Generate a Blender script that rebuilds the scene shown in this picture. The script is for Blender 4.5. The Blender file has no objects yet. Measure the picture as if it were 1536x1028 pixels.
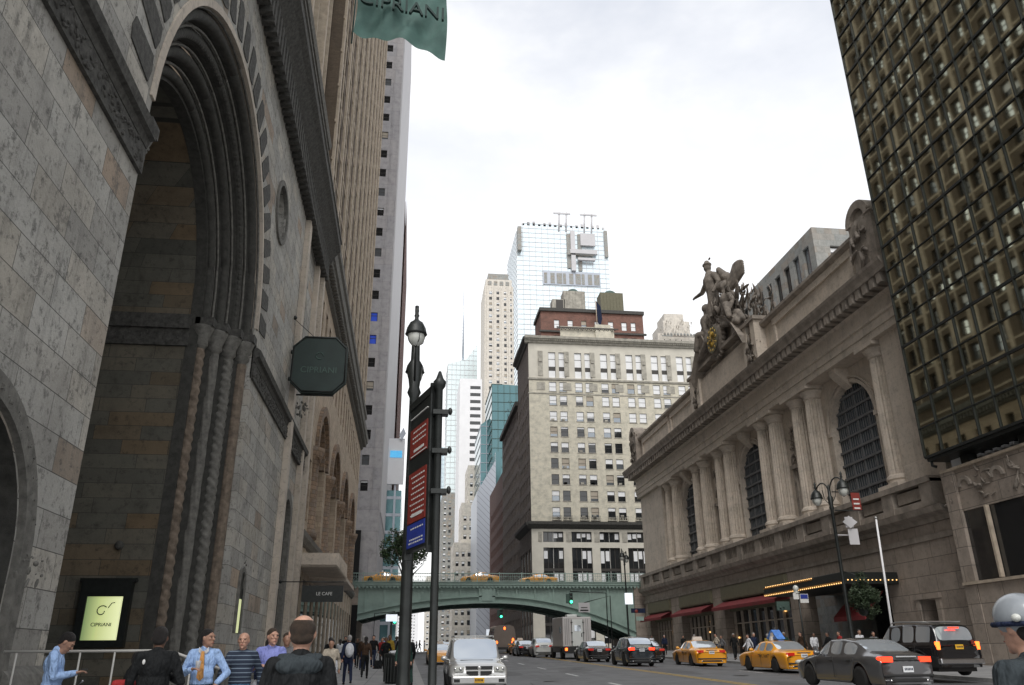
import bpy, bmesh, math, random
from math import sin, cos, pi, radians, sqrt
from mathutils import Vector, Matrix
random.seed(42)
S = bpy.context.scene
COL = S.collection
R = random.random
def U(a, b): return a + (b - a) * random.random()

# ------------------------------------------------------------------ materials
def newmat(name):
    m = bpy.data.materials.new(name); m.use_nodes = True
    nt = m.node_tree; b = nt.nodes['Principled BSDF']
    return m, nt, b
def N(nt, t, **kw):
    n = nt.nodes.new(t)
    for k, v in kw.items(): setattr(n, k, v)
    return n
def L(nt, a, b): nt.links.new(a, b)
def ramp(nt, fac, stops):
    r = N(nt, 'ShaderNodeValToRGB'); e = r.color_ramp.elements
    while len(e) < len(stops): e.new(.5)
    for i, (p, c) in enumerate(stops):
        e[i].position = p; e[i].color = (*c, 1) if len(c) == 3 else c
    L(nt, fac, r.inputs[0]); return r.outputs[0]
def mix(nt, fac, a, b, mode='MIX'):
    m = N(nt, 'ShaderNodeMix', data_type='RGBA', blend_type=mode)
    for s, v in ((0, fac), (6, a), (7, b)):
        if hasattr(v, 'is_linked') or hasattr(v, 'links'): L(nt, v, m.inputs[s])
        elif isinstance(v, (int, float)): m.inputs[s].default_value = v
        else: m.inputs[s].default_value = (*v, 1)
    return m.outputs[2]
def noise(nt, vec, scale, detail=4, rough=.6):
    n = N(nt, 'ShaderNodeTexNoise'); n.inputs['Scale'].default_value = scale
    n.inputs['Detail'].default_value = detail; n.inputs['Roughness'].default_value = rough
    if vec is not None: L(nt, vec, n.inputs['Vector'])
    return n.outputs['Fac']
def mapr(nt, v, a, b, c, d):
    n = N(nt, 'ShaderNodeMapRange'); L(nt, v, n.inputs[0])
    for i, x in zip((1, 2, 3, 4), (a, b, c, d)): n.inputs[i].default_value = x
    return n.outputs[0]
def scalev(nt, vec, s):
    m = N(nt, 'ShaderNodeMapping'); L(nt, vec, m.inputs[0]); m.inputs['Scale'].default_value = s
    return m.outputs[0]
def bump(nt, b, h, strength=.3, dist=.02):
    n = N(nt, 'ShaderNodeBump'); n.inputs['Strength'].default_value = strength; n.inputs['Distance'].default_value = dist
    L(nt, h, n.inputs['Height']); L(nt, n.outputs[0], b.inputs['Normal'])

def plain(name, c, rough=.6, metal=0, var=.25, vs=1.5, coat=0, emit=None, es=0, bmp=0, spec=.5):
    """a base colour broken up by two scales of noise"""
    m, nt, b = newmat(name)
    tc = N(nt, 'ShaderNodeTexCoord').outputs['Object']
    n1 = noise(nt, tc, vs, 5, .65)
    f = mapr(nt, n1, .25, .75, 1 - var, 1 + var)
    v = N(nt, 'ShaderNodeVectorMath', operation='SCALE'); v.inputs[0].default_value = c; L(nt, f, v.inputs['Scale'])
    L(nt, v.outputs[0], b.inputs['Base Color'])
    b.inputs['Roughness'].default_value = rough; b.inputs['Metallic'].default_value = metal
    b.inputs['Coat Weight'].default_value = coat; b.inputs['Specular IOR Level'].default_value = spec
    if emit: b.inputs['Emission Color'].default_value = (*emit, 1); b.inputs['Emission Strength'].default_value = es
    if bmp: bump(nt, b, noise(nt, tc, vs * 12, 4), bmp, .02)
    return m

def wallcoord(nt):
    g = N(nt, 'ShaderNodeNewGeometry').outputs['Position']
    s = N(nt, 'ShaderNodeSeparateXYZ'); L(nt, g, s.inputs[0])
    a = N(nt, 'ShaderNodeMath', operation='ADD'); L(nt, s.outputs[0], a.inputs[0]); L(nt, s.outputs[1], a.inputs[1])
    c = N(nt, 'ShaderNodeCombineXYZ'); L(nt, a.outputs[0], c.inputs[0]); L(nt, s.outputs[2], c.inputs[1])
    return c.outputs[0], g

def stone(name, stops, bw=1.4, bh=.6, mortar=.012, stain=.5, mortc=.5, gain=1., rough=.8, bstr=.4, sq=2., blot=0):
    """coursed ashlar: every block its own tone, dark lichen spots and rain streaks"""
    m, nt, b = newmat(name)
    uv, g = wallcoord(nt)
    br = N(nt, 'ShaderNodeTexBrick', offset=.37, offset_frequency=2, squash=sq, squash_frequency=3)
    L(nt, uv, br.inputs['Vector'])
    for k, v in (('Color1', (0, 0, 0, 1)), ('Color2', (1, 1, 1, 1)), ('Mortar', (.5, .5, .5, 1))): br.inputs[k].default_value = v
    br.inputs['Scale'].default_value = 1; br.inputs['Mortar Size'].default_value = mortar
    br.inputs['Brick Width'].default_value = bw; br.inputs['Row Height'].default_value = bh; br.inputs['Mortar Smooth'].default_value = .3
    col = ramp(nt, br.outputs['Color'], stops)
    n1 = noise(nt, g, .9, 6, .7)
    col = mix(nt, 1., col, ramp(nt, n1, [(.25, (.62, .62, .62)), (.5, (1, 1, 1)), (.8, (1.25, 1.22, 1.2))]), 'MULTIPLY')
    if blot:
        col = mix(nt, mapr(nt, noise(nt, g, .45, 8, .75), .46, .62, 0, blot), col, tuple(x * .55 for x in stops[0][1]))
        col = mix(nt, mapr(nt, noise(nt, g, 1.9, 9, .8), .56, .60, 0, blot * 1.2), col, tuple(x * .35 for x in stops[0][1]))
    vein = noise(nt, g, 4., 8, .75)
    col = mix(nt, mapr(nt, vein, .53, .68, 0, stain), col, tuple(x * .28 for x in stops[0][1]))
    streak = noise(nt, scalev(nt, g, (1.3, 1.3, .12)), 1.6, 6, .7)
    col = mix(nt, mapr(nt, streak, .55, .8, 0, stain), col, tuple(x * .4 for x in stops[0][1]))
    col = mix(nt, br.outputs['Fac'], col, tuple(x * mortc for x in stops[0][1]))
    if gain != 1: col = mix(nt, 1., col, (gain,) * 3, 'MULTIPLY')
    L(nt, col, b.inputs['Base Color']); b.inputs['Roughness'].default_value = rough
    ad = N(nt, 'ShaderNodeMath', operation='SUBTRACT'); L(nt, noise(nt, g, 9, 6, .7), ad.inputs[0]); L(nt, br.outputs['Fac'], ad.inputs[1])
    bump(nt, b, ad.outputs[0], bstr, .03)
    return m

def glassmat(name, c=(.02, .025, .03), rough=.05, metal=0., spec=.8, wob=0., ws=1.):
    m, nt, b = newmat(name)
    b.inputs['Base Color'].default_value = (*c, 1); b.inputs['Roughness'].default_value = rough
    b.inputs['Metallic'].default_value = metal; b.inputs['Specular IOR Level'].default_value = spec
    if wob:
        g = N(nt, 'ShaderNodeNewGeometry').outputs['Position']
        bump(nt, b, noise(nt, g, ws, 2, .5), wob, .1)
    return m

M = {}
M['marble'] = stone('pale weathered ashlar', [(0, (.30, .29, .265)), (.22, (.50, .49, .455)), (.42, (.36, .35, .325)), (.62, (.55, .53, .48)), (.8, (.43, .40, .345)), (.9, (.55, .52, .46)), (.97, (.44, .34, .255)), (1, (.30, .25, .20))], 1.55, .72, .009, 1., mortc=.3, blot=.5, bstr=.8)
M['marble_dk'] = stone('dark veined ashlar', [(0, (.085, .084, .07)), (.4, (.125, .12, .098)), (.65, (.15, .132, .10)), (.88, (.165, .115, .065)), (1, (.12, .10, .07))], 1.7, .55, .01, .6)  # dark stone, coloured darker still to carry the shade of the portal vault
M['helmet'] = plain('scuffed helmet shell', (.24, .26, .28), .35, var=.15, vs=6, coat=.5)
M['carved'] = plain('carved grey stone', (.16, .155, .14), .85, var=.5, vs=5, bmp=.6)
M['carved_warm'] = plain('carved brown stone', (.19, .15, .115), .85, var=.6, vs=4, bmp=.6)
M['carved_dk'] = plain('blackened carving', (.075, .073, .067), .85, var=.7, vs=6, bmp=.8)
M['tan'] = stone('tan tower masonry', [(0, (.42, .33, .245)), (.5, (.48, .39, .29)), (1, (.38, .30, .225))], .9, .4, .012, .4)
M['brown'] = stone('brown brick', [(0, (.10, .075, .05)), (.5, (.135, .10, .07)), (1, (.11, .08, .055))], .25, .085, .01, .3, .8)
M['terracotta'] = stone('mottled terracotta', [(0, (.22, .15, .10)), (.5, (.30, .21, .14)), (1, (.20, .16, .13))], .45, .3, .02, .8)
M['ribgrey'] = stone('grey tower stone', [(0, (.27, .28, .27)), (.6, (.31, .31, .29)), (1, (.29, .25, .21))], 1.2, 1.1, .01, .3)
M['rib'] = plain('pale stone rib', (.43, .36, .28), .8, var=.3, vs=2)
M['conc'] = stone('grey tower panels', [(0, (.34, .33, .34)), (.5, (.38, .36, .36)), (1, (.36, .35, .36))], 3.2, 3.4, .03, .12, .7)
M['concw'] = plain('white tower panels', (.52, .51, .52), .7, var=.08, vs=.2)
M['gct'] = stone('terminal limestone', [(0, (.36, .32, .28)), (.5, (.40, .355, .31)), (1, (.38, .34, .30))], 2.2, .95, .018, .38, .62)
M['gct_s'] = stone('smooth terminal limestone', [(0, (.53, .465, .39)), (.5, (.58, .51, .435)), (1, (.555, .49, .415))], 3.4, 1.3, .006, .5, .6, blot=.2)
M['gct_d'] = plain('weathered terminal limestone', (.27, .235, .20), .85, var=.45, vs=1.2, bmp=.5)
M['gct_b'] = stone('terminal base granite', [(0, (.29, .245, .205)), (.5, (.335, .285, .24)), (1, (.31, .265, .225))], 1.9, 1.0, .022, .4, .45)
M['statue'] = plain('statue limestone', (.19, .165, .14), .85, var=.6, vs=1.6, bmp=.7)
M['beige'] = stone('cream hotel brick', [(0, (.58, .55, .45)), (.5, (.64, .60, .49)), (1, (.61, .575, .475))], .6, .25, .006, .16, .85)
M['beige_s'] = plain('cream hotel stone', (.62, .59, .51), .75, var=.15, vs=.3)
M['beige_d'] = plain('carved hotel stone', (.38, .36, .31), .8, var=.4, vs=1.2, bmp=.4)
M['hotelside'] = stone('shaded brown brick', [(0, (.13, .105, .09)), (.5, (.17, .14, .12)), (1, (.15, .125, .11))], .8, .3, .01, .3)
M['redbrick'] = stone('red penthouse brick', [(0, (.20, .10, .075)), (.5, (.24, .125, .095)), (1, (.18, .10, .08))], .5, .2, .01, .3)
M['maroon'] = stone('maroon brick', [(0, (.12, .06, .05)), (.5, (.155, .08, .065)), (1, (.13, .07, .06))], .8, .3, .01, .3)
M['cream'] = stone('cream tower stone', [(0, (.60, .56, .50)), (.5, (.66, .62, .55)), (1, (.63, .59, .53))], 1.5, 1., .01, .15)  # lightened so the far towers carry distance haze in their colour
M['white'] = plain('white wall', (.78, .78, .79), .7, var=.06, vs=.2)  # extra pale: haze over the far walls is mixed into this white
M['teal_glass'] = glassmat('teal curtain glass', (.11, .22, .24), .12, .6, wob=.1, ws=.5)
M['pale_glass'] = glassmat('pale sky glass', (.80, .90, .94), .2, .6, wob=.05, ws=.3)  # haze of the distant skyscraper painted in as a paler tint
M['paler_glass'] = glassmat('pale green glass', (.74, .83, .84), .25, .6)  # green tint washed out to stand in for haze at this distance
M['steel'] = plain('striped metal cladding', (.42, .45, .50), .35, .6, var=.1, vs=.3)
M['dkwin'] = glassmat('dark window glass', (.018, .02, .022), .04, 0, 1.)
M['midwin'] = glassmat('reflecting window glass', (.30, .33, .36), .06, .7)
M['blind'] = plain('white roller blind', (.85, .86, .87), .8, var=.06)
M['blindt'] = plain('tan roller blind', (.42, .37, .30), .8, var=.1)
M['frame_dk'] = plain('dark window frame', (.05, .045, .04), .5, var=.2)
M['frame_wh'] = plain('pale window frame', (.5, .49, .46), .5, var=.1)
M['mirwin'] = glassmat('sky mirroring window glass', (.85, .88, .86), .05, .95)
M['black'] = plain('black interior', (.008, .008, .008), .9, var=.2)
M['blue'] = plain('bright blue blind', (.03, .10, .75), .5, var=.1)
M['greenpaint'] = plain('green bridge paint', (.27, .37, .33), .5, var=.22, vs=.6, bmp=.1)
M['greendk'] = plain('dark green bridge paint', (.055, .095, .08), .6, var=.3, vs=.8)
M['asphalt'] = None
M['iron'] = plain('black painted iron', (.018, .021, .02), .42, .2, var=.4, vs=6, bmp=.15)
M['lens'] = glassmat('lamp glass bowl', (.55, .56, .52), .1, 0, .8)
M['chrome'] = plain('chrome', (.62, .62, .63), .15, 1, var=.05)
M['alu'] = plain('brushed aluminium', (.45, .45, .44), .35, .9, var=.1)
M['tyre'] = plain('tyre rubber', (.018, .018, .018), .85, var=.3, vs=8)
M['trim'] = plain('black car trim', (.02, .02, .02), .5, var=.2)
M['carglass'] = glassmat('car glass', (.58, .63, .68), .04, .62, 1.)
M['flag'] = plain('green banner cloth', (.085, .165, .145), .75, var=.25, vs=1.5, bmp=.1)
M['flagtext'] = plain('dark green lettering', (.015, .04, .035), .7)
M['signgreen'] = plain('dark green sign enamel', (.022, .040, .036), .5, var=.3, vs=1.2)
M['signtext'] = plain('dull green lettering', (.07, .12, .10), .5)
M['rustred'] = plain('red sign panel', (.21, .028, .02), .45, var=.2, vs=5)
M['bluepanel'] = plain('blue sign panel', (.02, .04, .26), .45, var=.2, vs=5)
M['whitetext'] = plain('white lettering', (.62, .62, .60), .6, var=.1)
M['awnred'] = plain('dark red awning', (.16, .015, .018), .7, var=.3, vs=1)
M['olive'] = plain('olive shop panel', (.15, .14, .09), .7, var=.2, vs=2, bmp=.1)
M['bulb'] = plain('warm marquee bulb', (.9, .6, .3), .5, emit=(1, .55, .18), es=1.6)
M['gold'] = plain('gilded clock metal', (.50, .33, .07), .4, .7, var=.3, vs=3)
M['bark'] = plain('tree bark', (.06, .05, .04), .9, var=.4, vs=8, bmp=.5)
M['leaf'] = plain('green leaves', (.055, .10, .035), .6, var=.5, vs=2.5)
M['leafd'] = plain('dark green leaves', (.035, .055, .025), .6, var=.5, vs=2.5)
M['redlamp'] = plain('lit red lamp', (.6, .02, .01), .3, emit=(1, .04, .01), es=3.)
M['orangelamp'] = plain('lit orange lamp', (.6, .1, .01), .3, emit=(1, .13, .02), es=4.5)
M['redlens'] = plain('red lamp lens', (.30, .012, .01), .25, coat=.5, emit=(1, .03, .01), es=.25)
M['green_lit'] = plain('lit green signal', (.1, .8, .5), .4, emit=(.05, 1, .45), es=4)
M['white_lit'] = plain('lit white sign', (.9, .93, 1), .4, emit=(.85, .92, 1), es=.75)
M['plate'] = plain('yellow number plate', (.75, .42, .03), .5, var=.1)
M['platew'] = plain('white number plate', (.72, .74, .76), .5, var=.1)
M['skin'] = plain('skin', (.46, .26, .185), .5, var=.18, vs=14, bmp=.15)
M['skind'] = plain('dark skin', (.16, .085, .055), .55, var=.15, vs=10)
M['skinm'] = plain('tanned skin', (.34, .19, .13), .55, var=.1, vs=10)
M['hairk'] = plain('black hair', (.014, .011, .010), .5, var=.5, vs=25, bmp=1.)
M['hairb'] = plain('brown hair', (.055, .035, .022), .55, var=.55, vs=25, bmp=1.)
M['hairg'] = plain('grey hair', (.28, .27, .26), .7, var=.3, vs=20)
def cloth(n, c, var=.22):
    m = plain(n, c, .85, var=var, vs=4); nt = m.node_tree; b = nt.nodes['Principled BSDF']
    tc = N(nt, 'ShaderNodeTexCoord').outputs['Object']
    w = noise(nt, scalev(nt, tc, (7, 7, 3.2)), 1.2, 3, .55); bump(nt, b, w, 1., .12); b.inputs['Specular IOR Level'].default_value = .25; return m
M['c_black'] = cloth('black cloth', (.010, .011, .012)); M['c_blue'] = cloth('light blue shirt', (.33, .48, .76), .1)
M['c_purple'] = cloth('violet blue shirt', (.24, .27, .60), .12); M['c_navy'] = cloth('navy cloth', (.015, .022, .05))
M['c_jeans'] = cloth('blue jeans', (.06, .12, .20)); M['c_beige'] = cloth('beige cloth', (.48, .42, .34)); M['c_brown'] = cloth('brown leather', (.06, .035, .022))
M['c_grey'] = cloth('grey cloth', (.14, .14, .145)); M['c_white'] = cloth('white cloth', (.62, .63, .66), .1); M['c_red'] = cloth('red cloth', (.32, .03, .03)); M['c_yel'] = cloth('mustard cloth', (.30, .20, .03))
M['tie'] = cloth('orange tie', (.60, .30, .10), .15)
M['c_green'] = cloth('dark green cloth', (.02, .05, .04)); M['c_slate'] = cloth('slate jacket', (.032, .04, .045))
def stripes():
    m, nt, b = newmat('striped sweater wool')
    tc = N(nt, 'ShaderNodeTexCoord').outputs['Object']
    s = N(nt, 'ShaderNodeSeparateXYZ'); L(nt, tc, s.inputs[0])
    k = N(nt, 'ShaderNodeMath', operation='MULTIPLY'); L(nt, s.outputs[2], k.inputs[0]); k.inputs[1].default_value = 15.5
    f = N(nt, 'ShaderNodeMath', operation='FRACT'); L(nt, k.outputs[0], f.inputs[0])
    L(nt, ramp(nt, f.outputs[0], [(0, (.018, .028, .05)), (.70, (.02, .03, .055)), (.76, (.17, .22, .28)), (.90, (.17, .22, .28)), (.95, (.018, .028, .05))]), b.inputs['Base Color'])
    b.inputs['Roughness'].default_value = .9; return m
M['c_stripe'] = stripes()

def asphalt():
    m, nt, b = newmat('worn asphalt')
    g = N(nt, 'ShaderNodeNewGeometry').outputs['Position']
    c = ramp(nt, noise(nt, g, 2.2, 8, .8), [(.3, (.095, .098, .103)), (.55, (.125, .128, .134)), (.8, (.165, .168, .175))])
    tr = noise(nt, scalev(nt, g, (1.1, .03, 1)), 1.2, 4, .6)
    c = mix(nt, mapr(nt, tr, .5, .75, 0, .5), c, (.065, .066, .07))
    c = mix(nt, mapr(nt, noise(nt, scalev(nt, g, (.5, .12, 1)), .9, 1, .3), .60, .61, 0, .6), c, (.06, .06, .063))
    cr = N(nt, 'ShaderNodeTexVoronoi', feature='DISTANCE_TO_EDGE'); cr.inputs['Scale'].default_value = .22; L(nt, g, cr.inputs['Vector'])
    c = mix(nt, mapr(nt, cr.outputs['Distance'], 0, .008, .7, 0), c, (.02, .02, .02))
    L(nt, c, b.inputs['Base Color']); L(nt, mapr(nt, noise(nt, g, .6, 4), .3, .7, .55, .8), b.inputs['Roughness'])
    bump(nt, b, noise(nt, g, 60, 4, .8), .5, .01); return m
M['asphalt'] = asphalt()
M['pave'] = stone('concrete paving', [(0, (.26, .26, .265)), (.5, (.30, .30, .30)), (1, (.28, .28, .285))], 1.5, 1.5, .02, .35)
def pave():
    m, nt, b = newmat('concrete paving flags')
    g = N(nt, 'ShaderNodeNewGeometry').outputs['Position']
    br = N(nt, 'ShaderNodeTexBrick', offset=0); L(nt, g, br.inputs['Vector'])
    for k, v in (('Color1', (.25, .25, .255, 1)), ('Color2', (.31, .31, .31, 1)), ('Mortar', (.12, .12, .12, 1))): br.inputs[k].default_value = v
    br.inputs['Scale'].default_value = 1; br.inputs['Mortar Size'].default_value = .015; br.inputs['Brick Width'].default_value = 1.5; br.inputs['Row Height'].default_value = 1.5
    c = mix(nt, 1., br.outputs['Color'], ramp(nt, noise(nt, g, 1.7, 7, .75), [(.3, (.65, .65, .65)), (.7, (1.15, 1.15, 1.15))]), 'MULTIPLY')
    sp = N(nt, 'ShaderNodeTexVoronoi'); sp.inputs['Scale'].default_value = 2.3; L(nt, g, sp.inputs['Vector'])
    c = mix(nt, mapr(nt, sp.outputs['Distance'], .03, .06, .8, 0), c, (.05, .05, .05))
    L(nt, c, b.inputs['Base Color']); b.inputs['Roughness'].default_value = .75; bump(nt, b, noise(nt, g, 30, 4), .3, .01); return m
M['pave'] = pave()
M['kerb'] = plain('granite kerb', (.27, .27, .265), .8, var=.3, vs=3)
def marking(n, c):
    m, nt, b = newmat(n); g = N(nt, 'ShaderNodeNewGeometry').outputs['Position']
    L(nt, ramp(nt, noise(nt, g, 7, 6, .8), [(.38, (.09, .09, .09)), (.47, c)]), b.inputs['Base Color']); b.inputs['Roughness'].default_value = .7; return m
M['mk_w'] = marking('worn white paint', (.55, .56, .56)); M['mk_y'] = marking('worn yellow paint', (.55, .36, .06))

def hotelglass():
    m, nt, b = newmat('bronze mirror glass')
    g = N(nt, 'ShaderNodeNewGeometry').outputs['Position']
    c = ramp(nt, noise(nt, g, .35, 3), [(.3, (.36, .36, .28)), (.7, (.50, .50, .40))])
    L(nt, c, b.inputs['Base Color']); b.inputs['Metallic'].default_value = 1; b.inputs['Roughness'].default_value = .03
    bump(nt, b, noise(nt, g, .5, 1, .4), .022, .1); return m
M['hotelglass'] = hotelglass()
def diag():
    m, nt, b = newmat('diagonal ribbed metal')
    uv, g = wallcoord(nt)
    w = N(nt, 'ShaderNodeTexWave', wave_type='BANDS', bands_direction='DIAGONAL'); L(nt, uv, w.inputs['Vector']); w.inputs['Scale'].default_value = .28
    L(nt, ramp(nt, w.outputs['Fac'], [(.0, (.30, .33, .38)), (.12, (.52, .56, .62)), (1, (.50, .54, .60))]), b.inputs['Base Color'])
    b.inputs['Roughness'].default_value = .4; b.inputs['Metallic'].default_value = .3; return m
M['diag'] = diag()

# ------------------------------------------------------------------ mesh builder
class MB:
    def __init__(s): s.v = []; s.f = []; s.m = []; s.sm = []
    def add(s, vs, fs, mi=0, smooth=False):
        o = len(s.v); s.v += [tuple(v) for v in vs]; s.f += [tuple(o + i for i in f) for f in fs]
        s.m += [mi] * len(fs); s.sm += [smooth] * len(fs)
    def box(s, x0, x1, y0, y1, z0, z1, mi=0):
        vs = [(x, y, z) for z in (z0, z1) for y in (y0, y1) for x in (x0, x1)]
        s.add(vs, [(0, 2, 3, 1), (4, 5, 7, 6), (0, 1, 5, 4), (2, 6, 7, 3), (0, 4, 6, 2), (1, 3, 7, 5)], mi)
    def quad(s, a, b, c, d, mi=0): s.add([a, b, c, d], [(0, 1, 2, 3)], mi)
    def prism(s, poly, axis, a, b, mi=0):
        def p(u, v, w):
            return {'x': (w, u, v), 'y': (u, w, v), 'z': (u, v, w)}[axis]
        n = len(poly); vs = [p(u, v, a) for u, v in poly] + [p(u, v, b) for u, v in poly]
        s.add(vs, [tuple(range(n)), tuple(range(2 * n - 1, n - 1, -1))] + [(i, (i + 1) % n, n + (i + 1) % n, n + i) for i in range(n)], mi)
    def lathe(s, prof, c=(0, 0, 0), n=16, mi=0, axis='z', smooth=True, flute=0):
        vs = []
        for r, h in prof:
            for i in range(n):
                a = 2 * pi * i / n; rr = r * (1 - flute * (i % 2))
                x, y = rr * cos(a), rr * sin(a)
                vs.append({'z': (c[0] + x, c[1] + y, c[2] + h), 'x': (c[0] + h, c[1] + x, c[2] + y), 'y': (c[0] + x, c[1] + h, c[2] + y)}[axis])
        k = len(prof)
        fs = [(j * n + i, j * n + (i + 1) % n, (j + 1) * n + (i + 1) % n, (j + 1) * n + i) for j in range(k - 1) for i in range(n)]
        s.add(vs, fs + [tuple(range(n))[::-1], tuple(range((k - 1) * n, k * n))], mi, smooth)
    def tube(s, pts, r, n=8, mi=0, smooth=True):
        pts = [Vector(p) for p in pts]; k = len(pts); rs = r if isinstance(r, (list, tuple)) else [r] * k
        vs = []; up = Vector((0, 0, 1))
        for i, p in enumerate(pts):
            t = (pts[min(i + 1, k - 1)] - pts[max(i - 1, 0)]).normalized()
            a = t.cross(up) if abs(t.z) < .95 else t.cross(Vector((1, 0, 0)))
            a.normalize(); b = t.cross(a)
            for j in range(n):
                w = 2 * pi * j / n; vs.append(p + (a * cos(w) + b * sin(w)) * rs[i])
        fs = [(j * n + i, j * n + (i + 1) % n, (j + 1) * n + (i + 1) % n, (j + 1) * n + i) for j in range(k - 1) for i in range(n)]
        s.add(vs, fs + [tuple(range(n))[::-1], tuple(range((k - 1) * n, k * n))], mi, smooth)
    def ell(s, c, r, n=10, mi=0, rot=None):
        vs = []; fs = []
        for j in range(n + 1):
            t = pi * j / n
            for i in range(n + 2):
                a = 2 * pi * i / (n + 2); v = Vector((r[0] * sin(t) * cos(a), r[1] * sin(t) * sin(a), r[2] * cos(t)))
                if rot: v = rot @ v
                vs.append((c[0] + v.x, c[1] + v.y, c[2] + v.z))
        w = n + 2
        for j in range(n):
            for i in range(w): fs.append((j * w + i, (j + 1) * w + i, (j + 1) * w + (i + 1) % w, j * w + (i + 1) % w))
        s.add(vs, fs, mi, True)
    def cap(s, p0, r0, p1, r1, n=10, mi=0):
        """closed tapered capsule"""
        p0 = Vector(p0); p1 = Vector(p1); d = p1 - p0; l = d.length or 1e-6; t = d / l
        a = t.cross(Vector((0, 0, 1))) if abs(t.z) < .9 else t.cross(Vector((1, 0, 0))); a.normalize(); b = t.cross(a)
        rings = []
        for q in (-1, -.8, -.45, 0): rings.append((p0 + t * r0 * q, r0 * sqrt(max(0, 1 - q * q)) or r0 * .02))
        for q in (0, .45, .8, 1): rings.append((p1 + t * r1 * q, r1 * sqrt(max(0, 1 - q * q)) or r1 * .02))
        vs = [c + (a * cos(2 * pi * i / n) + b * sin(2 * pi * i / n)) * r for c, r in rings for i in range(n)]
        k = len(rings)
        s.add(vs, [(j * n + i, j * n + (i + 1) % n, (j + 1) * n + (i + 1) % n, (j + 1) * n + i) for j in range(k - 1) for i in range(n)] + [tuple(range(n))[::-1], tuple(range((k - 1) * n, k * n))], mi, True)
    def mesh(s, name, mats):
        me = bpy.data.meshes.new(name); me.from_pydata(s.v, [], s.f)
        for mm in (mats if isinstance(mats, (list, tuple)) else [mats]): me.materials.append(M[mm] if isinstance(mm, str) else mm)
        me.polygons.foreach_set('material_index', s.m); me.polygons.foreach_set('use_smooth', s.sm); me.update(); return me
    def build(s, name, mats, parent=None):
        return link(name, s.mesh(name, mats), parent)
WL = {}
def link(name, data, parent=None):
    o = bpy.data.objects.new(name, data); COL.objects.link(o)
    if parent: o.parent = parent; o.location = -WL.get(parent.name, Vector()); WL[o.name] = Vector()
    return o
def thing(name, label, cat, loc=(0, 0, 0), group=None):
    o = bpy.data.objects.new(name, None); COL.objects.link(o); o.empty_display_size = .3
    o.location = loc; WL[o.name] = Vector(loc); o['label'] = label; o['category'] = cat
    if group: o['group'] = group
    return o
def tag(o, label, cat, group=None, kind=None):
    o['label'] = label; o['category'] = cat
    if group: o['group'] = group
    if kind: o['kind'] = kind
    return o
def struct(o, label=None):
    o['kind'] = 'structure'
    if label: o['label'] = label
    return o
def copy_tree(o, parent=None):
    c = o.copy(); COL.objects.link(c); WL[c.name] = Vector(WL.get(o.name, Vector()))
    if parent: c.parent = parent
    for ch in list(o.children): copy_tree(ch, c)
    return c
def bevel(o, w=.02, seg=2):
    b = o.modifiers.new('bevel', 'BEVEL'); b.width = w; b.segments = seg; b.limit_method = 'ANGLE'; b.angle_limit = radians(40); return o
def remesh_blob(mb, name, mats, parent, vox, smooth=4):
    me = mb.mesh('tmp', mats); o = bpy.data.objects.new('tmp', me); COL.objects.link(o)
    r = o.modifiers.new('r', 'REMESH'); r.mode = 'VOXEL'; r.voxel_size = vox; r.use_smooth_shade = True
    sm = o.modifiers.new('s', 'SMOOTH'); sm.iterations = smooth; sm.factor = .5
    dg = bpy.context.evaluated_depsgraph_get(); dg.update()
    me2 = bpy.data.meshes.new_from_object(o.evaluated_get(dg)); me2.name = name
    bpy.data.objects.remove(o); bpy.data.meshes.remove(me)
    if not me2.materials:
        for mm in (mats if isinstance(mats, (list, tuple)) else [mats]): me2.materials.append(M[mm] if isinstance(mm, str) else mm)
    return link(name, me2, parent)
def text(s, size, mat, mtx, parent, name='lettering', depth=.01, align='CENTER'):
    cu = bpy.data.curves.new(name, 'FONT'); cu.body = s; cu.size = size; cu.extrude = depth; cu.align_x = align; cu.align_y = 'CENTER'
    o = bpy.data.objects.new('tmp', cu); COL.objects.link(o)
    dg = bpy.context.evaluated_depsgraph_get(); dg.update()
    me = bpy.data.meshes.new_from_object(o.evaluated_get(dg)); bpy.data.objects.remove(o)
    me.transform(mtx); me.materials.clear(); me.materials.append(M[mat])
    return link(name, me, parent)
def face_mtx(o, u, v):
    """matrix that lays text (x right, y up) on a plane with axes u, v at o"""
    u = Vector(u).normalized(); v = Vector(v).normalized(); n = u.cross(v)
    m = Matrix((u, v, n)).transposed().to_4x4(); m.translation = Vector(o); return m

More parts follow.
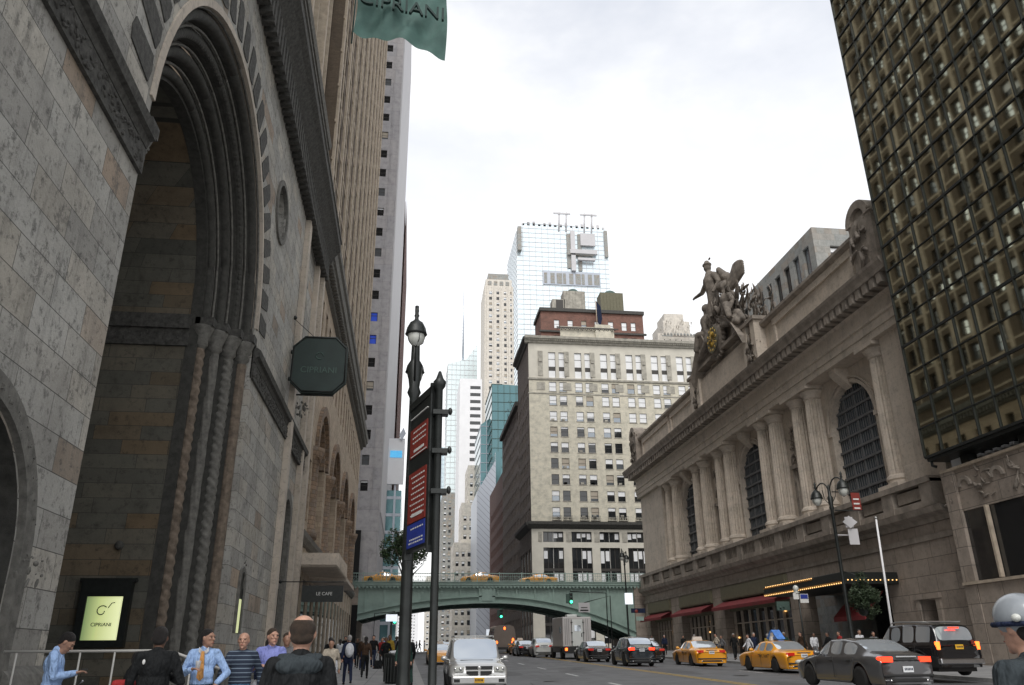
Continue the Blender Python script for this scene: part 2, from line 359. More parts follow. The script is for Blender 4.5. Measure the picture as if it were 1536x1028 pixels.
def split_parts(root, names, gap=.25):
    """pieces of one part that do not touch become parts of their own"""
    for o in [c for c in root.children if c.type == 'MESH' and c.name.split('.')[0] in names]:
        me = o.data; n = len(me.vertices); par = list(range(n))
        def find(a):
            while par[a] != a: par[a] = par[par[a]]; a = par[a]
            return a
        for p in me.polygons:
            v0 = find(p.vertices[0])
            for v in p.vertices[1:]: par[find(v)] = v0
        bb = {}
        for v in me.vertices:
            r = find(v.index); c = v.co; b = bb.get(r)
            if b is None: bb[r] = [c.x, c.y, c.z, c.x, c.y, c.z]
            else:
                for i in range(3): b[i] = min(b[i], c[i]); b[i + 3] = max(b[i + 3], c[i])
        gs = []
        for r, b in bb.items():
            hit = [g for g in gs if any(all(b[i] - gap <= q[i + 3] and q[i] - gap <= b[i + 3] for i in range(3)) for q in g[1])]
            ng = ([r], [b])
            for g in hit: ng[0].extend(g[0]); ng[1].extend(g[1]); gs.remove(g)
            gs.append(ng)
        if len(gs) < 2 or len(gs) > 60: continue
        own = {r: k for k, g in enumerate(gs) for r in g[0]}; parts = [MB() for _ in gs]; maps = [{} for _ in gs]
        for p in me.polygons:
            k = own[find(p.vertices[0])]; q = parts[k]; idx = []
            for v in p.vertices:
                if v not in maps[k]: maps[k][v] = len(q.v); q.v.append(tuple(me.vertices[v].co))
                idx.append(maps[k][v])
            q.f.append(tuple(idx)); q.m.append(p.material_index); q.sm.append(p.use_smooth)
        mats = list(me.materials); nm = o.name.split('.')[0]; kids = list(o.children); first = None
        for q in parts:
            m2 = q.mesh(nm, mats)
            if first is None: first = m2; o.data = m2
            else: c = bpy.data.objects.new(nm, m2); COL.objects.link(c); c.parent = o.parent; c.location = o.location
# ------------------------------------------------------------------ wall helpers (frame: o + u*U + n*N, z up)
class Fr:
    def __init__(s, o, u, n): s.o = Vector(o); s.u = Vector(u); s.n = Vector(n)
    def __call__(s, u, z, n=0):
        p = s.o + s.u * u + s.n * n; return (p.x, p.y, p.z + z)
    def box(s, mb, u0, u1, z0, z1, n0, n1, mi=0):
        a = s(u0, z0, n0); b = s(u1, z1, n1)
        mb.box(min(a[0], b[0]), max(a[0], b[0]), min(a[1], b[1]), max(a[1], b[1]), min(a[2], b[2]), max(a[2], b[2]), mi)
    def prof(s, mb, u0, u1, pts, mi=0):
        """extrude a (n,z) profile polygon along u"""
        k = len(pts); vs = [s(u0, z, n) for n, z in pts] + [s(u1, z, n) for n, z in pts]
        mb.add(vs, [tuple(range(k)), tuple(range(2 * k - 1, k - 1, -1))] + [(i, (i + 1) % k, k + (i + 1) % k, k + i) for i in range(k)], mi)
def arched_wall(mb, F, u0, u1, z0, z1, ops, depth, mi=0, rmi=None, n0=0, seg=18):
    """wall with arched or square openings (uc, halfwidth, zbottom, zspring, rise) with reveals"""
    rmi = mi if rmi is None else rmi
    ops = sorted(ops); cur = u0
    for uc, w, zb, zs, rise in ops:
        a, b = uc - w, uc + w
        if a > cur + 1e-6: mb.quad(F(cur, z0, n0), F(a, z0, n0), F(a, z1, n0), F(cur, z1, n0), mi)
        if zb == zs and rise > 0:
            for i in range(seg):
                ua, za, ub, zc = uc - w * cos(pi * i / seg), zs - rise * sin(pi * i / seg), uc - w * cos(pi * (i + 1) / seg), zs - rise * sin(pi * (i + 1) / seg)
                mb.quad(F(ua, z0, n0), F(ub, z0, n0), F(ub, zc, n0), F(ua, za, n0), mi)
                mb.quad(F(ua, za, n0), F(ub, zc, n0), F(ub, zc, n0 - depth), F(ua, za, n0 - depth), rmi)
        elif zb > z0: mb.quad(F(a, z0, n0), F(b, z0, n0), F(b, zb, n0), F(a, zb, n0), mi); mb.quad(F(a, zb, n0), F(b, zb, n0), F(b, zb, n0 - depth), F(a, zb, n0 - depth), rmi)
        if rise > 0: arc = [(uc - w * cos(pi * i / seg), zs + rise * sin(pi * i / seg)) for i in range(seg + 1)]
        else: arc = [(a, zs), (b, zs)]
        for (ua, za), (ub, zc) in zip(arc, arc[1:]):
            mb.quad(F(ua, za, n0), F(ub, zc, n0), F(ub, z1, n0), F(ua, z1, n0), mi)
            mb.quad(F(ua, za, n0), F(ub, zc, n0), F(ub, zc, n0 - depth), F(ua, za, n0 - depth), rmi)
        for q in (a, b): mb.quad(F(q, zb, n0), F(q, zs, n0), F(q, zs, n0 - depth), F(q, zb, n0 - depth), rmi)
        cur = b
    if cur < u1: mb.quad(F(cur, z0, n0), F(u1, z0, n0), F(u1, z1, n0), F(cur, z1, n0), mi)
def arch_ring(mb, F, uc, zs, r0, r1, n0, n1, mi=0, seg=24, a0=0, a1=pi, legs=0):
    """raised ring of an arch between radii r0<r1, n0<n1"""
    prev = None; pts = [(a0 + (a1 - a0) * i / seg) for i in range(seg + 1)]
    secs = []
    if legs: secs.append((uc + r0, uc + r1, zs - legs, zs - legs))
    for a in pts: secs.append((uc + r0 * cos(a), uc + r1 * cos(a), zs + r0 * sin(a), zs + r1 * sin(a)))
    if legs: secs.append((uc - r0, uc - r1, zs - legs, zs - legs))
    for s in secs:
        q = [F(s[0], s[2], n0), F(s[0], s[2], n1), F(s[1], s[3], n1), F(s[1], s[3], n0)]
        if prev:
            for i in range(4): mb.quad(prev[i], prev[(i + 1) % 4], q[(i + 1) % 4], q[i], mi)
        else: mb.add(q, [(0, 1, 2, 3)], mi)
        prev = q
    mb.add(prev, [(3, 2, 1, 0)], mi)
WINC = {}
def window_mesh(w, h, kind, var):
    """sash window in local x (right) z (up), facing -y; origin lower left"""
    key = (round(w, 2), round(h, 2), kind, var)
    if key in WINC: return WINC[key]
    mb = MB(); f = .07 if w < 3 else .12
    fd, gl, bl = 0, 1, 2
    mb.box(0, f, -.06, .04, 0, h, fd); mb.box(w - f, w, -.06, .04, 0, h, fd); mb.box(f, w - f, -.06, .04, 0, f, fd); mb.box(f, w - f, -.06, .04, h - f, h, fd)
    mats = ['frame_dk', 'dkwin', 'blind']
    if kind in ('sash', 'sashw', 'dark'):
        mb.box(f, w - f, -.05, .03, h * .5 - .03, h * .5 + .03, fd)
        mb.quad((f, 0, f), (w - f, 0, f), (w - f, 0, h - f), (f, 0, h - f), gl)
        bh = {'sash': (.15, .5, .0, .35, .75, .5)[var % 6], 'sashw': (.96, .8, .62, .96, .5, .96)[var % 6], 'dark': 0}[kind]
        if bh: mb.quad((f, -.008, h - f - (h - 2 * f) * bh), (w - f, -.008, h - f - (h - 2 * f) * bh), (w - f, -.008, h - f), (f, -.008, h - f), bl)
        if var % 6 == 4: mats[2] = 'blindt'
        if var % 3 == 1: mats[1] = 'midwin'
    elif kind == 'blue':
        mb.quad((f, 0, f), (w - f, 0, f), (w - f, 0, h - f), (f, 0, h - f), gl); mats[1] = 'blue'
        mb.box(f, w - f, -.05, .03, h * .62, h * .62 + .08, fd)
    elif kind == 'tri':    # tall triple light window with dark spandrel
        mb.quad((f, 0, f), (w - f, 0, f), (w - f, 0, h - f), (f, 0, h - f), gl)
        mb.box(f, w - f, -.05, .03, h * .28, h * .44, fd); mb.box(f, w - f, -.05, .03, h * .72, h * .735, fd)
        for z0, z1 in ((f, h * .28), (h * .44, h * .72), (h * .735, h - f)):
            mb.quad((f, -.008, z0), (w - f, -.008, z0), (w - f, -.008, z1), (f, -.008, z1), bl)
    elif kind == 'loft':   # big grid window
        mb.quad((f, 0, f), (w - f, 0, f), (w - f, 0, h - f), (f, 0, h - f), gl)
        n = 4; rows = 1 if h < 3 else 2
        for i in range(1, n): mb.box(w * i / n - .06, w * i / n + .06, -.07, .03, f, h - f, fd if i != 2 else 3)
        for j in range(rows):
            zb = h * j / rows
            if j: mb.box(f, w - f, -.08, .03, zb - .3, zb + .3, fd)
            for i in range(n):
                if (i * 7 + j * 3 + var) % 5 in (0, 1, 3):
                    a = w * i / n + .15; z0 = zb + h / rows * (.30 + .1 * ((i + var) % 3)); z1 = zb + h / rows * .86
                    mb.quad((a, -.01, z0), (a + w / n - .3, -.01, z0), (a + w / n - .3, -.01, z1), (a, -.01, z1), bl)
        mats.append('frame_wh')
    elif kind == 'mir':
        mb.box(f, w - f, -.05, .03, h * .5 - .03, h * .5 + .03, fd); mats[1] = 'mirwin' if var % 5 else 'dkwin'
        mb.quad((f, 0, f), (w - f, 0, f), (w - f, 0, h - f), (f, 0, h - f), gl)
    elif kind == 'plain':
        mb.quad((f, 0, f), (w - f, 0, f), (w - f, 0, h - f), (f, 0, h - f), gl); mats[1] = ('dkwin', 'midwin', 'dkwin')[var % 3]
    WINC[key] = mb.mesh('window', mats); return WINC[key]
def facade(parent, F, width, z0, z1, cols, rows, depth, mat, kindf, n0=0, budget=100, revmat=None, name='wall', sill=None):
    """masonry plane with recessed windows; windows are parts of the building (nearest first), the rest one stuff part"""
    mb = MB(); us = [0, width] + [c for cc in cols for c in cc]; zs = [z0, z1] + [r for rr in rows for r in rr]
    us = sorted(set(us)); zs = sorted(set(zs)); cs = {a: b for a, b in cols}; rs = {a: b for a, b in rows}
    wins = []
    for i in range(len(us) - 1):
        for j in range(len(zs) - 1):
            a, b, c, d = us[i], us[i + 1], zs[j], zs[j + 1]
            if a in cs and c in rs:
                for q in (a, b): mb.quad(F(q, c, n0), F(q, d, n0), F(q, d, n0 - depth), F(q, c, n0 - depth), 1)
                for q in (c, d): mb.quad(F(a, q, n0), F(b, q, n0), F(b, q, n0 - depth), F(a, q, n0 - depth), 1)
                wins.append((a, c, b - a, d - c))
                if sill: F.box(mb, a - .12, b + .12, c - .16, c - .003, n0 - depth, n0 + sill, 1)
            else: mb.quad(F(a, c, n0), F(b, c, n0), F(b, d, n0), F(a, d, n0), 0)
    mb.build(name, [mat, revmat or mat], parent)
    cam = Vector((0, 0, 1.6)); wins.sort(key=lambda w: (Vector(F(w[0], w[1])) - cam).length)
    # orientation: local x -> along U so that local -y -> outward
    n = F.n; xdir = Vector((-n.y, n.x, 0)); flip = xdir.dot(F.u) < 0
    rot = Matrix((xdir, -n, Vector((0, 0, 1)))).transposed().to_4x4()
    rest = MB(); rm = []; base = WL.get(parent.name, Vector())
    for k, (a, c, w, h) in enumerate(wins):
        kind, var = kindf(a, c); me = window_mesh(w, h, kind, var)
        m = rot.copy(); m.translation = Vector(F(a + (w if flip else 0), c, n0 - depth + .05))
        if k < budget:
            o = bpy.data.objects.new('window', me); COL.objects.link(o); o.parent = parent
            m.translation = m.translation - base; o.matrix_local = m
        else:
            ids = []
            for mm in me.materials:
                if mm.name not in rm: rm.append(mm.name)
                ids.append(rm.index(mm.name))
            off = len(rest.v); rest.v += [tuple(m @ v.co) for v in me.vertices]
            for p in me.polygons: rest.f.append(tuple(off + i for i in p.vertices)); rest.m.append(ids[p.material_index]); rest.sm.append(False)
    if rest.f: o = rest.build('distant_windows', [bpy.data.materials[x] for x in rm], parent); o['kind'] = 'stuff'
    return parent
def lump(mb, c, r, n, mi=0, seed=None, k=6):
    """knot of carved ornament"""
    rr = random.Random(seed)
    for _ in range(n):
        p = [c[i] + rr.uniform(-r[i], r[i]) for i in range(3)]; q = rr.uniform(.12, .3) * min(max(r), 1.2)
        if max(r) < .8: mb.ell(p, (q * rr.uniform(.4, .8), q * rr.uniform(.4, .8), q * rr.uniform(.9, 1.7)), k, mi, Matrix.Rotation(rr.uniform(0, 3), 3, 'X')); continue
        # limbs, drapery and scrolls: bent tapering strokes
        a = rr.uniform(0, 2 * pi); e = rr.uniform(-1.2, 1.2); d = Vector((.35 * cos(a), cos(e) * (1 if cos(a) > 0 else -1), sin(e))) * q; bnd = Vector((0, rr.uniform(-1, 1), rr.uniform(-1, 1))) * q * 1.1
        pts = [Vector(p) + d * t * 2.4 + bnd * (t * t) for t in (-1, -.6, -.2, .2, .6, 1)]; w = q * rr.uniform(.28, .55)
        mb.tube(pts, [w * .35, w * .9, w, w * .85, w * .6, w * .2], k, mi)

# ------------------------------------------------------------------ ground
def GY(y): return .02 * max(min(y, 130), -30)
def CR(x):
    if x < .6: return 0
    pts = [(.6, -.22), (4, -.17), (10, 0), (21.6, -.04)]
    for (a, b), (c, d) in zip(pts, pts[1:]):
        if x <= c: return b + (d - b) * (x - a) / (c - a)
    return .1
YS = [-30, 0, 30, 60, 90, 130, 300, 700, 1600]
def sheet(name, xs, zf, mat, lab, ys=YS):
    mb = MB(); vs = [(x, y, zf(x, y)) for y in ys for x in xs]; n = len(xs)
    mb.add(vs, [(j * n + i, j * n + i + 1, (j + 1) * n + i + 1, (j + 1) * n + i) for j in range(len(ys) - 1) for i in range(n - 1)])
    return struct(mb.build(name, mat), lab)
sheet('ground', [-1500, -60, 60, 1500], lambda x, y: GY(y) - .35, 'asphalt', 'dark city ground beyond the street')
sheet('road', [.75, 2, 4, 7, 10, 14, 18, 21.45], lambda x, y: GY(y) + CR(max(x, .76)), 'asphalt', 'grey asphalt roadway')
sheet('pavement', [-9, -4, .45], lambda x, y: GY(y), 'pave', 'pale concrete pavement on the bank side')
o = sheet('pavement', [21.75, 26, 36], lambda x, y: GY(y) + .1, 'pave', 'concrete pavement in front of the terminal', [-30, 0, 30, 60, 90, 110])
o = sheet('pavement', [27.5, 50], lambda x, y: GY(y) + .1, 'pave', 'far pavement past the bridge', [135, 300, 700])
def kerb(xa, xb, top, lab, y1=1600):
    mb = MB(); ys = [y for y in YS if y <= y1]
    for a, b in zip(ys, ys[1:]):
        vs = [(x, y, z) for y in (a, b) for x, z in ((xa, GY(y) - .34), (xb, GY(y) - .34), (xb, GY(y) + top), (xa, GY(y) + top))]
        mb.add(vs, [(3, 2, 6, 7), (1, 5, 6, 2), (0, 3, 7, 4)])
    struct(mb.build('kerb', 'kerb'), lab)
kerb(.452, .748, .004, 'granite kerb on the bank side'); kerb(21.45, 21.748, .104, 'granite kerb on the terminal side', 130)
def stripe(mb, x0, x1, y0, y1):
    n = max(1, int((y1 - y0) / 10)); 
    for i in range(n):
        a = y0 + (y1 - y0) * i / n; b = y0 + (y1 - y0) * (i + 1) / n
        mb.quad((x0, a, GY(a) + CR(x0) + .008), (x1, a, GY(a) + CR(x1) + .008), (x1, b, GY(b) + CR(x1) + .008), (x0, b, GY(b) + CR(x0) + .008))
mb = MB(); stripe(mb, 12.0, 12.12, 0, 105); stripe(mb, 12.3, 12.42, 0, 105); struct(mb.build('road_marking', 'mk_y'), 'double yellow centre line')
mb = MB(); [stripe(mb, 7.9, 8.05, y, y + 3) for y in range(3, 105, 9)]; [stripe(mb, 16.9, 17.05, y, y + 3) for y in range(3, 105, 9)]; struct(mb.build('road_marking', 'mk_w'), 'broken white lane lines')
for k, (x, y) in enumerate(((6.2, 36), (9.6, 47), (4.9, 58), (14.8, 36.5))):
    mb = MB(); z = GY(y) + CR(x); n = 20; vs = [(x + .36 * cos(2 * pi * i / n), y + .36 * sin(2 * pi * i / n), z + .010) for i in range(n)]; mb.add(vs, [tuple(range(n))])
    tag(mb.build('manhole_cover', 'iron'), 'round dark manhole cover set in the asphalt', 'manhole cover', 'manhole covers in the road')
mb = MB(); stripe(mb, 3.9, 4.05, 10, 105); struct(mb.build('road_marking', 'mk_w'), 'solid white lane line beside the silver car')
# ------------------------------------------------------------------ the bank with the great portal (left)
F = Fr((-7, 0, 0), (0, 1, 0), (1, 0, 0))
bank = thing('bank_building', 'pale stone bank with a giant arched portal, nearest on the left', 'building', (-7, 18, 0))
UC, RP, ZS = 25.3, 7.7, 15.0
mb = MB()
arched_wall(mb, F, 4, 17, 0, 27.2, [(13, 2.4, .2, 3.3, 2.4)], .5, 0, 1); arched_wall(mb, F, 17, 33.4, 0, 27.2, [(UC, RP, .2, ZS, RP)], .55)
arched_wall(mb, F, 33.4, 43.6, 0, 14, [(35.9, .42, 2.6, 4.6, .5)], .3, 0, 1); arched_wall(mb, F, 33.4, 43.6, 14, 27.2, [(35.6, 1.35, 22.4, 22.4, 1.45)], .55)
arched_wall(mb, F, 43.6, 52, 0, 14, [(45.9, 1.3, .3, 8.6, 1.4)], .5, 0, 1, n0=-.12); arched_wall(mb, F, 43.6, 52, 14, 27.2, [(45.0, .45, 19.6, 23.6, .5), (46.7, .45, 19.6, 23.6, .5)], .5, n0=-.12)
M['arch_dk'] = plain('shade-darkened arch stone', (.055, .054, .048), .85, var=.5, vs=4, bmp=.6)  # dark stone, with the shade of the arches and reveals put into its colour
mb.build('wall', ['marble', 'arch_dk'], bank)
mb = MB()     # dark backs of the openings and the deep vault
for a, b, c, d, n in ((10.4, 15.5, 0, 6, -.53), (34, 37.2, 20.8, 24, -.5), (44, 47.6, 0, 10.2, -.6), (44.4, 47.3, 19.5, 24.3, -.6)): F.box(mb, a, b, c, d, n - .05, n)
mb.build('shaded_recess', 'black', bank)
# stepped orders of the portal
STEP, DEP = .58, .43
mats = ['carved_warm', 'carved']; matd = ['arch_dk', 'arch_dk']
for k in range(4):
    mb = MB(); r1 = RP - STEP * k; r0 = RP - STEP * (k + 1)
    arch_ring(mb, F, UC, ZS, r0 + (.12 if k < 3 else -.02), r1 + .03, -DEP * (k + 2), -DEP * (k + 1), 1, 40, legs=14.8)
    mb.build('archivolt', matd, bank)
def twisted(mb, c, r, z0, z1, lobes, turns, n=20, mi=0, chevron=False):
    k = max(8, int((z1 - z0) / .055)); vs = []
    for j in range(k + 1):
        t = j / k; z = z0 + (z1 - z0) * t
        for i in range(n):
            a = 2 * pi * i / n
            ph = turns * (z1 - z0) * (z1 - z0) * t * 2 * pi
            w = sin(lobes * a + ph) if not chevron else sin(ph + 2 * abs(((a - pi) / pi)) * pi)
            rr = r * (1 + .11 * w); vs.append((c[0] + rr * cos(a), c[1] + rr * sin(a), z))
    mb.add(vs, [(j * n + i, j * n + (i + 1) % n, (j + 1) * n + (i + 1) % n, (j + 1) * n + i) for j in range(k) for i in range(n)], mi, True)
for k in range(4):
    for side in (1, -1):
        rc = RP - STEP * k - .3; u = UC + side * rc; n = -DEP * k - .27 - .1
        mb = MB(); p = F(u, 0, n)
        if k == 1: twisted(mb, (p[0], p[1]), .21, 1.7, 13.2, 3, 3.0 / 11.5, n=27, mi=1)
        elif k == 3: twisted(mb, (p[0], p[1]), .20, 1.7, 13.2, 1, 2.6 / 11.5, n=26, mi=0, chevron=True)
        elif k == 2: twisted(mb, (p[0], p[1]), .19, 1.7, 13.2, 6, .05, mi=1)
        else: twisted(mb, (p[0], p[1]), .20, 1.7, 13.2, 8, .0, mi=0)
        mb.lathe([(.2, 13.2), (.2, 13.3), (.3, 13.4), (.27, 13.6), (.42, 14.0), (.46, 14.15)], (p[0], p[1], 0), 10, 1)
        mb.lathe([(.44, .3), (.44, 1.1), (.38, 1.15), (.42, 1.3), (.40, 1.42), (.31, 1.5), (.35, 1.6), (.27, 1.7)], (p[0], p[1], 0), 14, 1)
        lump(mb, (p[0], p[1], 13.75), (.3, .3, .25), 14, 1, k)
        # upper shaft continues as a roll round the arch
        pts = [F(u, z, n) for z in (14.25, 14.6)] + [F(UC + side * rc * cos(a * pi / 36), ZS + rc * sin(a * pi / 36), n) for a in range(0, 19)]
        mb.tube(pts, .18 if k % 2 else .2, 10, 2)
        for dr_, dn_ in ((.30, .10), (.22, .24)):
            r2 = rc + dr_; mb.tube([F(UC + side * r2, z, n + dn_) for z in (14.3, 14.7)] + [F(UC + side * r2 * cos(a * pi / 36), ZS + r2 * sin(a * pi / 36), n + dn_) for a in range(0, 19)], .05, 6, 1)
        if k == 1:
            for a in range(0, 90, 2):
                q = radians(a); mb.ell(F(UC + side * (rc) * cos(q), ZS + rc * sin(q), n + .08), (.1, .2, .2), 5, 2)
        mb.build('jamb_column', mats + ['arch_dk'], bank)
mb = MB(); 
for side in (1, -1):
    for k in range(4): F.box(mb, min(UC + side * (RP - STEP * k), UC + side * (RP - STEP * (k + 1) - .02)), max(UC + side * (RP - STEP * k), UC + side * (RP - STEP * (k + 1) - .02)), 14.15, 14.5, -DEP * (k + 1) - .2, -DEP * k + .10 - .003 * k)
mb.build('impost', 'carved_dk', bank)
# vault behind the orders
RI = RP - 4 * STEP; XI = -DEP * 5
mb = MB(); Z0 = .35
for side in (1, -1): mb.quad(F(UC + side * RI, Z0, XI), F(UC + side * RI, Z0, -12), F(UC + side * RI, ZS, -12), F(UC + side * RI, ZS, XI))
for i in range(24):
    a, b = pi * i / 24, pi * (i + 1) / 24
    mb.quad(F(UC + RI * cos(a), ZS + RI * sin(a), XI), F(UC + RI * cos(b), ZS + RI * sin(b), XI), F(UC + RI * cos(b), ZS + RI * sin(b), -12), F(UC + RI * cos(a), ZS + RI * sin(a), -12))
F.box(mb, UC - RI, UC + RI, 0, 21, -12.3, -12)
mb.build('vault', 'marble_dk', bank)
mb = MB(); F.box(mb, UC - 8, UC + 8, .1, .36, -12, .02); mb.build('portal_floor', 'pave', bank)
mb = MB(); F.box(mb, UC + RI - .25, UC + RI, 13.9, 14.5, -11.9, XI + .1); F.box(mb, UC + RI - .12, UC + RI, 13.2, 13.9, -11.9, XI + .1)
for i in range(24): lump(mb, F(UC + RI - .12, 13.55, XI - .3 - i * .38), (.14, .05, .2), 4, 0, i, 5)
mb.build('inner_string_course', 'carved_dk', bank)
mb = MB(); mb.ell((-10.35, UC + RI - .08, 5.45), (.16, .1, .16), 8); mb.build('vent_knob', 'carved_dk', bank)
# light voussoir ring with dark carved blocks
mb = MB()
for i in range(23):
    a = pi * (i + .5) / 23
    d = .052
    q = [(RP + .55, a - d), (RP + .45, a + .0), (RP + .55, a + d), (RP + 1.9, a + d * .7), (RP + 2.0, a), (RP + 1.9, a - d * .7)]
    vs = [F(UC + r * cos(t), ZS + r * sin(t), .035) for r, t in q] + [F(UC + r * cos(t), ZS + r * sin(t), -.1) for r, t in q]
    mb.add(vs, [tuple(range(6))] + [(j, (j + 1) % 6, 6 + (j + 1) % 6, 6 + j) for j in range(6)])
mb.build('carved_voussoir_block', 'carved_dk', bank)
mb = MB(); arch_ring(mb, F, UC, ZS, RP - .05, RP + .22, -.3, .06, 0, 40); mb.build('arch_moulding', 'gct_s', bank)
# string course, carved band and lower cornice
mb = MB(); rr = random.Random(3)
for a, b in ((4, UC - RP), (UC + RP, 52)):
    F.prof(mb, a, b, [(-.05, 13.45), (.10, 13.5), (.15, 13.7), (.27, 13.75), (.32, 14.0), (.2, 14.1), (-.05, 14.2)])
    F.prof(mb, a, b - .02, [(-.05, 12.75), (.10, 12.75), (.10, 13.45), (-.05, 13.45)])
    u = a
    while u < b - .2:
        lump(mb, F(u + .15, 13.1, .10), (.02, .14, .28), 7, 0, int(u * 10), 5); u += .3
mb.build('string_course', 'carved_dk', bank)
mb = MB(); F.prof(mb, 4, 52, [(-.1, 27.2), (.5, 27.9), (1.0, 28.7), (1.25, 29.0), (1.25, 29.5), (-.2, 29.5)])
for i in range(80): F.box(mb, 4.1 + i * .6, 4.4 + i * .6, 26.5, 28.2, -.05, .55 + .002 * (i % 2))
mb.build('corbel_table', 'carved_dk', bank)
mb = MB(); F.prof(mb, 4, 52, [(1.0, 29.503), (1.32, 29.6), (1.32, 29.75), (-.2, 29.75)]); F.prof(mb, 4, 45.4, [(-.4, 33.0), (.75, 33.1), (.85, 33.45), (-.4, 33.5)]); mb.build('cornice', 'carved', bank)
mb = MB(); ops = [(7 + i * 2.05, .62, 29.9, 31.7, .62) for i in range(19)]
arched_wall(mb, F, 4, 46, 29.75, 33, ops, .9, n0=.15); mb.build('gallery_arcade', 'ribgrey', bank)
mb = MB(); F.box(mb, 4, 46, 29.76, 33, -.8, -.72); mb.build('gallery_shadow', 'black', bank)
mb = MB()
for uc, w, zb, zs, rs in ops:
    p = F(uc + 1.02, 0, .32)
    mb.lathe([(.32, 29.8), (.34, 30), (.2, 30.1), (.19, 31.3), (.34, 31.65), (.36, 31.75)], (p[0], p[1], 0), 10)
mb.build('gallery_column', 'terracotta', bank)
mb = MB(); F.box(mb, 4, 52, 33.4, 100, -6, -1.1); F.box(mb, 45.4, 52, 29.7, 33.5, -6, -.15)
mb.build('upper_wall', 'ribgrey', bank)
mb = MB()
for i in range(24):
    u = 4.4 + i * 2.0; w = .16 if i % 3 else .5
    F.box(mb, u, u + w, 33.5, 100, -1.1, -.75 if i % 3 else -.45)
mb.build('upper_rib', 'rib', bank)
# buttress strip, plinth, window trims
mb = MB(); F.prof(mb, 43.3, 44.1, [(-.3, 0), (.30, 0), (.30, 27.1), (-.3, 27.1)]); F.prof(mb, 49.6, 50.2, [(-.3, 0), (.2, 0), (.2, 27.1), (-.3, 27.1)]); F.prof(mb, 51.3, 52.0, [(-.3, 0), (.35, 0), (.35, 27.0), (-.3, 27.0)]); mb.build('buttress', 'gct_s', bank)
mb = MB()
for a, b in ((4, 10.4), (15.7, UC - RP), (UC + RP, 43.3)):
    F.prof(mb, a, b, [(-.1, 0), (.35, 0), (.35, .95), (.22, 1.05), (.30, 1.2), (.22, 1.38), (.08, 1.5), (-.1, 1.55)])
mb.build('plinth', 'carved', bank)
mb = MB(); arch_ring(mb, F, 13, 3.3, 2.45, 2.85, -.1, .14, 0, 24, legs=2.6)
for i in range(24):
    a = pi * i / 23; lump(mb, F(13 + 2.65 * cos(a), 3.3 + 2.65 * sin(a), .16), (.04, .1, .1), 5, 0, i, 5)
lump(mb, F(15.55, 3.1, .3), (.18, .16, .22), 12, 0, 5)
arch_ring(mb, F, 35.6, 22.4, 1.36, 1.62, -.1, .1, 0, 30, a0=0, a1=2 * pi); arch_ring(mb, F, 35.9, 4.6, .44, .66, -.1, .09, 0, 12, legs=2.0)
lump(mb, F(35.9, 5.3, .1), (.04, .14, .22), 8, 0, 7)
arch_ring(mb, F, 45.9, 8.6, 1.35, 1.9, -.2, .16, 0, 20, legs=8.2)
mb.build('carved_surround', 'carved', bank)
mb = MB()     # round window lattice, door grille and lintel
for q in range(6):
    a = q * pi / 6; mb.tube([F(35.6 - 1.4 * cos(a), 22.4 - 1.4 * sin(a), -.4), F(35.6 + 1.4 * cos(a), 22.4 + 1.4 * sin(a), -.4)], .05, 5)
for i in range(6): F.box(mb, 44.7 + i * .42, 44.78 + i * .42, 5.6, 9.9, -.5, -.42)
F.box(mb, 44.6, 47.2, 5.2, 5.7, -.55, -.1); mb.build('window_lattice', 'carved', bank)
o = bank
# eagle bracket below the sign
mb = MB(); b = F(44.6, 14.6, 0)
mb.prism([(0, 13.6), (.5, 14.2), (1.1, 15.0), (1.25, 15.35), (0, 15.6)], 'y', 44.2, 45.0)
lump(mb, (b[0] + .55, b[1], b[2] + .3), (.45, .4, .45), 22, 0, 9); mb.build('stone_bracket', 'carved', bank)

# lit poster case on the inner wall of the portal
pc = thing('poster_case', 'black framed lit poster case glowing yellow green inside the great portal', 'poster case', (-10.2, 30.65, 2))
YW = UC + RI
mb = MB(); y = YW - .16; mb.box(-11.3, -9.62, y - .06, YW - .01, 2.02, 4.18); mb.box(-11.4, -9.52, y - .1, YW - .01, 4.18, 4.3)
mb.box(-11.3, -11.05, y - .14, y - .06, 2.02, 4.18); mb.box(-9.85, -9.62, y - .14, y - .06, 2.02, 4.18); mb.box(-11.05, -9.85, y - .14, y - .06, 2.02, 2.25); mb.box(-11.05, -9.85, y - .14, y - .06, 3.68, 4.18); mb.build('case', 'iron', pc)
def posterlit():
    m, nt, b = newmat('backlit yellow green poster'); g = N(nt, 'ShaderNodeNewGeometry').outputs['Position']
    s = N(nt, 'ShaderNodeSeparateXYZ'); L(nt, g, s.inputs[0])
    c = ramp(nt, mapr(nt, s.outputs[0], -11.1, -9.6, 0, 1), [(0, (.16, .24, .10)), (.35, (.55, .62, .26)), (.8, (.85, .90, .50)), (1, (.62, .66, .35))])
    L(nt, c, b.inputs['Base Color']); L(nt, c, b.inputs['Emission Color']); b.inputs['Emission Strength'].default_value = .75; return m
M['poster'] = posterlit()
mb = MB(); mb.quad((-11.05, y - .08, 2.25), (-9.85, y - .08, 2.25), (-9.85, y - .08, 3.68), (-11.05, y - .08, 3.68)); pp = mb.build('poster', 'poster', pc)
mt = face_mtx((-10.45, y - .09, 2.75), (1, 0, 0), (0, 0, 1)); text('CIPRIANI', .17, 'signgreen', mt, pp)
mb = MB()
mb.tube([(-10.5 + .2 * cos(t * .35) * (1 - t * .03), y - .1, 3.2 + .2 * sin(t * .35) * (1 - t * .03)) for t in range(2, 19)], .018, 5); mb.tube([(-10.3, y - .1, 3.3), (-10.2, y - .1, 3.46), (-10.1, y - .1, 3.48)], .016, 5)
mb.build('emblem', 'signgreen', pp)
pn = thing('poster', 'narrow lit poster in a small arched niche behind the striped sweater man', 'poster', F(35.9, 2.6, 0))
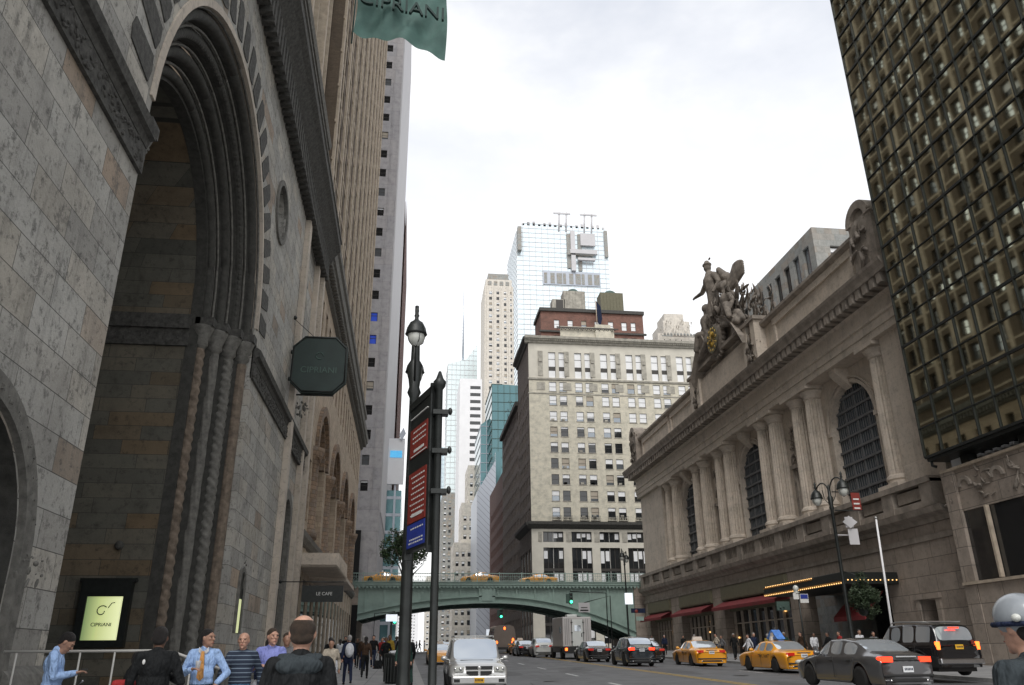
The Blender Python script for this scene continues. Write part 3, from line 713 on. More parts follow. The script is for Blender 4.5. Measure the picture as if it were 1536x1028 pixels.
mb = MB(); F.box(mb, 35.52, 36.28, 2.62, 3.95, -.05, .03); mb.build('poster_sheet', 'poster', pn)
mb = MB(); F.box(mb, 35.46, 35.52, 2.6, 4.4, -.05, .05); F.box(mb, 36.28, 36.34, 2.6, 4.4, -.05, .05); F.box(mb, 35.52, 36.28, 3.95, 4.9, -.05, .02); mb.ell(F(35.9, 4.35, -.1), (.05, .07, .12), 6); mb.build('frame', 'iron', pn)
# handrail of the portal ramp
hr = thing('handrail', 'slim steel handrail in front of the great portal', 'handrail', (-5, 15, .3))
mb = MB(); mb.tube([(-6.6, 15, 1.75), (-4.2, 15, 1.75), (-3.9, 15, 1.72), (-3.0, 15, 1.42)], .022, 8); mb.tube([(-6.6, 15.0, .95), (-3.9, 15, .95)], .012, 6); mb.build('rail', 'frame_wh', hr)
for x, z in ((-6.4, 1.75), (-5.4, 1.75), (-4.85, 1.75), (-3.6, 1.6)):
    mb = MB(); mb.tube([(x, 15, .28), (x, 15, z - .01)], .016, 6); mb.ell((x, 15, .95), (.028, .028, .028), 6); mb.build('post', 'frame_wh', hr)

# ------------------------------------------------------------------ brown ribbed office tower
tw = thing('office_tower', 'tall brown brick tower with pale ribs and big terracotta arches, next after the bank', 'building', (-7, 79, 1.4))
A0, A1 = 52.0, 106.0
arc = [61, 72.5, 84, 95.5]
mb = MB(); arched_wall(mb, F, A0, A1, 9.2, 21.6, [(55.0, .7, 10.2, 14.4, 0)] + [(a, 3.5, 9.5, 15.6, 3.6) for a in arc] + [(104, .8, 10.2, 14.4, 0)], 1.4)
arched_wall(mb, F, A0, A1, 21.6, 27.6, [(53.9 + 1.0 + i * 2.83, .62, 22.4, 26.4, 0) for i in range(18)], .5)
mb.build('lower_wall', 'tan', tw)
mb = MB(); F.box(mb, A0 + .1, A1 - .1, 0, 27.5, -1.6, -1.45); F.box(mb, A0 + .1, A1 - .1, 21.7, 27.5, -.6, -.5); mb.build('dark_glazing', 'dkwin', tw)
mb = MB()
for i in range(16):
    for z in (12.5, 14.5): F.box(mb, 58 + i * 2.6, 60.4 + i * 2.6, z, z + .35, -1.45, -1.25)
mb.build('window_bars', 'tan', tw)
for a in arc:
    mb = MB(); arch_ring(mb, F, a, 15.6, 3.5, 4.2, -.2, .25, 0, 22); arch_ring(mb, F, a, 15.6, 3.1, 3.52, -.6, -.05, 0, 22); mb.build('arch_moulding', 'terracotta', tw)
for a in [57.0] + [(p + q) / 2 for p, q in zip(arc, arc[1:])] + [99.6]:
    mb = MB(); p = F(a, 0, -.45); mb.lathe([(1.05, 9.25), (1.05, 9.6), (.9, 9.8), (.82, 14.2), (.85, 14.4), (1.1, 15.2), (1.15, 15.6)], (p[0], p[1], 0), 18); lump(mb, (p[0] + .2, p[1], 14.9), (.7, .8, .35), 14, 0, int(a)); mb.build('column', 'terracotta', tw)
mb = MB(); F.prof(mb, A0, A1, [(-.1, 8.5), (.15, 8.6), (.35, 8.9), (.4, 9.2), (-.1, 9.25)]); F.prof(mb, A0 + .01, A1 + .3, [(-.1, 27.6), (.25, 27.8), (.4, 28.3), (.85, 28.6), (.95, 29.2), (-.1, 29.3)]); F.prof(mb, A0 + .01, A1 + .3, [(-.1, 31.6), (.2, 31.7), (.55, 32.0), (.6, 32.4), (-.1, 32.5)])
for i in range(90): F.box(mb, A0 + .2 + i * .6, A0 + .45 + i * .6, 28.0, 28.55, .3, .72)
mb.build('cornice', 'carved', tw)
mb = MB(); k = 0
for u in [52.0 + i * 3.6 for i in range(16)]:
    F.box(mb, u, u + .5, 0, 8.5, -.5, .04)
F.box(mb, A0, A1, 6.6, 8.5, -.6, -.03); mb.build('ground_floor_pier', 'rib', tw)
mb = MB(); F.box(mb, A0, A1, 0, 6.6, -.2, -.06); mb.build('shopfront_glass', 'dkwin', tw)
cols = [c for i in range(10) for c in ((1.15 + i * 5.4, 2.65 + i * 5.4), (3.1 + i * 5.4, 4.6 + i * 5.4))]; rows = [(30.5 + i * 3.45, 32.75 + i * 3.45) for i in range(1, 35)]
FT = Fr((-7, A0, 0), (0, 1, 0), (1, 0, 0))
facade(tw, FT, A1 - A0, 29.25, 152, cols, rows, .5, 'brown', lambda a, c: ('mir' if (int(a * 3.3) * 7 + int(c * 1.7) * 5) % 11 < (9 if c > 60 else 3) else ('dark' if int(a + c) % 3 else 'sash'), int(a * 7 + c * 3)), name='upper_wall')
mb = MB()
for i in range(21):
    u = A0 + (.2 if i % 2 == 0 else .13) + i * 2.7; big = i % 2 == 0
    F.box(mb, u, u + (.55 if big else .22), 32.5, 152, -.02, .20 if big else .09)
for j in range(35):
    z = 29.6 + j * 3.45
    F.box(mb, A0, A1, z + .45, z + .7, -.02, .07)
mb.build('pale_rib', 'rib', tw)
mb = MB(); F.box(mb, A0 + .003, A0 + .2, 0, 152, -.9, -.004); F.box(mb, A1 - .2, A1 - .003, 0, 152, -.9, -.004); mb.box(-32, -7.05 - .7, A0 + .05, A1 - .02, .0, 151.9); mb.build('tower_mass', 'brown', tw)

# grey panel tower across the avenue
gt = thing('office_tower', 'smooth grey slab tower with one column of small windows, two of them bright blue', 'building', (-15, 130, 2.6))
FC = Fr((-30, 130, 0), (1, 0, 0), (0, -1, 0))
zr = [(26.8 + i * 4.28, 28.5 + i * 4.28) for i in range(33)]
def kk(a, c):
    i = round((c - 26.8) / 4.28)
    if i in (6, 7): return ('blue', 0)
    return ('dark' if i % 4 else 'sash', i)
facade(gt, FC, 25.0, 2.3, 170, [(13.4, 14.8), (21.7, 22.9)], zr, .25, 'conc', kk)
mb = MB(); mb.box(-30, -5.02, 130.4, 200, 2.3, 170); mb.box(-6.55, -6.4, 129.9, 130.05, 24, 170)
mb.build('tower_mass', 'conc', gt)
mb = MB(); mb.box(-5.02, -4.92, 134, 199.5, 24, 170); mb.build('white_side_wall', 'concw', gt)
mb = MB(); mb.box(-9.6, -7.7, 129.7, 129.95, 10, 20.5); mb.build('dark_opening', 'black', gt)
et = thing('office_building', 'brown brick building edge far past the grey slab tower', 'building', (-6, 230, 2.6))
FE = Fr((-4.6, 204, 0), (0, 1, 0), (1, 0, 0))
facade(et, FE, 60, 2.4, 128, [(2 + i * 5, 4 + i * 5) for i in range(11)], [(10 + i * 4, 12 + i * 4) for i in range(28)], .3, 'maroon', lambda a, c: ('sash', int(a + c)), budget=12)
mb = MB(); mb.box(-30, -4.95, 204, 264, 2.4, 127); mb.build('mass', 'maroon', et)
bb = thing('billboard', 'white rooftop billboard with a bright blue band, left of the street lamp', 'billboard', (-3.4, 160, 34))
mb = MB(); mb.box(-5.0, -1.7, 159.5, 160, 34, 43.4); mb.build('board', 'white', bb); mb = MB(); mb.box(-4.6, -2.2, 159.4, 159.5, 39.4, 40.8); mb.build('blue_band', plain('cyan screen', (.1, .45, .75), .4, emit=(.1, .5, .9), es=.5), bb)
mb = MB(); mb.prism([(-2.9, 44), (-2.1, 45.6), (-1.6, 44.4), (-2.4, 42.9)], 'y', 159, 159.5); mb.box(-3.5, -3.1, 160.1, 160.5, 2.6, 43.0); mb.build('support', 'steel', bb)
bn = thing('screen_building', 'narrow grey green building behind the billboard', 'building', (-3.4, 168, 2.6))
mb = MB(); mb.box(-9, -2.0, 161, 195, 2.3, 33); mb.build('wall', 'teal_glass', bn); mb = MB()
for i in range(9): mb.box(-9.05, -1.95, 160.93, 161.0, 4 + i * 3.4, 4.6 + i * 3.4)
mb.build('floor_band', 'steel', bn)

# ------------------------------------------------------------------ signs on the bank side
fl = thing('banner', 'large green cloth banner reading CIPRIANI hanging high at the top left', 'banner', (-.9, 22, 21))
mb = MB(); nx, nz = 30, 20; y0 = 22; vs = []
for j in range(nz + 1):
    for i in range(nx + 1):
        s, t = i / nx, j / nz
        x = -2.6 + 3.2 * s + .05 * sin(t * 4); zb = 21.8 - .3 * s - .25 * s ** 6; z = zb + (24.8 - zb) * t
        yy = y0 + .16 * sin(s * 9 + t * 5 * (1 - s)) * (1 - t * .4) + .09 * sin(s * 21 - t * 9) + .3 * s
        vs.append((x, yy, z))
mb.add(vs, [(j * (nx + 1) + i, j * (nx + 1) + i + 1, (j + 1) * (nx + 1) + i + 1, (j + 1) * (nx + 1) + i) for j in range(nz) for i in range(nx)], 0, True)
cl = mb.build('cloth', 'flag', fl); text('CIPRIANI', .76, 'flagtext', face_mtx((-.95, 21.72, 22.85), (1, .03, -.14), (.0, 0, 1)), cl, depth=.06)
mb = MB(); mb.tube([(-2.63, 22, 21.3), (-2.6, 22, 24.5)], .03, 6); mb.build('hem', 'flagtext', fl)
mb = MB(); mb.tube([(-7, 22, 23.6), (.9, 22.1, 24.6)], .06, 8); mb.build('pole', 'iron', fl)
oc = thing('octagonal_sign', 'dark green octagonal sign reading CIPRIANI bracketed off the bank wall', 'sign', (-5.7, 45, 18))
mb = MB(); cx, cz, hw, hh, c = -5.38, 16.85, 1.47, 1.62, .62
octo = lambda k: [(cx - hw * k + c, cz - hh * k), (cx + hw * k - c, cz - hh * k), (cx + hw * k, cz - hh * k + c), (cx + hw * k, cz + hh * k - c), (cx + hw * k - c, cz + hh * k), (cx - hw * k + c, cz + hh * k), (cx - hw * k, cz + hh * k - c), (cx - hw * k, cz - hh * k + c)]
mb.prism(octo(1), 'y', 42.4, 42.75); sg = mb.build('board', 'signgreen', oc); bevel(sg, .05)
pts = octo(.985); mb = MB(); mb.tube([(x, 42.39, z) for x, z in pts + pts[:1]], .05, 6); mb.build('rim', 'iron', oc)
text('CIPRIANI', .5, 'signtext', face_mtx((cx, 42.385, cz - .35), (1, 0, 0), (0, 0, 1)), sg)
mb = MB(); mb.tube([(cx + .2 * cos(t * .4), 42.38, cz + .5 + .2 * sin(t * .4)) for t in range(14)], .025, 5); mb.build('emblem', 'signtext', sg)
mb = MB()
for z in (16.0, 17.6): mb.tube([(-7.1, 42.6, z), (cx - hw + .05, 42.6, z)], .06, 6); mb.ell((-6.95, 42.6, z), (.12, .12, .12), 6)
mb.tube([(-7.0, 42.5, 19.6), (-5.7, 42.5, 18.45)], .02, 5); mb.ell((-6.95, 42.5, 19.65), (.13, .13, .13), 6); mb.tube([(-6.5, 42.6, 15.1), (-4.5, 42.6, 15.1)], .05, 6); mb.build('bracket', 'iron', oc)
cn = thing('canopy', 'pale ribbed metal canopy over the entrance beside the bank', 'canopy', (-6, 55, 7.5))
mb = MB(); mb.prism([(-7.2, 7.75), (-4.95, 7.75), (-4.5, 7.3), (-4.5, 7.1), (-7.2, 7.1)], 'y', 52.6, 60.5)
for i in range(14): mb.box(-7.0, -4.42, 52.8 + i * .57, 52.95 + i * .57, 7.0, 7.85)
mb.build('canopy_roof', 'gct_s', cn); mb = MB(); mb.box(-7.2, -4.4, 60.5, 69, 6.75, 7.0); mb.build('lower_slab', 'gct_s', cn)
lc = thing('cafe_sign', 'black box sign reading LE CAFE hanging from a rod below the canopy', 'sign', (-4.6, 46, 4.8))
mb = MB(); mb.box(-5.7, -3.5, 45.85, 46.1, 4.45, 5.3); bd = mb.build('board', 'iron', lc); text('LE CAFE', .24, 'whitetext', face_mtx((-4.5, 45.84, 4.86), (1, 0, 0), (0, 0, 1)), bd)
mb = MB(); mb.tube([(-7, 46, 5.5), (-3.5, 46, 5.5)], .03, 6); mb.ell((-6.9, 46, 5.5), (.1, .1, .1), 6); mb.build('rod', 'iron', lc)
split_parts(bank, ('wall', 'string_course', 'carved_surround', 'window_lattice', 'upper_wall', 'buttress', 'plinth', 'shaded_recess', 'carved_voussoir_block', 'upper_rib', 'impost', 'cornice', 'gallery_column'))
split_parts(tw, ('cornice', 'window_bars', 'ground_floor_pier', 'pale_rib', 'dark_glazing', 'arch_moulding', 'tower_mass'), .1)
# ------------------------------------------------------------------ green viaduct
vd = thing('viaduct', 'green painted steel arch bridge carrying the avenue over the street', 'bridge', (12, 115, 2.3))
def az(x): return 8.25 - (.0070 if x < 11 else .0118) * (x - 11) ** 2
xs = [-9 + i * 42.5 / 60 for i in range(61)]
for yy, nm in ((110, 1), (122, 0)):
    mb = MB()
    for a, b in zip(xs, xs[1:]):
        mb.add([(a, yy, az(a)), (b, yy, az(b)), (b, yy, 10.3), (a, yy, 10.3), (a, yy + .25, az(a)), (b, yy + .25, az(b)), (b, yy + .25, 10.3), (a, yy + .25, 10.3)], [(0, 1, 2, 3), (4, 7, 6, 5), (0, 4, 5, 1)])
    mb.build('spandrel_plate', 'greenpaint', vd)
mb = MB()
for yy in (109.75,):
    for a, b in zip(xs, xs[1:]):
        for lo, hi, d in ((-.05, .14, .12), (.75, .9, .05)):
            mb.add([(a, yy - d, az(a) + lo), (b, yy - d, az(b) + lo), (b, yy - d, az(b) + hi), (a, yy - d, az(a) + hi), (a, 110, az(a) + lo), (b, 110, az(b) + lo), (b, 110, az(b) + hi), (a, 110, az(a) + hi)], [(0, 1, 2, 3), (3, 2, 6, 7), (0, 4, 5, 1)])
for i in range(17):
    x = -8 + i * 2.5
    if az(x) + .9 < 10.25: mb.box(x - .09, x + .09, 109.85, 109.997, az(x) + .9, 10.3)
mb.box(-9, 33.5, 109.5, 110.3, 10.3, 10.5); mb.box(-9, 33.5, 109.4, 110.3, 10.5, 10.82); mb.box(-9, 33.5, 109.3, 110.2, 10.82, 10.95)
for i in range(84): mb.box(-8.9 + i * .5, -8.68 + i * .5, 109.42, 109.55, 10.1, 10.3)
mb.box(9.4, 11.6, 109.7, 110, 8.2, 10.3); mb.box(9.8, 11.2, 109.6, 109.72, 8.5, 10.0); mb.build('arch_rib', 'greenpaint', vd)
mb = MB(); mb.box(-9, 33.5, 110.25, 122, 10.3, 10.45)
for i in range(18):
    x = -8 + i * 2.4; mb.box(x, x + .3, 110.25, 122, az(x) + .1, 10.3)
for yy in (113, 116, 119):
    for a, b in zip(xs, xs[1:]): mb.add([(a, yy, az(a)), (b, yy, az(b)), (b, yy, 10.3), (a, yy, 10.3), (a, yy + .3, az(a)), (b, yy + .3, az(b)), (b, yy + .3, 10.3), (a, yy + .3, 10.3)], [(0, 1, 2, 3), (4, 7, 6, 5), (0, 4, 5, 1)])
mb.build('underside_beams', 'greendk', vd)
mb = MB(); mb.box(-9, 33.5, 109.5, 109.58, 11.95, 12.05); mb.box(-9, 33.5, 109.5, 109.56, 11.05, 11.1); mb.box(-9, 33.5, 109.51, 109.55, 11.6, 11.64)
for i in range(142): x = -8.9 + i * .3; mb.box(x, x + .035, 109.52, 109.55, 11.0, 12.0)
for i in range(15): x = -8.9 + i * 3; mb.box(x, x + .12, 109.48, 109.6, 10.95, 12.15)
for i in range(71):
    x = -8.9 + i * .6; mb.tube([(x, 109.53, 11.1), (x + .3, 109.53, 11.6), (x + .6, 109.53, 11.1)], .02, 4)
mb.build('railing', 'greenpaint', vd)
mb = MB(); mb.box(-12, -6.4, 109.6, 124, 0, 10.3); mb.box(30.6, 36, 109.6, 124, 0, 10.3); mb.build('abutment', 'gct_b', vd)
mb = MB(); mb.box(-9, -6.39, 109.5, 110, 2, 8); mb.build('dark_wall_panel', 'black', vd)

# ------------------------------------------------------------------ cream hotel facing the camera
ht = thing('hotel_building', 'big cream brick hotel with paired sash windows facing down the street, brick penthouse on top', 'building', (58, 178, 2.6))
X0, X1, Y0 = 27.0, 92.0, 178.0
FH = Fr((X0, Y0, 0), (1, 0, 0), (0, -1, 0))
cols = []
for i in range(10):
    a = 4.9 + i * 6.45; cols += [(a, a + 1.75), (a + 2.55, a + 4.3)]
rws = [55.75 - 3.78 * i for i in range(7)]
rows = [(33.1 - 2.2, 33.1)] + [(z - 2.35, z) for z in rws] + [(57.3, 59.7), (60.7, 63.1)]
rows = sorted(rows)
facade(ht, FH, X1 - X0, 29.9, 63.6, cols, rows, .22, 'beige', lambda a, c: ('sashw' if c > 50 or (c > 44 and int(a) % 3 == 0) else 'sash', int(a * 3 + c * 5)), revmat='beige_d', sill=.1)
facade(ht, FH, X1 - X0, 63.6, 73.2, cols, [(64.2, 70.8)], .35, 'beige_s', lambda a, c: ('tri', 0), budget=30)
lc2 = [(2.6 + i * 6.45 + .0, 2.6 + i * 6.45 + 4.6) for i in range(9)]
facade(ht, FH, X1 - X0, 2, 28.2, lc2, [(14.6, 24.1), (25.3, 27.6), (4.0, 12.0)], .5, 'beige_s', lambda a, c: ('loft', int(a)), budget=40, revmat='frame_dk')
mb = MB()
FH.prof(mb, -.9, X1 - X0, [(-.1, 28.2), (.5, 28.5), (1.2, 29.1), (1.3, 29.7), (-.1, 29.9)]); mb.build('dark_cornice', 'carved_dk', ht)
mb = MB()
FH.prof(mb, -.9, X1 - X0, [(-.1, 72.9), (.35, 73.1), (.5, 73.6), (1.2, 74.0), (1.3, 74.6), (-.1, 74.8)])
FH.prof(mb, -.2, X1 - X0, [(-.05, 63.5), (.25, 63.6), (.3, 64.0), (-.05, 64.05)]); FH.prof(mb, -.2, X1 - X0, [(-.05, 60.0), (.12, 60.05), (.12, 60.3), (-.05, 60.35)])
for i in range(130): FH.box(mb, i * .5, i * .5 + .25, 73.55, 73.95, .4, .95)
for i in range(10):
    u = 1.2 + i * 6.45 + .1
    FH.box(mb, u + .6, u + 2.6, 61.0, 62.9, -.02, .08); FH.box(mb, u + 1.0, u + 2.2, 64.6, 71, -.02, .15); FH.box(mb, u + 1.2, u + 2.0, 68.2, 69.2, .15, .35)
    FH.box(mb, u + .2, u + 1.0, 25.4, 27.5, -.02, .12) if i < 1 else FH.box(mb, u + .1 - .0, u + 1.2, 25.4, 27.5, -.02, .12)
for i in range(20):
    a = 4.9 + (i // 2) * 6.45 + (i % 2) * 2.55
    FH.box(mb, a - .2, a + 1.95, 30.0, 30.15, 0, .75)
mb.build('carved_trim', 'beige_d', ht)
mb = MB()
for i in range(20):
    a = 4.9 + (i // 2) * 6.45 + (i % 2) * 2.55
    for k in range(8): FH.box(mb, a - .15 + k * .29, a - .11 + k * .29, 30.15, 31.0, .68, .72)
    FH.box(mb, a - .2, a + 1.95, 31.0, 31.06, .66, .74); lump(mb, FH(a + .9, 30.5, .5), (.8, .2, .3), 6, 0, i, 5)
mb.build('window_balcony', 'iron', ht)
rr = random.Random(77)
for k in range(26):
    a, c = rr.choice(cols[:14]), rr.choice(rows[:8])
    mb = MB(); FH.box(mb, a[0] + .35, a[0] + 1.05, c[0] + .08, c[0] + .5, -.2, .18); mb.build('air_conditioner', 'beige_d', ht)
FS = Fr((X0, Y0, 0), (0, 1, 0), (-1, 0, 0))
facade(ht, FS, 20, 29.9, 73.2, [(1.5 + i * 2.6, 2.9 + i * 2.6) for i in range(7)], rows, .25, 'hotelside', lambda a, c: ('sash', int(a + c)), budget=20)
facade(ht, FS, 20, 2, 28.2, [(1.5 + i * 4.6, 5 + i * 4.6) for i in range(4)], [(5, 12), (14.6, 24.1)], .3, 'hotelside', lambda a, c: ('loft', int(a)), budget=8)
mb = MB(); FS.prof(mb, -.3, 20, [(-.1, 28.2), (.5, 28.5), (1.2, 29.1), (1.3, 29.7), (-.1, 29.9)]); FS.prof(mb, -.3, 20, [(-.1, 72.9), (.35, 73.1), (.5, 73.6), (1.2, 74.0), (1.3, 74.6), (-.1, 74.8)])
mb.build('side_cornice', 'carved_dk', ht)
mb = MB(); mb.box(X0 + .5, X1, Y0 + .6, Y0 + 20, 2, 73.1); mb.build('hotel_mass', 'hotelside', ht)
FP = Fr((31.6, 186, 0), (1, 0, 0), (0, -1, 0))
facade(ht, FP, 27.4, 74.6, 85.3, [(3.5 + i * 3.6, 4.9 + i * 3.6) for i in range(6)] + [(24, 25.3)], [(76.3, 78.6), (80.6, 83.0)], .25, 'redbrick', lambda a, c: ('sashw', int(a)), name='penthouse_wall')
mb = MB(); mb.box(31.7, 58.9, 186.4, 196, 74.6, 85.2); mb.build('penthouse_mass', 'redbrick', ht)
mb = MB(); mb.box(31.3, 59.3, 185.5, 196, 85.3, 86.2); mb.box(31.2, 59.6, 185.6, 186.1, 79.4, 79.9); mb.build('penthouse_cornice', 'carved_dk', ht)
mb = MB(); mb.box(36, 50, 182.5, 183, 76, 79.8); mb.box(45, 49, 182, 184, 74.8, 80.4); mb.build('roof_screen', 'beige', ht)
mb = MB()
for i in range(28): mb.tube([(35 + i * .55, 182, 78.6 + .3 * (i % 2)), (35.5 + i * .55, 182, 79.2 - .3 * (i % 2))], .1, 4)
mb.box(35, 51, 181.9, 182.1, 76.3, 76.6); mb.box(35, 51, 181.9, 182.1, 79.1, 79.4)
for i in range(14): mb.box(62 + i * .5, 62.2 + i * .5, 182, 182.2, 75, 76.5 + (i % 3) * .3)
mb.build('roof_lattice', 'frame_dk', ht)
for cx, w in ((41.0, 2.9), (51.2, 3.1)):
    t = thing('water_tank', 'grey box water tank on the brick penthouse, ' + ('the left one' if cx < 45 else 'the right one'), 'water tank', (cx, 189, 86))
    mb = MB(); mb.box(cx - w, cx + w, 187, 191, 86.8, 92.0); mb.box(cx - w * .9, cx - w * .7, 187.2, 190.8, 86.1, 86.8); mb.box(cx + w * .7, cx + w * .9, 187.2, 190.8, 86.1, 86.8)
    for i in range(8): mb.box(cx - w + i * w / 3.6, cx - w + .08 + i * w / 3.6, 186.93, 187, 86.8, 92)
    mb.build('tank_body', 'beige_d' if cx < 45 else 'olive', t); mb = MB(); mb.ell((cx, 189, 91.9), (w * .6, 1.8, 1.5), 8); mb.build('dome', 'greendk', t)
t = thing('roof_plant', 'small grey air handling box left of the water tanks', 'roof plant', (36.6, 188, 86)); mb = MB(); mb.box(35, 38.4, 187, 190, 86.2, 89.4); mb.build('casing', 'beige_d', t); mb = MB(); mb.box(36, 37.9, 186.9, 187, 86.7, 89.2); mb.build('grille', 'frame_dk', t)
t = thing('flagpole', 'short flagpole with drooping dark flag on the brick penthouse', 'flagpole', (46, 184, 79)); mb = MB(); mb.tube([(46, 184, 80), (46, 184, 88)], .12, 6); mb.build('pole', 'rib', t); mb = MB(); mb.prism([(46.1, 88), (47.2, 86.5), (47.5, 83), (46.9, 80.6), (46.3, 82)], 'y', 184, 184.1); mb.build('flag', 'c_navy', t)

# ------------------------------------------------------------------ buildings further down the street
def simple(name, label, x0, x1, y, d, z1, mat, cols, rows, kf, budget=16, side=None, dep=.3, z0=2.3):
    t = thing(name, label, 'building', ((x0 + x1) / 2, y, 2.6)); f = Fr((x0, y, 0), (1, 0, 0), (0, -1, 0))
    facade(t, f, x1 - x0, z0, z1, cols, rows, dep, mat, kf, budget=budget)
    f2 = Fr((x0, y, 0), (0, 1, 0), (-1, 0, 0))
    if side: facade(t, f2, d, z0, z1, side[0], side[1], dep, side[2] if len(side) > 2 else mat, kf, budget=0)
    mb = MB(); mb.box(x0 + (dep + .3 if side else .0), x1, y + dep + .3, y + d, z0, z1 - .05); mb.build('mass', mat, t); return t
def grid(n, a, p, w): return [(a + i * p, a + i * p + w) for i in range(n)]
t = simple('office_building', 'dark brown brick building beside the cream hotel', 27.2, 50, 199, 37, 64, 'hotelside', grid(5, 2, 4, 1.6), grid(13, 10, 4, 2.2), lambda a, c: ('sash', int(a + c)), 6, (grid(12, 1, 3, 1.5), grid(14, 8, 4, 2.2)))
mb = MB(); mb.box(26.3, 50, 198.5, 236, 63.2, 64.4); lump(mb, (27.5, 214, 66.5), (1.5, 8, 2.5), 20, 0, 2); mb.build('cornice', 'carved_dk', t)
simple('office_building', 'maroon brick building between the hotel and the teal glass tower', 27.4, 48, 237, 40, 54, 'maroon', grid(4, 2, 4, 1.6), grid(10, 10, 4, 2.2), lambda a, c: ('sash', int(a + c)), 4, (grid(12, 1, 3, 1.5), grid(10, 8, 4, 2.2)))
def curtain(name, label, poly, y, d, glass, ux, uz, frame='steel', z0=2.3, w=.25):
    """glass tower: front outline poly (x,z), mullion grid on the face"""
    t = thing(name, label, 'building', (sum(p[0] for p in poly) / len(poly), y, 2.6))
    mb = MB(); mb.prism(poly, 'y', y, y + d); mb.build('curtain_wall', glass, t)
    xs_ = [p[0] for p in poly]; x0, x1 = min(xs_), max(xs_)
    def top(x):
        best = z0; k = len(poly)
        for i in range(k):
            (a, b), (c, e) = poly[i], poly[(i + 1) % k]
            if a != c and min(a, c) <= x <= max(a, c): best = max(best, b + (e - b) * (x - a) / (c - a))
        return best
    mb = MB(); x = x0
    while x <= x1: mb.box(x - w / 2, x + w / 2, y - .12, y - .003, z0, top(min(max(x, x0 + .01), x1 - .01))); x += ux
    z = z0 + uz
    while z < max(p[1] for p in poly):
        a, b = x0, x1
        while a < x1 and top(a + .01) < z: a += .5
        while b > a and top(b - .01) < z: b -= .5
        if b > a: mb.box(a, b, y - .2, y - .123, z - w / 2, z + w / 2)
        mb.box(x0 - .2, x0 - .003, y, y + d, z - w / 2, z + w / 2) if top(x0 + .01) > z else None
        z += uz
    mb.build('mullion', frame, t); return t
t = curtain('glass_tower', 'pale blue glass skyscraper still under construction above the hotel roof', [(80, 2.3), (150, 2.3), (150, 322), (146, 325), (82, 327), (75.5, 318), (75.5, 2.3)], 550, 60, 'pale_glass', 5.1, 4.2, 'concw', w=.35)
mb = MB()
mb.box(96, 142, 549.2, 549.8, 272, 284); mb.build('plant_floor', 'steel', t)
mb = MB()
for i in range(9): mb.box(97 + i * 5, 99.3 + i * 5 + (i % 3), 549, 549.15, 273, 282)
for x in (116, 125): mb.box(x, x + 3, 549, 549.5, 285 if x > 120 else 287, 318)
mb.box(116, 137, 547, 549, 298, 303); mb.box(76, 79, 545, 549, 299, 320); mb.box(147, 149.5, 548, 549, 298, 322)
mb.build('construction_hoist', 'ribgrey', t)
mb = MB(); mb.box(119, 122.5, 547, 549, 284, 320); mb.box(127, 139, 547, 549, 307, 318); mb.box(118, 140, 546, 549, 299, 302.5); mb.box(124, 138, 545.5, 548, 293, 295)
for x in (110, 116, 131, 137): mb.tube([(x, 550, 320), (x + 1, 550, 338)], .7, 4)
mb.box(106, 120, 549, 550, 336, 337.2); mb.box(128, 142, 549, 550, 336, 337.2)
for i in range(16): mb.box(80 + i * 4.4, 82 + i * 4.4, 550, 551, 324, 326 + (i % 3))
mb.build('roof_gear', 'concw', t)
t = simple('tower', 'slender cream stone tower with dark crown, left of the blue glass skyscraper', 45.6, 66.0, 500, 30, 244, 'cream', grid(3, 3.2, 5.2, 2.4) + [(18, 19.2)], grid(46, 40, 4.4, 2.3), lambda a, c: ('sash', int(a + c)), 10)
mb = MB(); mb.box(46.5, 65, 501, 528, 244, 250); 
for x in (46.0, 51.2, 56.2, 61.2, 65.0): mb.box(x - .3, x + .6, 499.3, 499.9, 30, 244)
mb.build('crown', 'cream', t)
mb = MB(); mb.box(48.5, 63, 504, 524, 250, 256)
for i in range(4): mb.box(48 + i * 4.2, 50.5 + i * 4.2, 500.7, 501.2, 245.5, 248.5)
mb.build('dark_crown', 'ribgrey', t)
t = curtain('glass_tower', 'pale green glass skyscraper with a slanted top and thin spire', [(25.3, 2.3), (49, 2.3), (49, 239), (40, 226), (25.3, 222)], 600, 30, 'paler_glass', 3.4, 4.2, 'concw', w=.3)
mb = MB(); mb.tube([(38, 610, 225), (38, 610, 262), (38, 610, 296)], [1.0, .6, .12], 6); 
for i in range(12): mb.tube([(37.2, 610, 228 + i * 3), (38.8, 610, 231 + i * 3)], .15, 4)
mb.build('spire', 'steel', t)
t = simple('office_building', 'plain white tower with black window bands on its right side', 24.7, 37.0, 420, 30, 147, 'white', [(5.8, 11.6)], grid(30, 22, 4.1, 1.9), lambda a, c: ('plain', 0), 8, None, .2)
for k, (x0, x1, y, z1, lab) in enumerate(((19.0, 34.0, 352, 48, 'lowest cream block with stepped wings, at the foot of the towers'), (22.5, 33.5, 356, 66, 'cream block with dark sash windows rising behind the lowest one'), (25.5, 33.0, 360, 84, 'cream setback tower standing before the white tower'))):
    simple('office_building', lab, x0, x1, y, 20, z1, 'cream', grid(int((x1 - x0) / 2.6), 1, 2.6, 1.3), grid(int((z1 - 8) / 4), 6, 4, 2), lambda a, c: ('sash', int(a + c)), 10, (grid(5, 1, 4, 1.6), grid(int((z1 - 8) / 4), 6, 4, 2)), .2)
t = thing('office_building', 'building with pale diagonally ribbed metal wall and green glass edge', 'building', (29, 300, 2.6))
mb = MB(); mb.prism([(24.8, 2.3), (32.0, 2.3), (32.0, 72.6), (24.8, 60)], 'y', 300, 330); mb.build('ribbed_wall', 'diag', t); mb = MB(); mb.box(32.0, 34.0, 300.2, 330, 2.3, 76); mb.build('glass_edge', 'teal_glass', t)
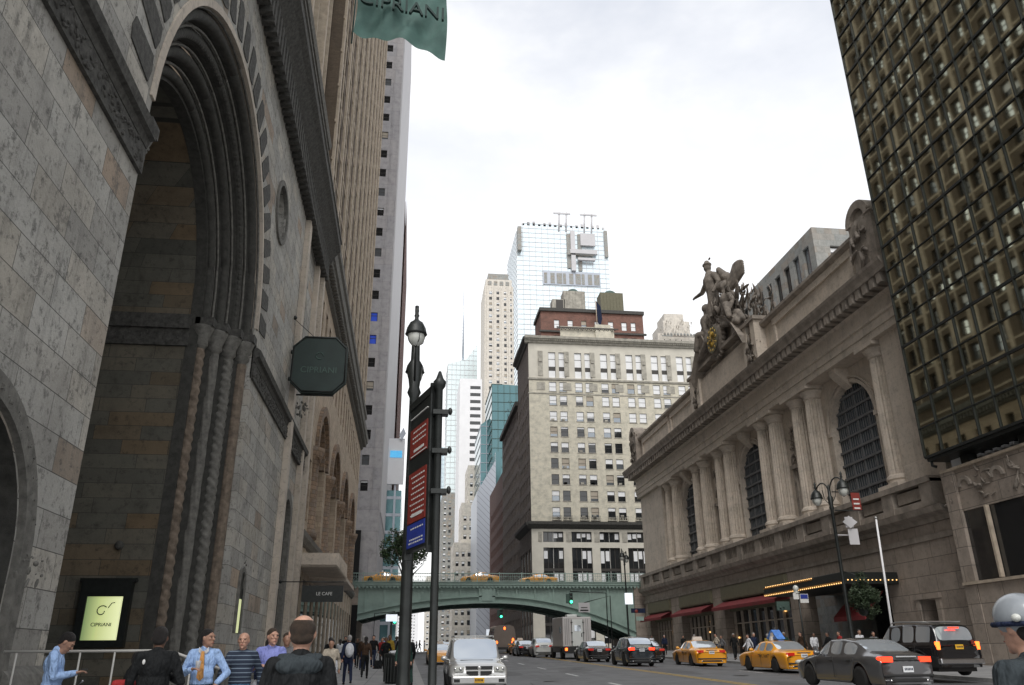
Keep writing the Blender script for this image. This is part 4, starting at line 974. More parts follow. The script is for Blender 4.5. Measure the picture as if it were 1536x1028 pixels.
curtain('glass_tower', 'dark teal glass tower between the cream blocks and the hotel', [(32.5, 2.3), (44, 2.3), (44, 110), (32.5, 110.5)], 320, 30, 'teal_glass', 2.6, 4, 'greendk', w=.2)
curtain('glass_tower', 'lower light teal glass tower left of the dark teal one', [(28.6, 2.3), (34, 2.3), (34, 99), (28.6, 95)], 330, 30, 'teal_glass', 2.6, 4, 'steel', w=.25)
curtain('glass_tower', 'small bluish tower far down the street beside the pale green skyscraper', [(23.4, 2.3), (29, 2.3), (29, 178), (23.4, 178)], 700, 30, 'pale_glass', 2.8, 4, 'steel', w=.4)
for k, (x0, x1, y, z1, mat, lab) in enumerate(((14, 27, 640, 60, 'cream', 'low cream block far down the street right of the sign post'), (22, 31, 560, 110, 'ribgrey', 'grey block with window rows far down the street'), (-12, 16, 1150, 95, 'white', 'hazy white block closing the far end of the street'), (-30, -5.4, 300, 70, 'conc', 'grey block far down the bank side'), (-34, -5.8, 420, 60, 'cream', 'cream block far down the bank side'), (33.5, 60, 360, 60, 'hotelside', 'brown block far behind the maroon building'))):
    simple('office_building', lab, x0, x1, y, 40, z1, mat, grid(int((x1 - x0 - 1) / 3.4), 1, 3.4, 1.7), grid(int((z1 - 8) / 4), 6, 4, 2), lambda a, c: ('sash', int(a + c)), 6, None, .2)
# grey block behind the terminal
t = thing('office_building', 'grey office block with tall dark window strips rising behind the terminal', 'building', (66, 100, 1.5))
FB1 = Fr((58.4, 98, 0), (0, 1, 0), (-1, 0, 0)); FB2 = Fr((58.4, 98, 0), (1, 0, 0), (0, -1, 0))
facade(t, FB1, 44, 2, 61.5, grid(13, 1.6, 3.3, 1.9), [(34, 59.3)], .5, 'ribgrey', lambda a, c: ('plain', int(a)), budget=20)
facade(t, FB2, 22, 2, 61.5, [(2.5, 19)], [(55, 58.5), (49, 52.5), (43, 46.5)], .5, 'ribgrey', lambda a, c: ('loft', int(a)), budget=20)
mb = MB(); mb.box(59.1, 80, 98.8, 142, 2, 61.4); mb.build('mass', 'ribgrey', t); mb = MB(); mb.box(49, 62, 88, 120, 28, 41); mb.box(47, 56, 74, 88, 28, 36); mb.build('lower_wing', 'steel', t)
# ornate white roofs behind the hotel
t = thing('tower', 'small ornate white tower top peeping over the hotel cornice on the right', 'building', (84, 230, 2.6))
mb = MB(); mb.box(77.5, 90, 230, 245, 2.3, 99); mb.box(80, 89, 231, 243, 99, 104); mb.box(81, 87.5, 232, 240, 104, 107)
for i in range(14): lump(mb, (78.5 + i * .85, 229.8, 99.5 + (i % 5)), (.6, .5, 1.2), 4, 0, i, 5)
mb.build('tower_body', 'cream', t); mb = MB()
for i in range(10): mb.ell((79.5 + i * 1.1, 228.6, 98.2), (.4, .3, .6), 6)
mb.box(78.5, 91, 228.3, 229.9, 94.6, 95.4); mb.box(78.5, 91, 228.3, 228.6, 97.4, 97.7); mb.build('roof_railing', 'ribgrey', t)

# ------------------------------------------------------------------ the railway terminal (right)
G = Fr((32, 0, 0), (0, 1, 0), (-1, 0, 0))
tm = thing('railway_terminal', 'limestone railway terminal with paired fluted columns and three tall arched windows', 'building', (32, 76, 1.5))
W3 = [54.1, 72.7, 90.5]; HWN = 3.05; NW = -1.0
mb = MB()
arched_wall(mb, G, 50.0, 98.6, 9.9, 22.0, [(w, HWN, 12.0, 17.8, HWN) for w in W3] + [(63.6, .65, 12.0, 16.4, 0), (81.8, .65, 12.0, 16.4, 0)], .5, n0=NW)
mb.build('columned_wall', 'gct_s', tm)
mb = MB(); G.box(mb, 43.5, 47.6, 9.9, 22.0, -4, 0); G.box(mb, 47.6, 50.0, 9.9, 22, -4, -.9); G.box(mb, 98.6, 108.2, 9.9, 22.0, -4, 0); mb.build('end_pavilion', 'gct_s', tm)
mb = MB()
for w in W3:
    arch_ring(mb, G, w, 17.8, HWN + .02, HWN + .3, -1.1, -.88, 0, 22, legs=5.8); arch_ring(mb, G, w, 17.8, HWN + .42, HWN + .55, -1.1, -.8, 0, 22)
    G.box(mb, w - HWN - .4, w - HWN + .02, 17.5, 17.85, -1.1, -.78); G.box(mb, w + HWN - .02, w + HWN + .4, 17.5, 17.85, -1.1, -.78)
    mb.prism([(33.1, 20.5), (32.6, 20.9), (31.9, 21.6), (31.9, 22), (33.1, 22)], 'y', w - .45, w + .45)
mb.build('arch_moulding', 'gct_s', tm)
for w in W3:
    p = mb2 = MB(); k = [(w - HWN * cos(pi * i / 18), 17.8 + HWN * sin(pi * i / 18)) for i in range(19)]
    vs = [G(w - HWN, 12, -1.45)] + [G(u, z, -1.45) for u, z in k] + [G(w + HWN, 12, -1.45)]
    mb2.add(vs, [tuple(range(len(vs)))]); wn = mb2.build('arched_window', glassmat('dull terminal glass', (.05, .065, .075), .25, 0, .6), tm)
    mb = MB()
    for i in range(1, 20):
        u = w - HWN + i * HWN / 10; h = sqrt(max(0, HWN ** 2 - (u - w) ** 2)); wd = .07 if i % 5 == 0 else .025
        G.box(mb, u - wd, u + wd, 12, 17.8 + h, -1.44, -1.34 if i % 5 == 0 else -1.39)
    for j in range(1, 9):
        z = 12 + j * 1.02; h = HWN if z < 17.8 else sqrt(max(0, HWN ** 2 - (z - 17.8) ** 2))
        G.box(mb, w - h, w + h, z - .09, z + .09, -1.44, -1.3)
    mb.build('window_grille', plain('grey window grille %d' % int(w), (.13, .135, .14), .6, var=.2), wn)
mb = MB()
for w in (63.6, 81.8):
    G.box(mb, w - .62, w + .62, 12, 16.4, -1.52, -1.45)
mb.build('dark_opening', 'black', tm)
mb = MB()
for w in (63.6, 81.8):
    G.box(mb, w - 1.0, w + 1.0, 16.45, 16.8, -1.1, -.7); G.box(mb, w - .82, w - .66, 12, 16.45, -1.1, -.85); G.box(mb, w + .66, w + .82, 12, 16.45, -1.1, -.85)
    lump(mb, G(w, 18.6, -.9), (.15, .7, 1.4), 30, 0, int(w))
mb.build('relief_panel', 'gct_d', tm)
CY = [48.9, 58.8, 61.3, 65.9, 68.4, 77.0, 79.5, 84.1, 86.6, 94.3, 96.9]
for cyy in CY:
    mb = MB(); c = G(cyy, 0, -.62); n = 40; prof = [(.92, 12.0), (.92, 12.25), (1.0, 12.35), (.95, 12.55), (.78, 12.7), (.78, 16), (.73, 19), (.68, 21.0)]
    vs = []
    for r, z in prof:
        for i in range(n):
            a = 2 * pi * i / n; rr = r * (1 if (i % 2 == 0 or z < 12.65) else .86); vs.append((c[0] + rr * cos(a), c[1] + rr * sin(a), z))
    mb.add(vs, [(j * n + i, j * n + (i + 1) % n, (j + 1) * n + (i + 1) % n, (j + 1) * n + i) for j in range(len(prof) - 1) for i in range(n)])
    mb.lathe([(.68, 21.0), (.8, 21.1), (.74, 21.2), (.84, 21.35), (1.0, 21.55), (1.03, 21.7)], (c[0], c[1], 0), 20)
    mb.box(c[0] - 1.15, c[0] + 1.15, c[1] - 1.15, c[1] + 1.15, 21.7, 22.0); mb.box(c[0] - 1.15, c[0] + 1.15, c[1] - 1.15, c[1] + 1.15, 11.7, 12.0); mb.build('fluted_column', 'gct_s', tm)
# entablature and attic
mb = MB()
G.prof(mb, 43.5, 108.4, [(-4, 22.003), (.45, 22.003), (.45, 22.5), (.55, 22.52), (.55, 23.1), (.7, 23.15), (.7, 23.35), (.5, 23.4), (.5, 24.35), (.75, 24.5), (-4, 24.5)])
mb.build('entablature', 'gct_s', tm)
mb = MB()
for i in range(72): G.box(mb, 43.7 + i * .9, 44.2 + i * .9, 24.5, 25.2, .5, 1.65)
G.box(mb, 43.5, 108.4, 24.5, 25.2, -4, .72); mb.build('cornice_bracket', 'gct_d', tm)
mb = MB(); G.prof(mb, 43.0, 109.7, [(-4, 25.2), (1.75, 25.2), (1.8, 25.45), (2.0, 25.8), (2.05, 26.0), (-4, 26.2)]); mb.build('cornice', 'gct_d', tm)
mb = MB(); G.box(mb, 44.0, 108.0, 26.2, 29.6, -4, .2)
for a, b in ((48.5, 62), (83.5, 92), (92.8, 104.5)):
    G.box(mb, a, b, 26.2, 26.9, .2, .45); G.box(mb, a, b, 29.0, 29.6, .2, .4); G.box(mb, a, a + .4, 26.9, 29.0, .2, .35); G.box(mb, b - .4, b, 26.9, 29.0, .2, .35)
G.box(mb, 65.5, 80, 26.2, 29.6, .2, .9); G.box(mb, 69, 76.5, 29.6, 31.2, -3, .6); G.box(mb, 66.6, 78.9, 26.8, 29.2, .9, 1.0)
for a in (64.3, 66.2, 79.3, 81.2): G.box(mb, a - .45, a + .45, 26.2, 30.4, .2, 1.25)
mb.build('attic_wall', 'gct_s', tm)
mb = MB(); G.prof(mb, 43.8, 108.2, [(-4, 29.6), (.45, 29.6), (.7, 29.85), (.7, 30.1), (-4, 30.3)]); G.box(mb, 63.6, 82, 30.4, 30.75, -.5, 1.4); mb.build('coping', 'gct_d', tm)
mb = MB()   # broken curved pediment each side of the clock
for s_ in (-1, 1):
    pts = [(72.7 + s_ * (6.8 - .31 * t), 28.9 + 3.7 * sin(t / 14 * pi / 2)) for t in range(15)]
    for (a, za), (b, zb) in zip(pts, pts[1:]):
        vs = [G(a, za, .0), G(b, zb, .0), G(b, zb + .75, .0), G(a, za + .75, .0), G(a, za, 1.6), G(b, zb, 1.6), G(b, zb + .75, 1.9), G(a, za + .75, 1.9)]
        mb.add(vs, [(0, 1, 2, 3), (4, 7, 6, 5), (0, 4, 5, 1), (3, 2, 6, 7), (0, 3, 7, 4), (1, 5, 6, 2)])
G.box(mb, 70, 75.4, 31.2, 33.6, -2, .7)
mb.build('broken_pediment', 'gct_d', tm)
mb = MB()
for c, r in ((65.2, 1.1), (80.3, 1.1), (46.3, 1.2), (106.8, 1.2)):
    lump(mb, G(c, 28.1, .95), (.3, r * .8, 1.7), 46, 0, int(c), 7)
mb.build('carved_trophy', 'statue', tm)
mb = MB()
for c in (45.9, 106.8):
    G.box(mb, c - 1.5, c + 1.3, 26.2, 30.6, -.5, 1.0); arch_ring(mb, G, c, 30.4, .9, 1.5, -.5, 1.1, 0, 12); G.box(mb, c - .95, c + .95, 30.4, 31.2, -.4, .8)
    lump(mb, G(c - 1.4, 30.4, 1.0), (.3, .5, .6), 10, 0, int(c) + 1, 6)
mb.build('scroll_pylon', 'gct_d', tm)
# base storey
BAY = [(73.3, 7.4), (88.8, 5.2), (102.2, 4.6)]
mb = MB()
arched_wall(mb, G, 43.6, 108.5, 0, 9.2, [(47.3, .8, 2.6, 4.6, 0), (57.6, 6.2, .5, 6.4, 0)] + [(a, w, .5, 6.6, 0) for a, w in BAY], 1.2, n0=.25)
mb.build('base_wall', 'gct_b', tm)
mb = MB(); G.prof(mb, 43.4, 108.9, [(-.5, 9.0), (.4, 9.0), (.5, 9.25), (.95, 9.45), (1.05, 9.8), (-1.6, 9.9)])
G.prof(mb, 43.4, 108.9, [(-.2, 8.0), (.34, 8.0), (.34, 8.35), (-.2, 8.4)]); mb.build('base_cornice', 'gct_d', tm)
mb = MB(); 
u = 44.2
while u < 108:
    G.box(mb, u, u + 1.2, 9.9, 11.5, -.1, .75); 
    if u + 4.3 < 108.5: G.box(mb, u + 1.2, u + 4.2, 9.9, 10.3, .1, .7); [G.box(mb, u + 1.35 + k * .4, u + 1.6 + k * .4, 10.3, 11.3, .25, .55) for k in range(7)] if int(u) % 2 else G.box(mb, u + 1.5, u + 3.9, 10.45, 11.15, .1, .55)
    u += 4.2
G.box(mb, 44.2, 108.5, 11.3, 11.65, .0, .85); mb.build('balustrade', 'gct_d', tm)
mb = MB()
for a, w in BAY: G.box(mb, a - w, a + w, 5.6, 6.6, -.9, -.35); G.box(mb, a - w, a + w, 6.6, 7.9, .25, .42)
for a, w in BAY: G.box(mb, a - w + .1, a + w - .1, 6.7, 7.8, .42, .5)
mb.build('shop_sign_panel', 'olive', tm)
mb = MB()
for a, w in BAY:
    vs = [G(a - w, 6.5, .3), G(a + w, 6.5, .3), G(a + w, 5.9, 1.6), G(a - w, 5.9, 1.6), G(a + w, 5.6, 1.6), G(a - w, 5.6, 1.6)]
    mb.add(vs, [(0, 1, 2, 3), (3, 2, 4, 5)])
    G.box(mb, a - w, a + w, 5.9, 6.5, -.1, .3)
mb.build('awning', 'awnred', tm)
mb = MB()
for a, w in BAY:
    G.box(mb, a - w, a + w, 0, 6.6, -1.0, -.95)
G.box(mb, 51.3, 63.9, 0, 6.6, -6, -5.9); G.box(mb, 46.4, 48.2, 2.6, 4.6, -.9, -.85); mb.build('shop_interior', 'dkwin', tm)
mb = MB()
for a, w in BAY:
    for k in range(9): G.box(mb, a - w + k * w / 4 - .05, a - w + k * w / 4 + .05, .5, 5.7, -.94, -.7)
    G.box(mb, a - w, a + w, 4.4, 4.5, -.94, -.8); G.box(mb, a - w, a + w, .5, 1.3, -.94, -.75)
G.box(mb, 46.95, 47.75, 2.75, 4.3, -.84, -.8)
mb.build('shop_frame', 'gct_s', tm)
mb = MB(); rr = random.Random(8)
for a, w in BAY:
    for k in range(5): q = rr.uniform(a - w + .3, a + w - .3); z = rr.uniform(2.6, 5.2); mb.ell(G(q, z, -.9), (.1, .09, .09), 5)
mb.build('shop_lamp', 'bulb', tm)
mb = MB(); G.box(mb, 46.0, 48.6, 4.65, 4.95, .2, .45); G.box(mb, 46.1, 46.5, 2.5, 4.65, .2, .38); G.box(mb, 48.1, 48.5, 2.5, 4.65, .2, .38); mb.build('window_surround', 'gct_b', tm)
mb = MB(); mb.box(36.5, 90, 45, 108, 9, 28.5); mb.build('terminal_mass', 'gct_s', tm)

mq = thing('marquee', 'black entrance marquee edged with rows of glowing amber bulbs', 'marquee', (29, 61, 6.5))
mb = MB(); mb.box(27.8, 31.7, 50.0, 62.0, 5.75, 6.5); bevel(mb.build('marquee_body', 'iron', mq), .03)
mb = MB()
for i in range(40): y = 50.1 + i * .3; mb.ell((27.76, y, 5.82), (.045, .045, .045), 5)
for i in range(26): y = 54 + i * .3; mb.ell((27.76, y, 6.44), (.04, .04, .04), 5)
for i in range(14): mb.ell((27.9 + i * .28, 49.95, 6.0), (.045, .045, .045), 5)
mb.build('bulb_row', 'bulb', mq)
mb = MB(); mb.box(27.74, 27.79, 50, 62, 5.9, 5.93); mb.box(27.74, 27.79, 54, 62, 6.34, 6.36); mb.build('amber_strip', plain('amber trim', (.35, .16, .03), .4, emit=(1, .45, .1), es=.15), mq)
ra = thing('awning', 'dark red sloping awning under the marquee', 'awning', (30, 56, 4.5)); mb = MB(); mb.add([(30.9, 50.6, 5.4), (30.9, 54.6, 5.4), (29.3, 54.6, 3.9), (29.3, 50.6, 3.9), (29.3, 54.6, 3.6), (29.3, 50.6, 3.6)], [(0, 1, 2, 3), (3, 2, 4, 5), (0, 3, 5)]); mb.build('awning_cloth', 'awnred', ra)

# sculpture over the cornice
def figure(mb, J):
    """J: list of (p0, r0, p1, r1) world capsules"""
    for a in J: mb.cap(*a)
sg = thing('statue_group', 'stone sculpture group with a standing winged hat god above the gilt clock', 'statue', (31.6, 72.7, 31))
def SP(u, z, n=0): return G(72.7 + u, z, n)
mb = MB()    # central god, striding, arm out towards the far side
C = SP
figure(mb, [(C(.5, 34.6, 1.3), .42, C(.3, 36.0, 1.2), .5), (C(-.5, 34.5, .6), .42, C(-.1, 36.1, .9), .55), (C(.1, 36.2, 1.0), .62, C(.1, 37.4, 1.0), .68), (C(.1, 37.4, 1.0), .68, C(.15, 38.6, 1.1), .85),
            (C(.15, 38.9, 1.1), .8, C(.15, 39.4, 1.1), .55), (C(.15, 39.4, 1.1), .28, C(.2, 39.9, 1.25), .28), (C(.9, 39.1, 1.1), .36, C(2.3, 38.3, 1.3), .27), (C(2.3, 38.3, 1.3), .26, C(3.9, 38.4, 1.6), .16),
            (C(-.7, 39.1, 1.0), .36, C(-1.3, 38.0, .8), .28), (C(-1.3, 38.0, .8), .26, C(-1.0, 37.0, 1.4), .2), (C(.3, 34.7, 1.3), .35, C(.9, 33.8, 1.3), .28), (C(-.5, 34.5, .6), .38, C(-.6, 33.2, .6), .3)])
mb.ell(C(.25, 40.35, 1.25), (.42, .42, .52), 10); mb.ell(C(.27, 40.7, 1.25), (.52, .62, .22), 8); mb.ell(C(.27, 41.0, 1.25), (.3, .3, .25), 8)
mb.ell(C(-.45, 41.1, 1.2), (.1, .35, .16), 6); mb.ell(C(.95, 40.95, 1.2), (.1, .3, .14), 6)
for k in range(4): mb.cap(C(3.9, 38.4, 1.6), .1, C(4.3, 38.25 + k * .09, 1.55 + .05 * k), .045)
remesh_blob(mb, 'god_figure', 'statue', sg, .085, 3)
mb = MB()    # cloak, eagle wings
for k in range(12):
    t = k / 11; mb.cap(C(-.6 - t * .5, 39.2 - t * .6, .5), .34, C(-1.8 - .4 * sin(k), 38.6 - t * 4.2, .0), .3)
for k in range(16):
    t = k / 15; an = .25 + t * .85; ln = 4.3 - 1.6 * abs(t - .35); mb.cap(C(-1.4, 36.3, .2), .34, C(-1.4 - ln * cos(an), 36.3 + ln * sin(an), -.3), .13)
mb.ell(C(-1.7, 37.2, .6), (.6, 1.0, .6), 8); mb.cap(C(-.9, 39.6, .5), .3, C(-1.9, 38.2, .2), .5)
remesh_blob(mb, 'cloak_and_wings', 'statue', sg, .08, 1)
def seated(s_, big, nm):
    mb = MB(); q = lambda u, z, n=0: C(s_ * u * (.72 if s_ > 0 else 1), z, n)
    figure(mb, [(q(3.1, 33.5, .9), .75, q(3.4, 35.0, 1.0), .8), (q(3.4, 35.0, 1.0), .7, q(3.35, 35.6, 1.0), .4), (q(3.35, 35.5, 1.0), .25, q(3.2, 36.0, 1.15), .25),
                (q(2.8, 35.2, 1.0), .32, q(1.8, 34.3, 1.4), .25), (q(1.8, 34.3, 1.4), .25, q(1.3, 35.0, 1.5), .2), (q(4.0, 35.1, 1.0), .32, q(5.0, 34.2, 1.2), .25), (q(5.0, 34.2, 1.2), .24, q(5.2, 33.3, 1.6), .18),
                (q(3.1, 33.4, 1.0), .6, q(4.7, 33.7, 1.8), .42), (q(4.7, 33.7, 1.8), .4, q(5.5, 32.2, 2.0), .28), (q(3.3, 33.3, .8), .6, q(5.2, 32.7, .9), .42), (q(5.2, 32.7, .9), .4, q(6.6, 31.5, 1.1), .26)])
    mb.ell(q(3.15, 36.45, 1.2), (.36, .36, .46), 10); mb.ell(q(3.3, 36.6, 1.0), (.4, .45, .45), 8)
    for k in range(8): mb.cap(q(2.4 + k * .4, 33.4 - k * .18, 1.2), .4, q(2.7 + k * .5, 32.4 - k * .15, 1.5), .3)
    remesh_blob(mb, nm, 'statue', sg, .085, 3)
seated(-1, 1, 'reclining_figure'); seated(1, 1, 'reclining_figure')
mb = MB(); lump(mb, C(-2.6, 34.8, .6), (.9, 2.6, 1.3), 110, 0, 4, 7); lump(mb, C(-4.6, 34.3, .6), (.8, 1.5, 1.4), 50, 0, 14, 7); lump(mb, C(1.0, 33.0, .4), (.9, 2.2, .8), 50, 0, 5, 7); lump(mb, C(0, 33.6, .3), (.8, 1.4, .9), 30, 0, 6, 7); lump(mb, C(-6.6, 32.8, -.6), (1.2, 1.5, 1.5), 90, 0, 24, 7); lump(mb, C(-.5, 35.2, .2), (.6, 1.2, 1.2), 20, 0, 16, 7)
mb.build('rocky_base', 'statue', sg)
mb = MB(); c = C(0, 31.9, .8)
mb.lathe([(1.45, 0), (1.75, .2), (1.9, .45), (1.75, .7), (1.4, .75)], (c[0] - .75, c[1], c[2]), 28, 0, 'x'); 
for k in range(24): a = k * pi / 12; mb.ell((c[0] - .4, c[1] + 1.95 * cos(a), c[2] + 1.95 * sin(a)), (.25, .24, .24), 5)
lump(mb, C(0, 34.1, 1.2), (.4, .9, .4), 14, 0, 21); ck = mb.build('clock_case', 'statue', sg)
mb = MB(); mb.lathe([(1.42, 0), (1.42, .04)], (c[0] - .93, c[1], c[2]), 32, 0, 'x', False)
for k in range(12): a = k * pi / 6; mb.ell((c[0] - .95, c[1] + 1.15 * cos(a), c[2] + 1.15 * sin(a)), (.05, .10, .16), 5, 1)
for k in range(24): a = k * pi / 12; mb.tube([(c[0] - .95, c[1] + .3 * cos(a), c[2] + .3 * sin(a)), (c[0] - .95, c[1] + .85 * cos(a), c[2] + .85 * sin(a))], .04, 4, 1)
mb.box(c[0] - 1.05, c[0] - 1.0, c[1] - .05, c[1] + .05, c[2], c[2] + 1.1, 1); mb.box(c[0] - 1.05, c[0] - 1.0, c[1], c[1] + .75, c[2] - .05, c[2] + .05, 1)
mb.build('clock_face', ['olive', 'gold'], ck)

# ------------------------------------------------------------------ mirror glass hotel over a stone podium
hg = thing('glass_hotel', 'bronze mirror glass hotel with a dark mullion grid overhanging a stone podium', 'building', (36, 26, 1))
XG, YG, ZB = 30.0, 42.4, 12.25
mb = MB(); py_, pz = 1.62, 1.75; rr = random.Random(12)
ny = 22; nz = 34
def pane(mb, P, u0, u1, z0, z1, nrm, tilt):
    cx_ = rr.uniform(-tilt, tilt); cz_ = rr.uniform(-tilt, tilt)
    vs = []
    for u, z in ((u0, z0), (u1, z0), (u1, z1), (u0, z1)):
        d = cx_ * (1 if u == u1 else -1) + cz_ * (1 if z == z1 else -1); p = P(u, z); vs.append((p[0] + nrm[0] * d, p[1] + nrm[1] * d, p[2]))
    mb.add(vs, [(0, 1, 2, 3)])
for i in range(ny):
    for j in range(nz): pane(mb, lambda u, z: (XG, u, z), YG - (i + 1) * py_, YG - i * py_, ZB + j * pz, ZB + (j + 1) * pz, (-1, 0), .0065)
for i in range(6):
    for j in range(nz): pane(mb, lambda u, z: (u, YG, z), XG + i * 1.6, XG + (i + 1) * 1.6, ZB + j * pz, ZB + (j + 1) * pz, (0, 1), .0035)
mb.build('mirror_glass', 'hotelglass', hg)
mb = MB()
for i in range(ny + 1): y = YG - i * py_; mb.box(XG - .09, XG + .02, y - .03, y + .03, ZB, ZB + nz * pz)
for j in range(nz + 1):
    w = .07 if j % 2 == 0 else .03; z = ZB + j * pz; mb.box(XG - .07, XG + .02, YG - ny * py_, YG, z - w, z + w); mb.box(XG, XG + 9.6, YG - .02, YG + .07, z - w, z + w)
for i in range(1, 7): x = XG + i * 1.6; mb.box(x - .045, x + .045, YG - .02, YG + .09, ZB, ZB + nz * pz)
mb.build('mullion_grid', 'iron', hg)
mb = MB(); mb.box(XG + .05, XG + 20, 6, YG - .05, ZB - .25, ZB - .003); mb.build('soffit', 'iron', hg)
mb = MB(); mb.box(XG + .35, XG + 20, 4, YG - .4, ZB + .1, ZB + nz * pz - .1); mb.build('hotel_mass', 'iron', hg)
# podium
mb = MB(); mb.box(30.6, 31.1, 36, 41.8, 8.9, 11.2); mb.box(30.6, 31.1, 5, 36, 9.0, 11.2); mb.box(30.45, 31.1, 41.0, 42.0, 0, 11.2); mb.box(30.45, 31.1, 35.2, 36.1, 0, 9)
mb.box(30.45, 31.1, 28, 29, 0, 9); mb.box(30.5, 31.1, 5, 42, 0, 5.0); mb.box(30.9, 50, 5, 41.5, 0, 11.1); mb.build('podium_wall', 'gct_b', hg)
mb = MB(); mb.box(30.66, 30.85, 36.1, 41.0, 5.2, 8.9); mb.box(30.66, 30.85, 29, 35.2, 5.2, 9); mb.build('podium_window', 'dkwin', hg)
mb = MB(); mb.box(30.35, 30.6, 5, 42, 5.0, 5.15); mb.box(30.4, 30.6, 5, 42.0, 11.2, 11.35); mb.box(30.4, 30.62, 38.9, 39.05, 5.2, 8.9); mb.build('podium_trim', 'rib', hg)
mb = MB()
for i in range(9): c = 40.3 - i * 2.6; arch_ring(mb, Fr((30.6, 0, 0), (0, 1, 0), (-1, 0, 0)), c, 10.2, .35, .55, 0, .12, 0, 10); lump(mb, (30.56, c + 1.2, 10.1), (.04, .5, .8), 12, 0, i, 6)
mb.build('frieze_relief', 'gct_d', hg)
mb = MB()
for i in range(8): mb.box(31.5, 37, 36.5 + i * .65, 36.8 + i * .65, 11.8, 11.95)
mb.box(31.2, 33, 41.0, 41.9, 11.2, 12.1); mb.build('pale_louvre', 'white', hg)
mb = MB(); mb.box(31.0, 31.8, 35.4, 36.2, 9, 12.2); mb.box(31.0, 31.6, 40.2, 40.8, 11, 12.2); mb.tube([(30.2, YG - .2, ZB - .1), (30.2, YG - .2, ZB - .5), (30.4, YG - .3, ZB - .6)], .09, 6); mb.build('bracket', 'iron', hg)
split_parts(tm, ('end_pavilion', 'scroll_pylon', 'arch_moulding', 'dark_opening', 'relief_panel', 'carved_trophy', 'shop_sign_panel', 'awning', 'shop_interior', 'shop_lamp', 'attic_wall', 'broken_pediment', 'coping', 'cornice_bracket', 'shop_frame'), .1)
split_parts(vd, ('abutment',), .1); split_parts(ht, ('roof_screen', 'side_cornice', 'window_balcony', 'carved_trim', 'roof_lattice'), .3)
split_parts(hg, ('podium_window', 'bracket', 'podium_wall', 'podium_trim', 'frieze_relief'), .2)
# ------------------------------------------------------------------ street furniture
def lamphead(mb, c, s=1.):
    x, y, z = c
    mb.lathe([(.02, .62 * s), (.05 * s, .52 * s), (.035 * s, .46 * s), (.06 * s, .40 * s), (.03 * s, .34 * s), (.07 * s, .28 * s), (.15 * s, .22 * s), (.21 * s, .10 * s), (.235 * s, -.02 * s), (.25 * s, -.05 * s), (.22 * s, -.07 * s)], c, 16, 0)
    for k in range(4): mb.tube([(x + .22 * s * cos(k * pi / 2 + .4), y + .22 * s * sin(k * pi / 2 + .4), z - .06 * s), (x + .17 * s * cos(k * pi / 2 + .4), y + .17 * s * sin(k * pi / 2 + .4), z - .24 * s), (x, y, z - .36 * s)], .008, 4)
def twin_lamp(label, x, y, h, half, dx=0., s=1., base=0, group=None):
    t = thing('street_lamp', label, 'street lamp', (x, y, GY(y)))
    mb = MB(); b = GY(y) + base
    mb.lathe([(.24, b), (.24, b + .2), (.17, b + .3), (.15, b + .8), (.11, b + .95), (.10, b + 1.1), (.092, b + 3), (.075, h - 1.2), (.12, h - 1.1), (.09, h - 1.0), (.14, h - .6), (.08, h - .5), (.07, h - .1), (.02, h + .05)], (x, y, 0), 12)
    mb.build('pole', 'iron', t)
    for s_ in (-1, 1):
        hx, hy = x + s_ * dx, y + s_ * half
        mb = MB(); pts = [(x, y, h - .55)] + [(x + s_ * dx * (1 - cos(a)) / 1. * .55, y + s_ * half * (1 - cos(a)) * .55, h - .5 + .75 * sin(a)) for a in (.4, .8, 1.2, 1.6, 2.0, 2.3)] + [(hx, hy, h + .12)]
        mb.tube(pts, .035, 7); mb.tube([(x, y, h - 1.0), (x + s_ * dx * .4, y + s_ * half * .4, h - .6), (x + s_ * dx * .5, y + s_ * half * .5, h - .1)], .02, 6)
        am = mb.build('arm', 'iron', t)
        mb = MB(); lamphead(mb, (hx, hy, h - .35), s); mb.build('lamp_head', 'iron', t)
        mb = MB(); mb.ell((hx, hy, h - .35 - .1 * s), (.19 * s, .19 * s, .24 * s), 10); mb.build('glass_bowl', 'lens', t)
    return t
twin_lamp('black twin street lamp right behind the tall red and blue bus sign', -.02, 13.2, 6.98, .95, 0, .74)
twin_lamp('black twin street lamp on the terminal pavement with a hanging plant and red banner', 20.4, 36.6, 9.3, 1.3, 0, 1.25, .1)
twin_lamp('distant black twin street lamp in front of the cream hotel windows', 22.6, 84, 11.6, 1.0, .5, 1.3, .1)
# bus stop sign
bs = thing('bus_sign', 'tall black bus sign with red and blue route panels on a finial post', 'bus stop sign', (.36, 11.6, .23))
px_, py2 = .37, 11.6
mb = MB(); mb.lathe([(.10, .2), (.10, .6), (.06, .7), (.052, 5.42), (.085, 5.47), (.1, 5.55), (.06, 5.6), (.02, 5.72)], (px_, py2, 0), 12); mb.build('post', 'iron', bs)
q0 = Vector((px_ - .07, py2 + .06, 0)); q1 = Vector((-.03, 12.75, 0)); ud = (q1 - q0).normalized(); wd = (q1 - q0).length; nn = Vector((-ud.y, ud.x, 0)); 
if nn.y > 0: nn = -nn
def PB(mb, u0, u1, z0, z1, n0, n1, mi=0):
    vs = []
    for z in (z0, z1):
        for n in (n0, n1):
            for u in (u0, u1): p = q0 + ud * u + nn * n; vs.append((p.x, p.y, z))
    mb.add(vs, [(0, 2, 3, 1), (4, 5, 7, 6), (0, 1, 5, 4), (2, 6, 7, 3), (0, 4, 6, 2), (1, 3, 7, 5)], mi)
mb = MB(); PB(mb, 0, wd, 3.1, 5.45, -.04, .04); PB(mb, 0, .05, 3.0, 5.55, -.06, .06); PB(mb, wd - .05, wd, 3.0, 5.5, -.06, .06); PB(mb, 0, wd, 5.38, 5.5, -.06, .06); pn_ = mb.build('panel', 'iron', bs)
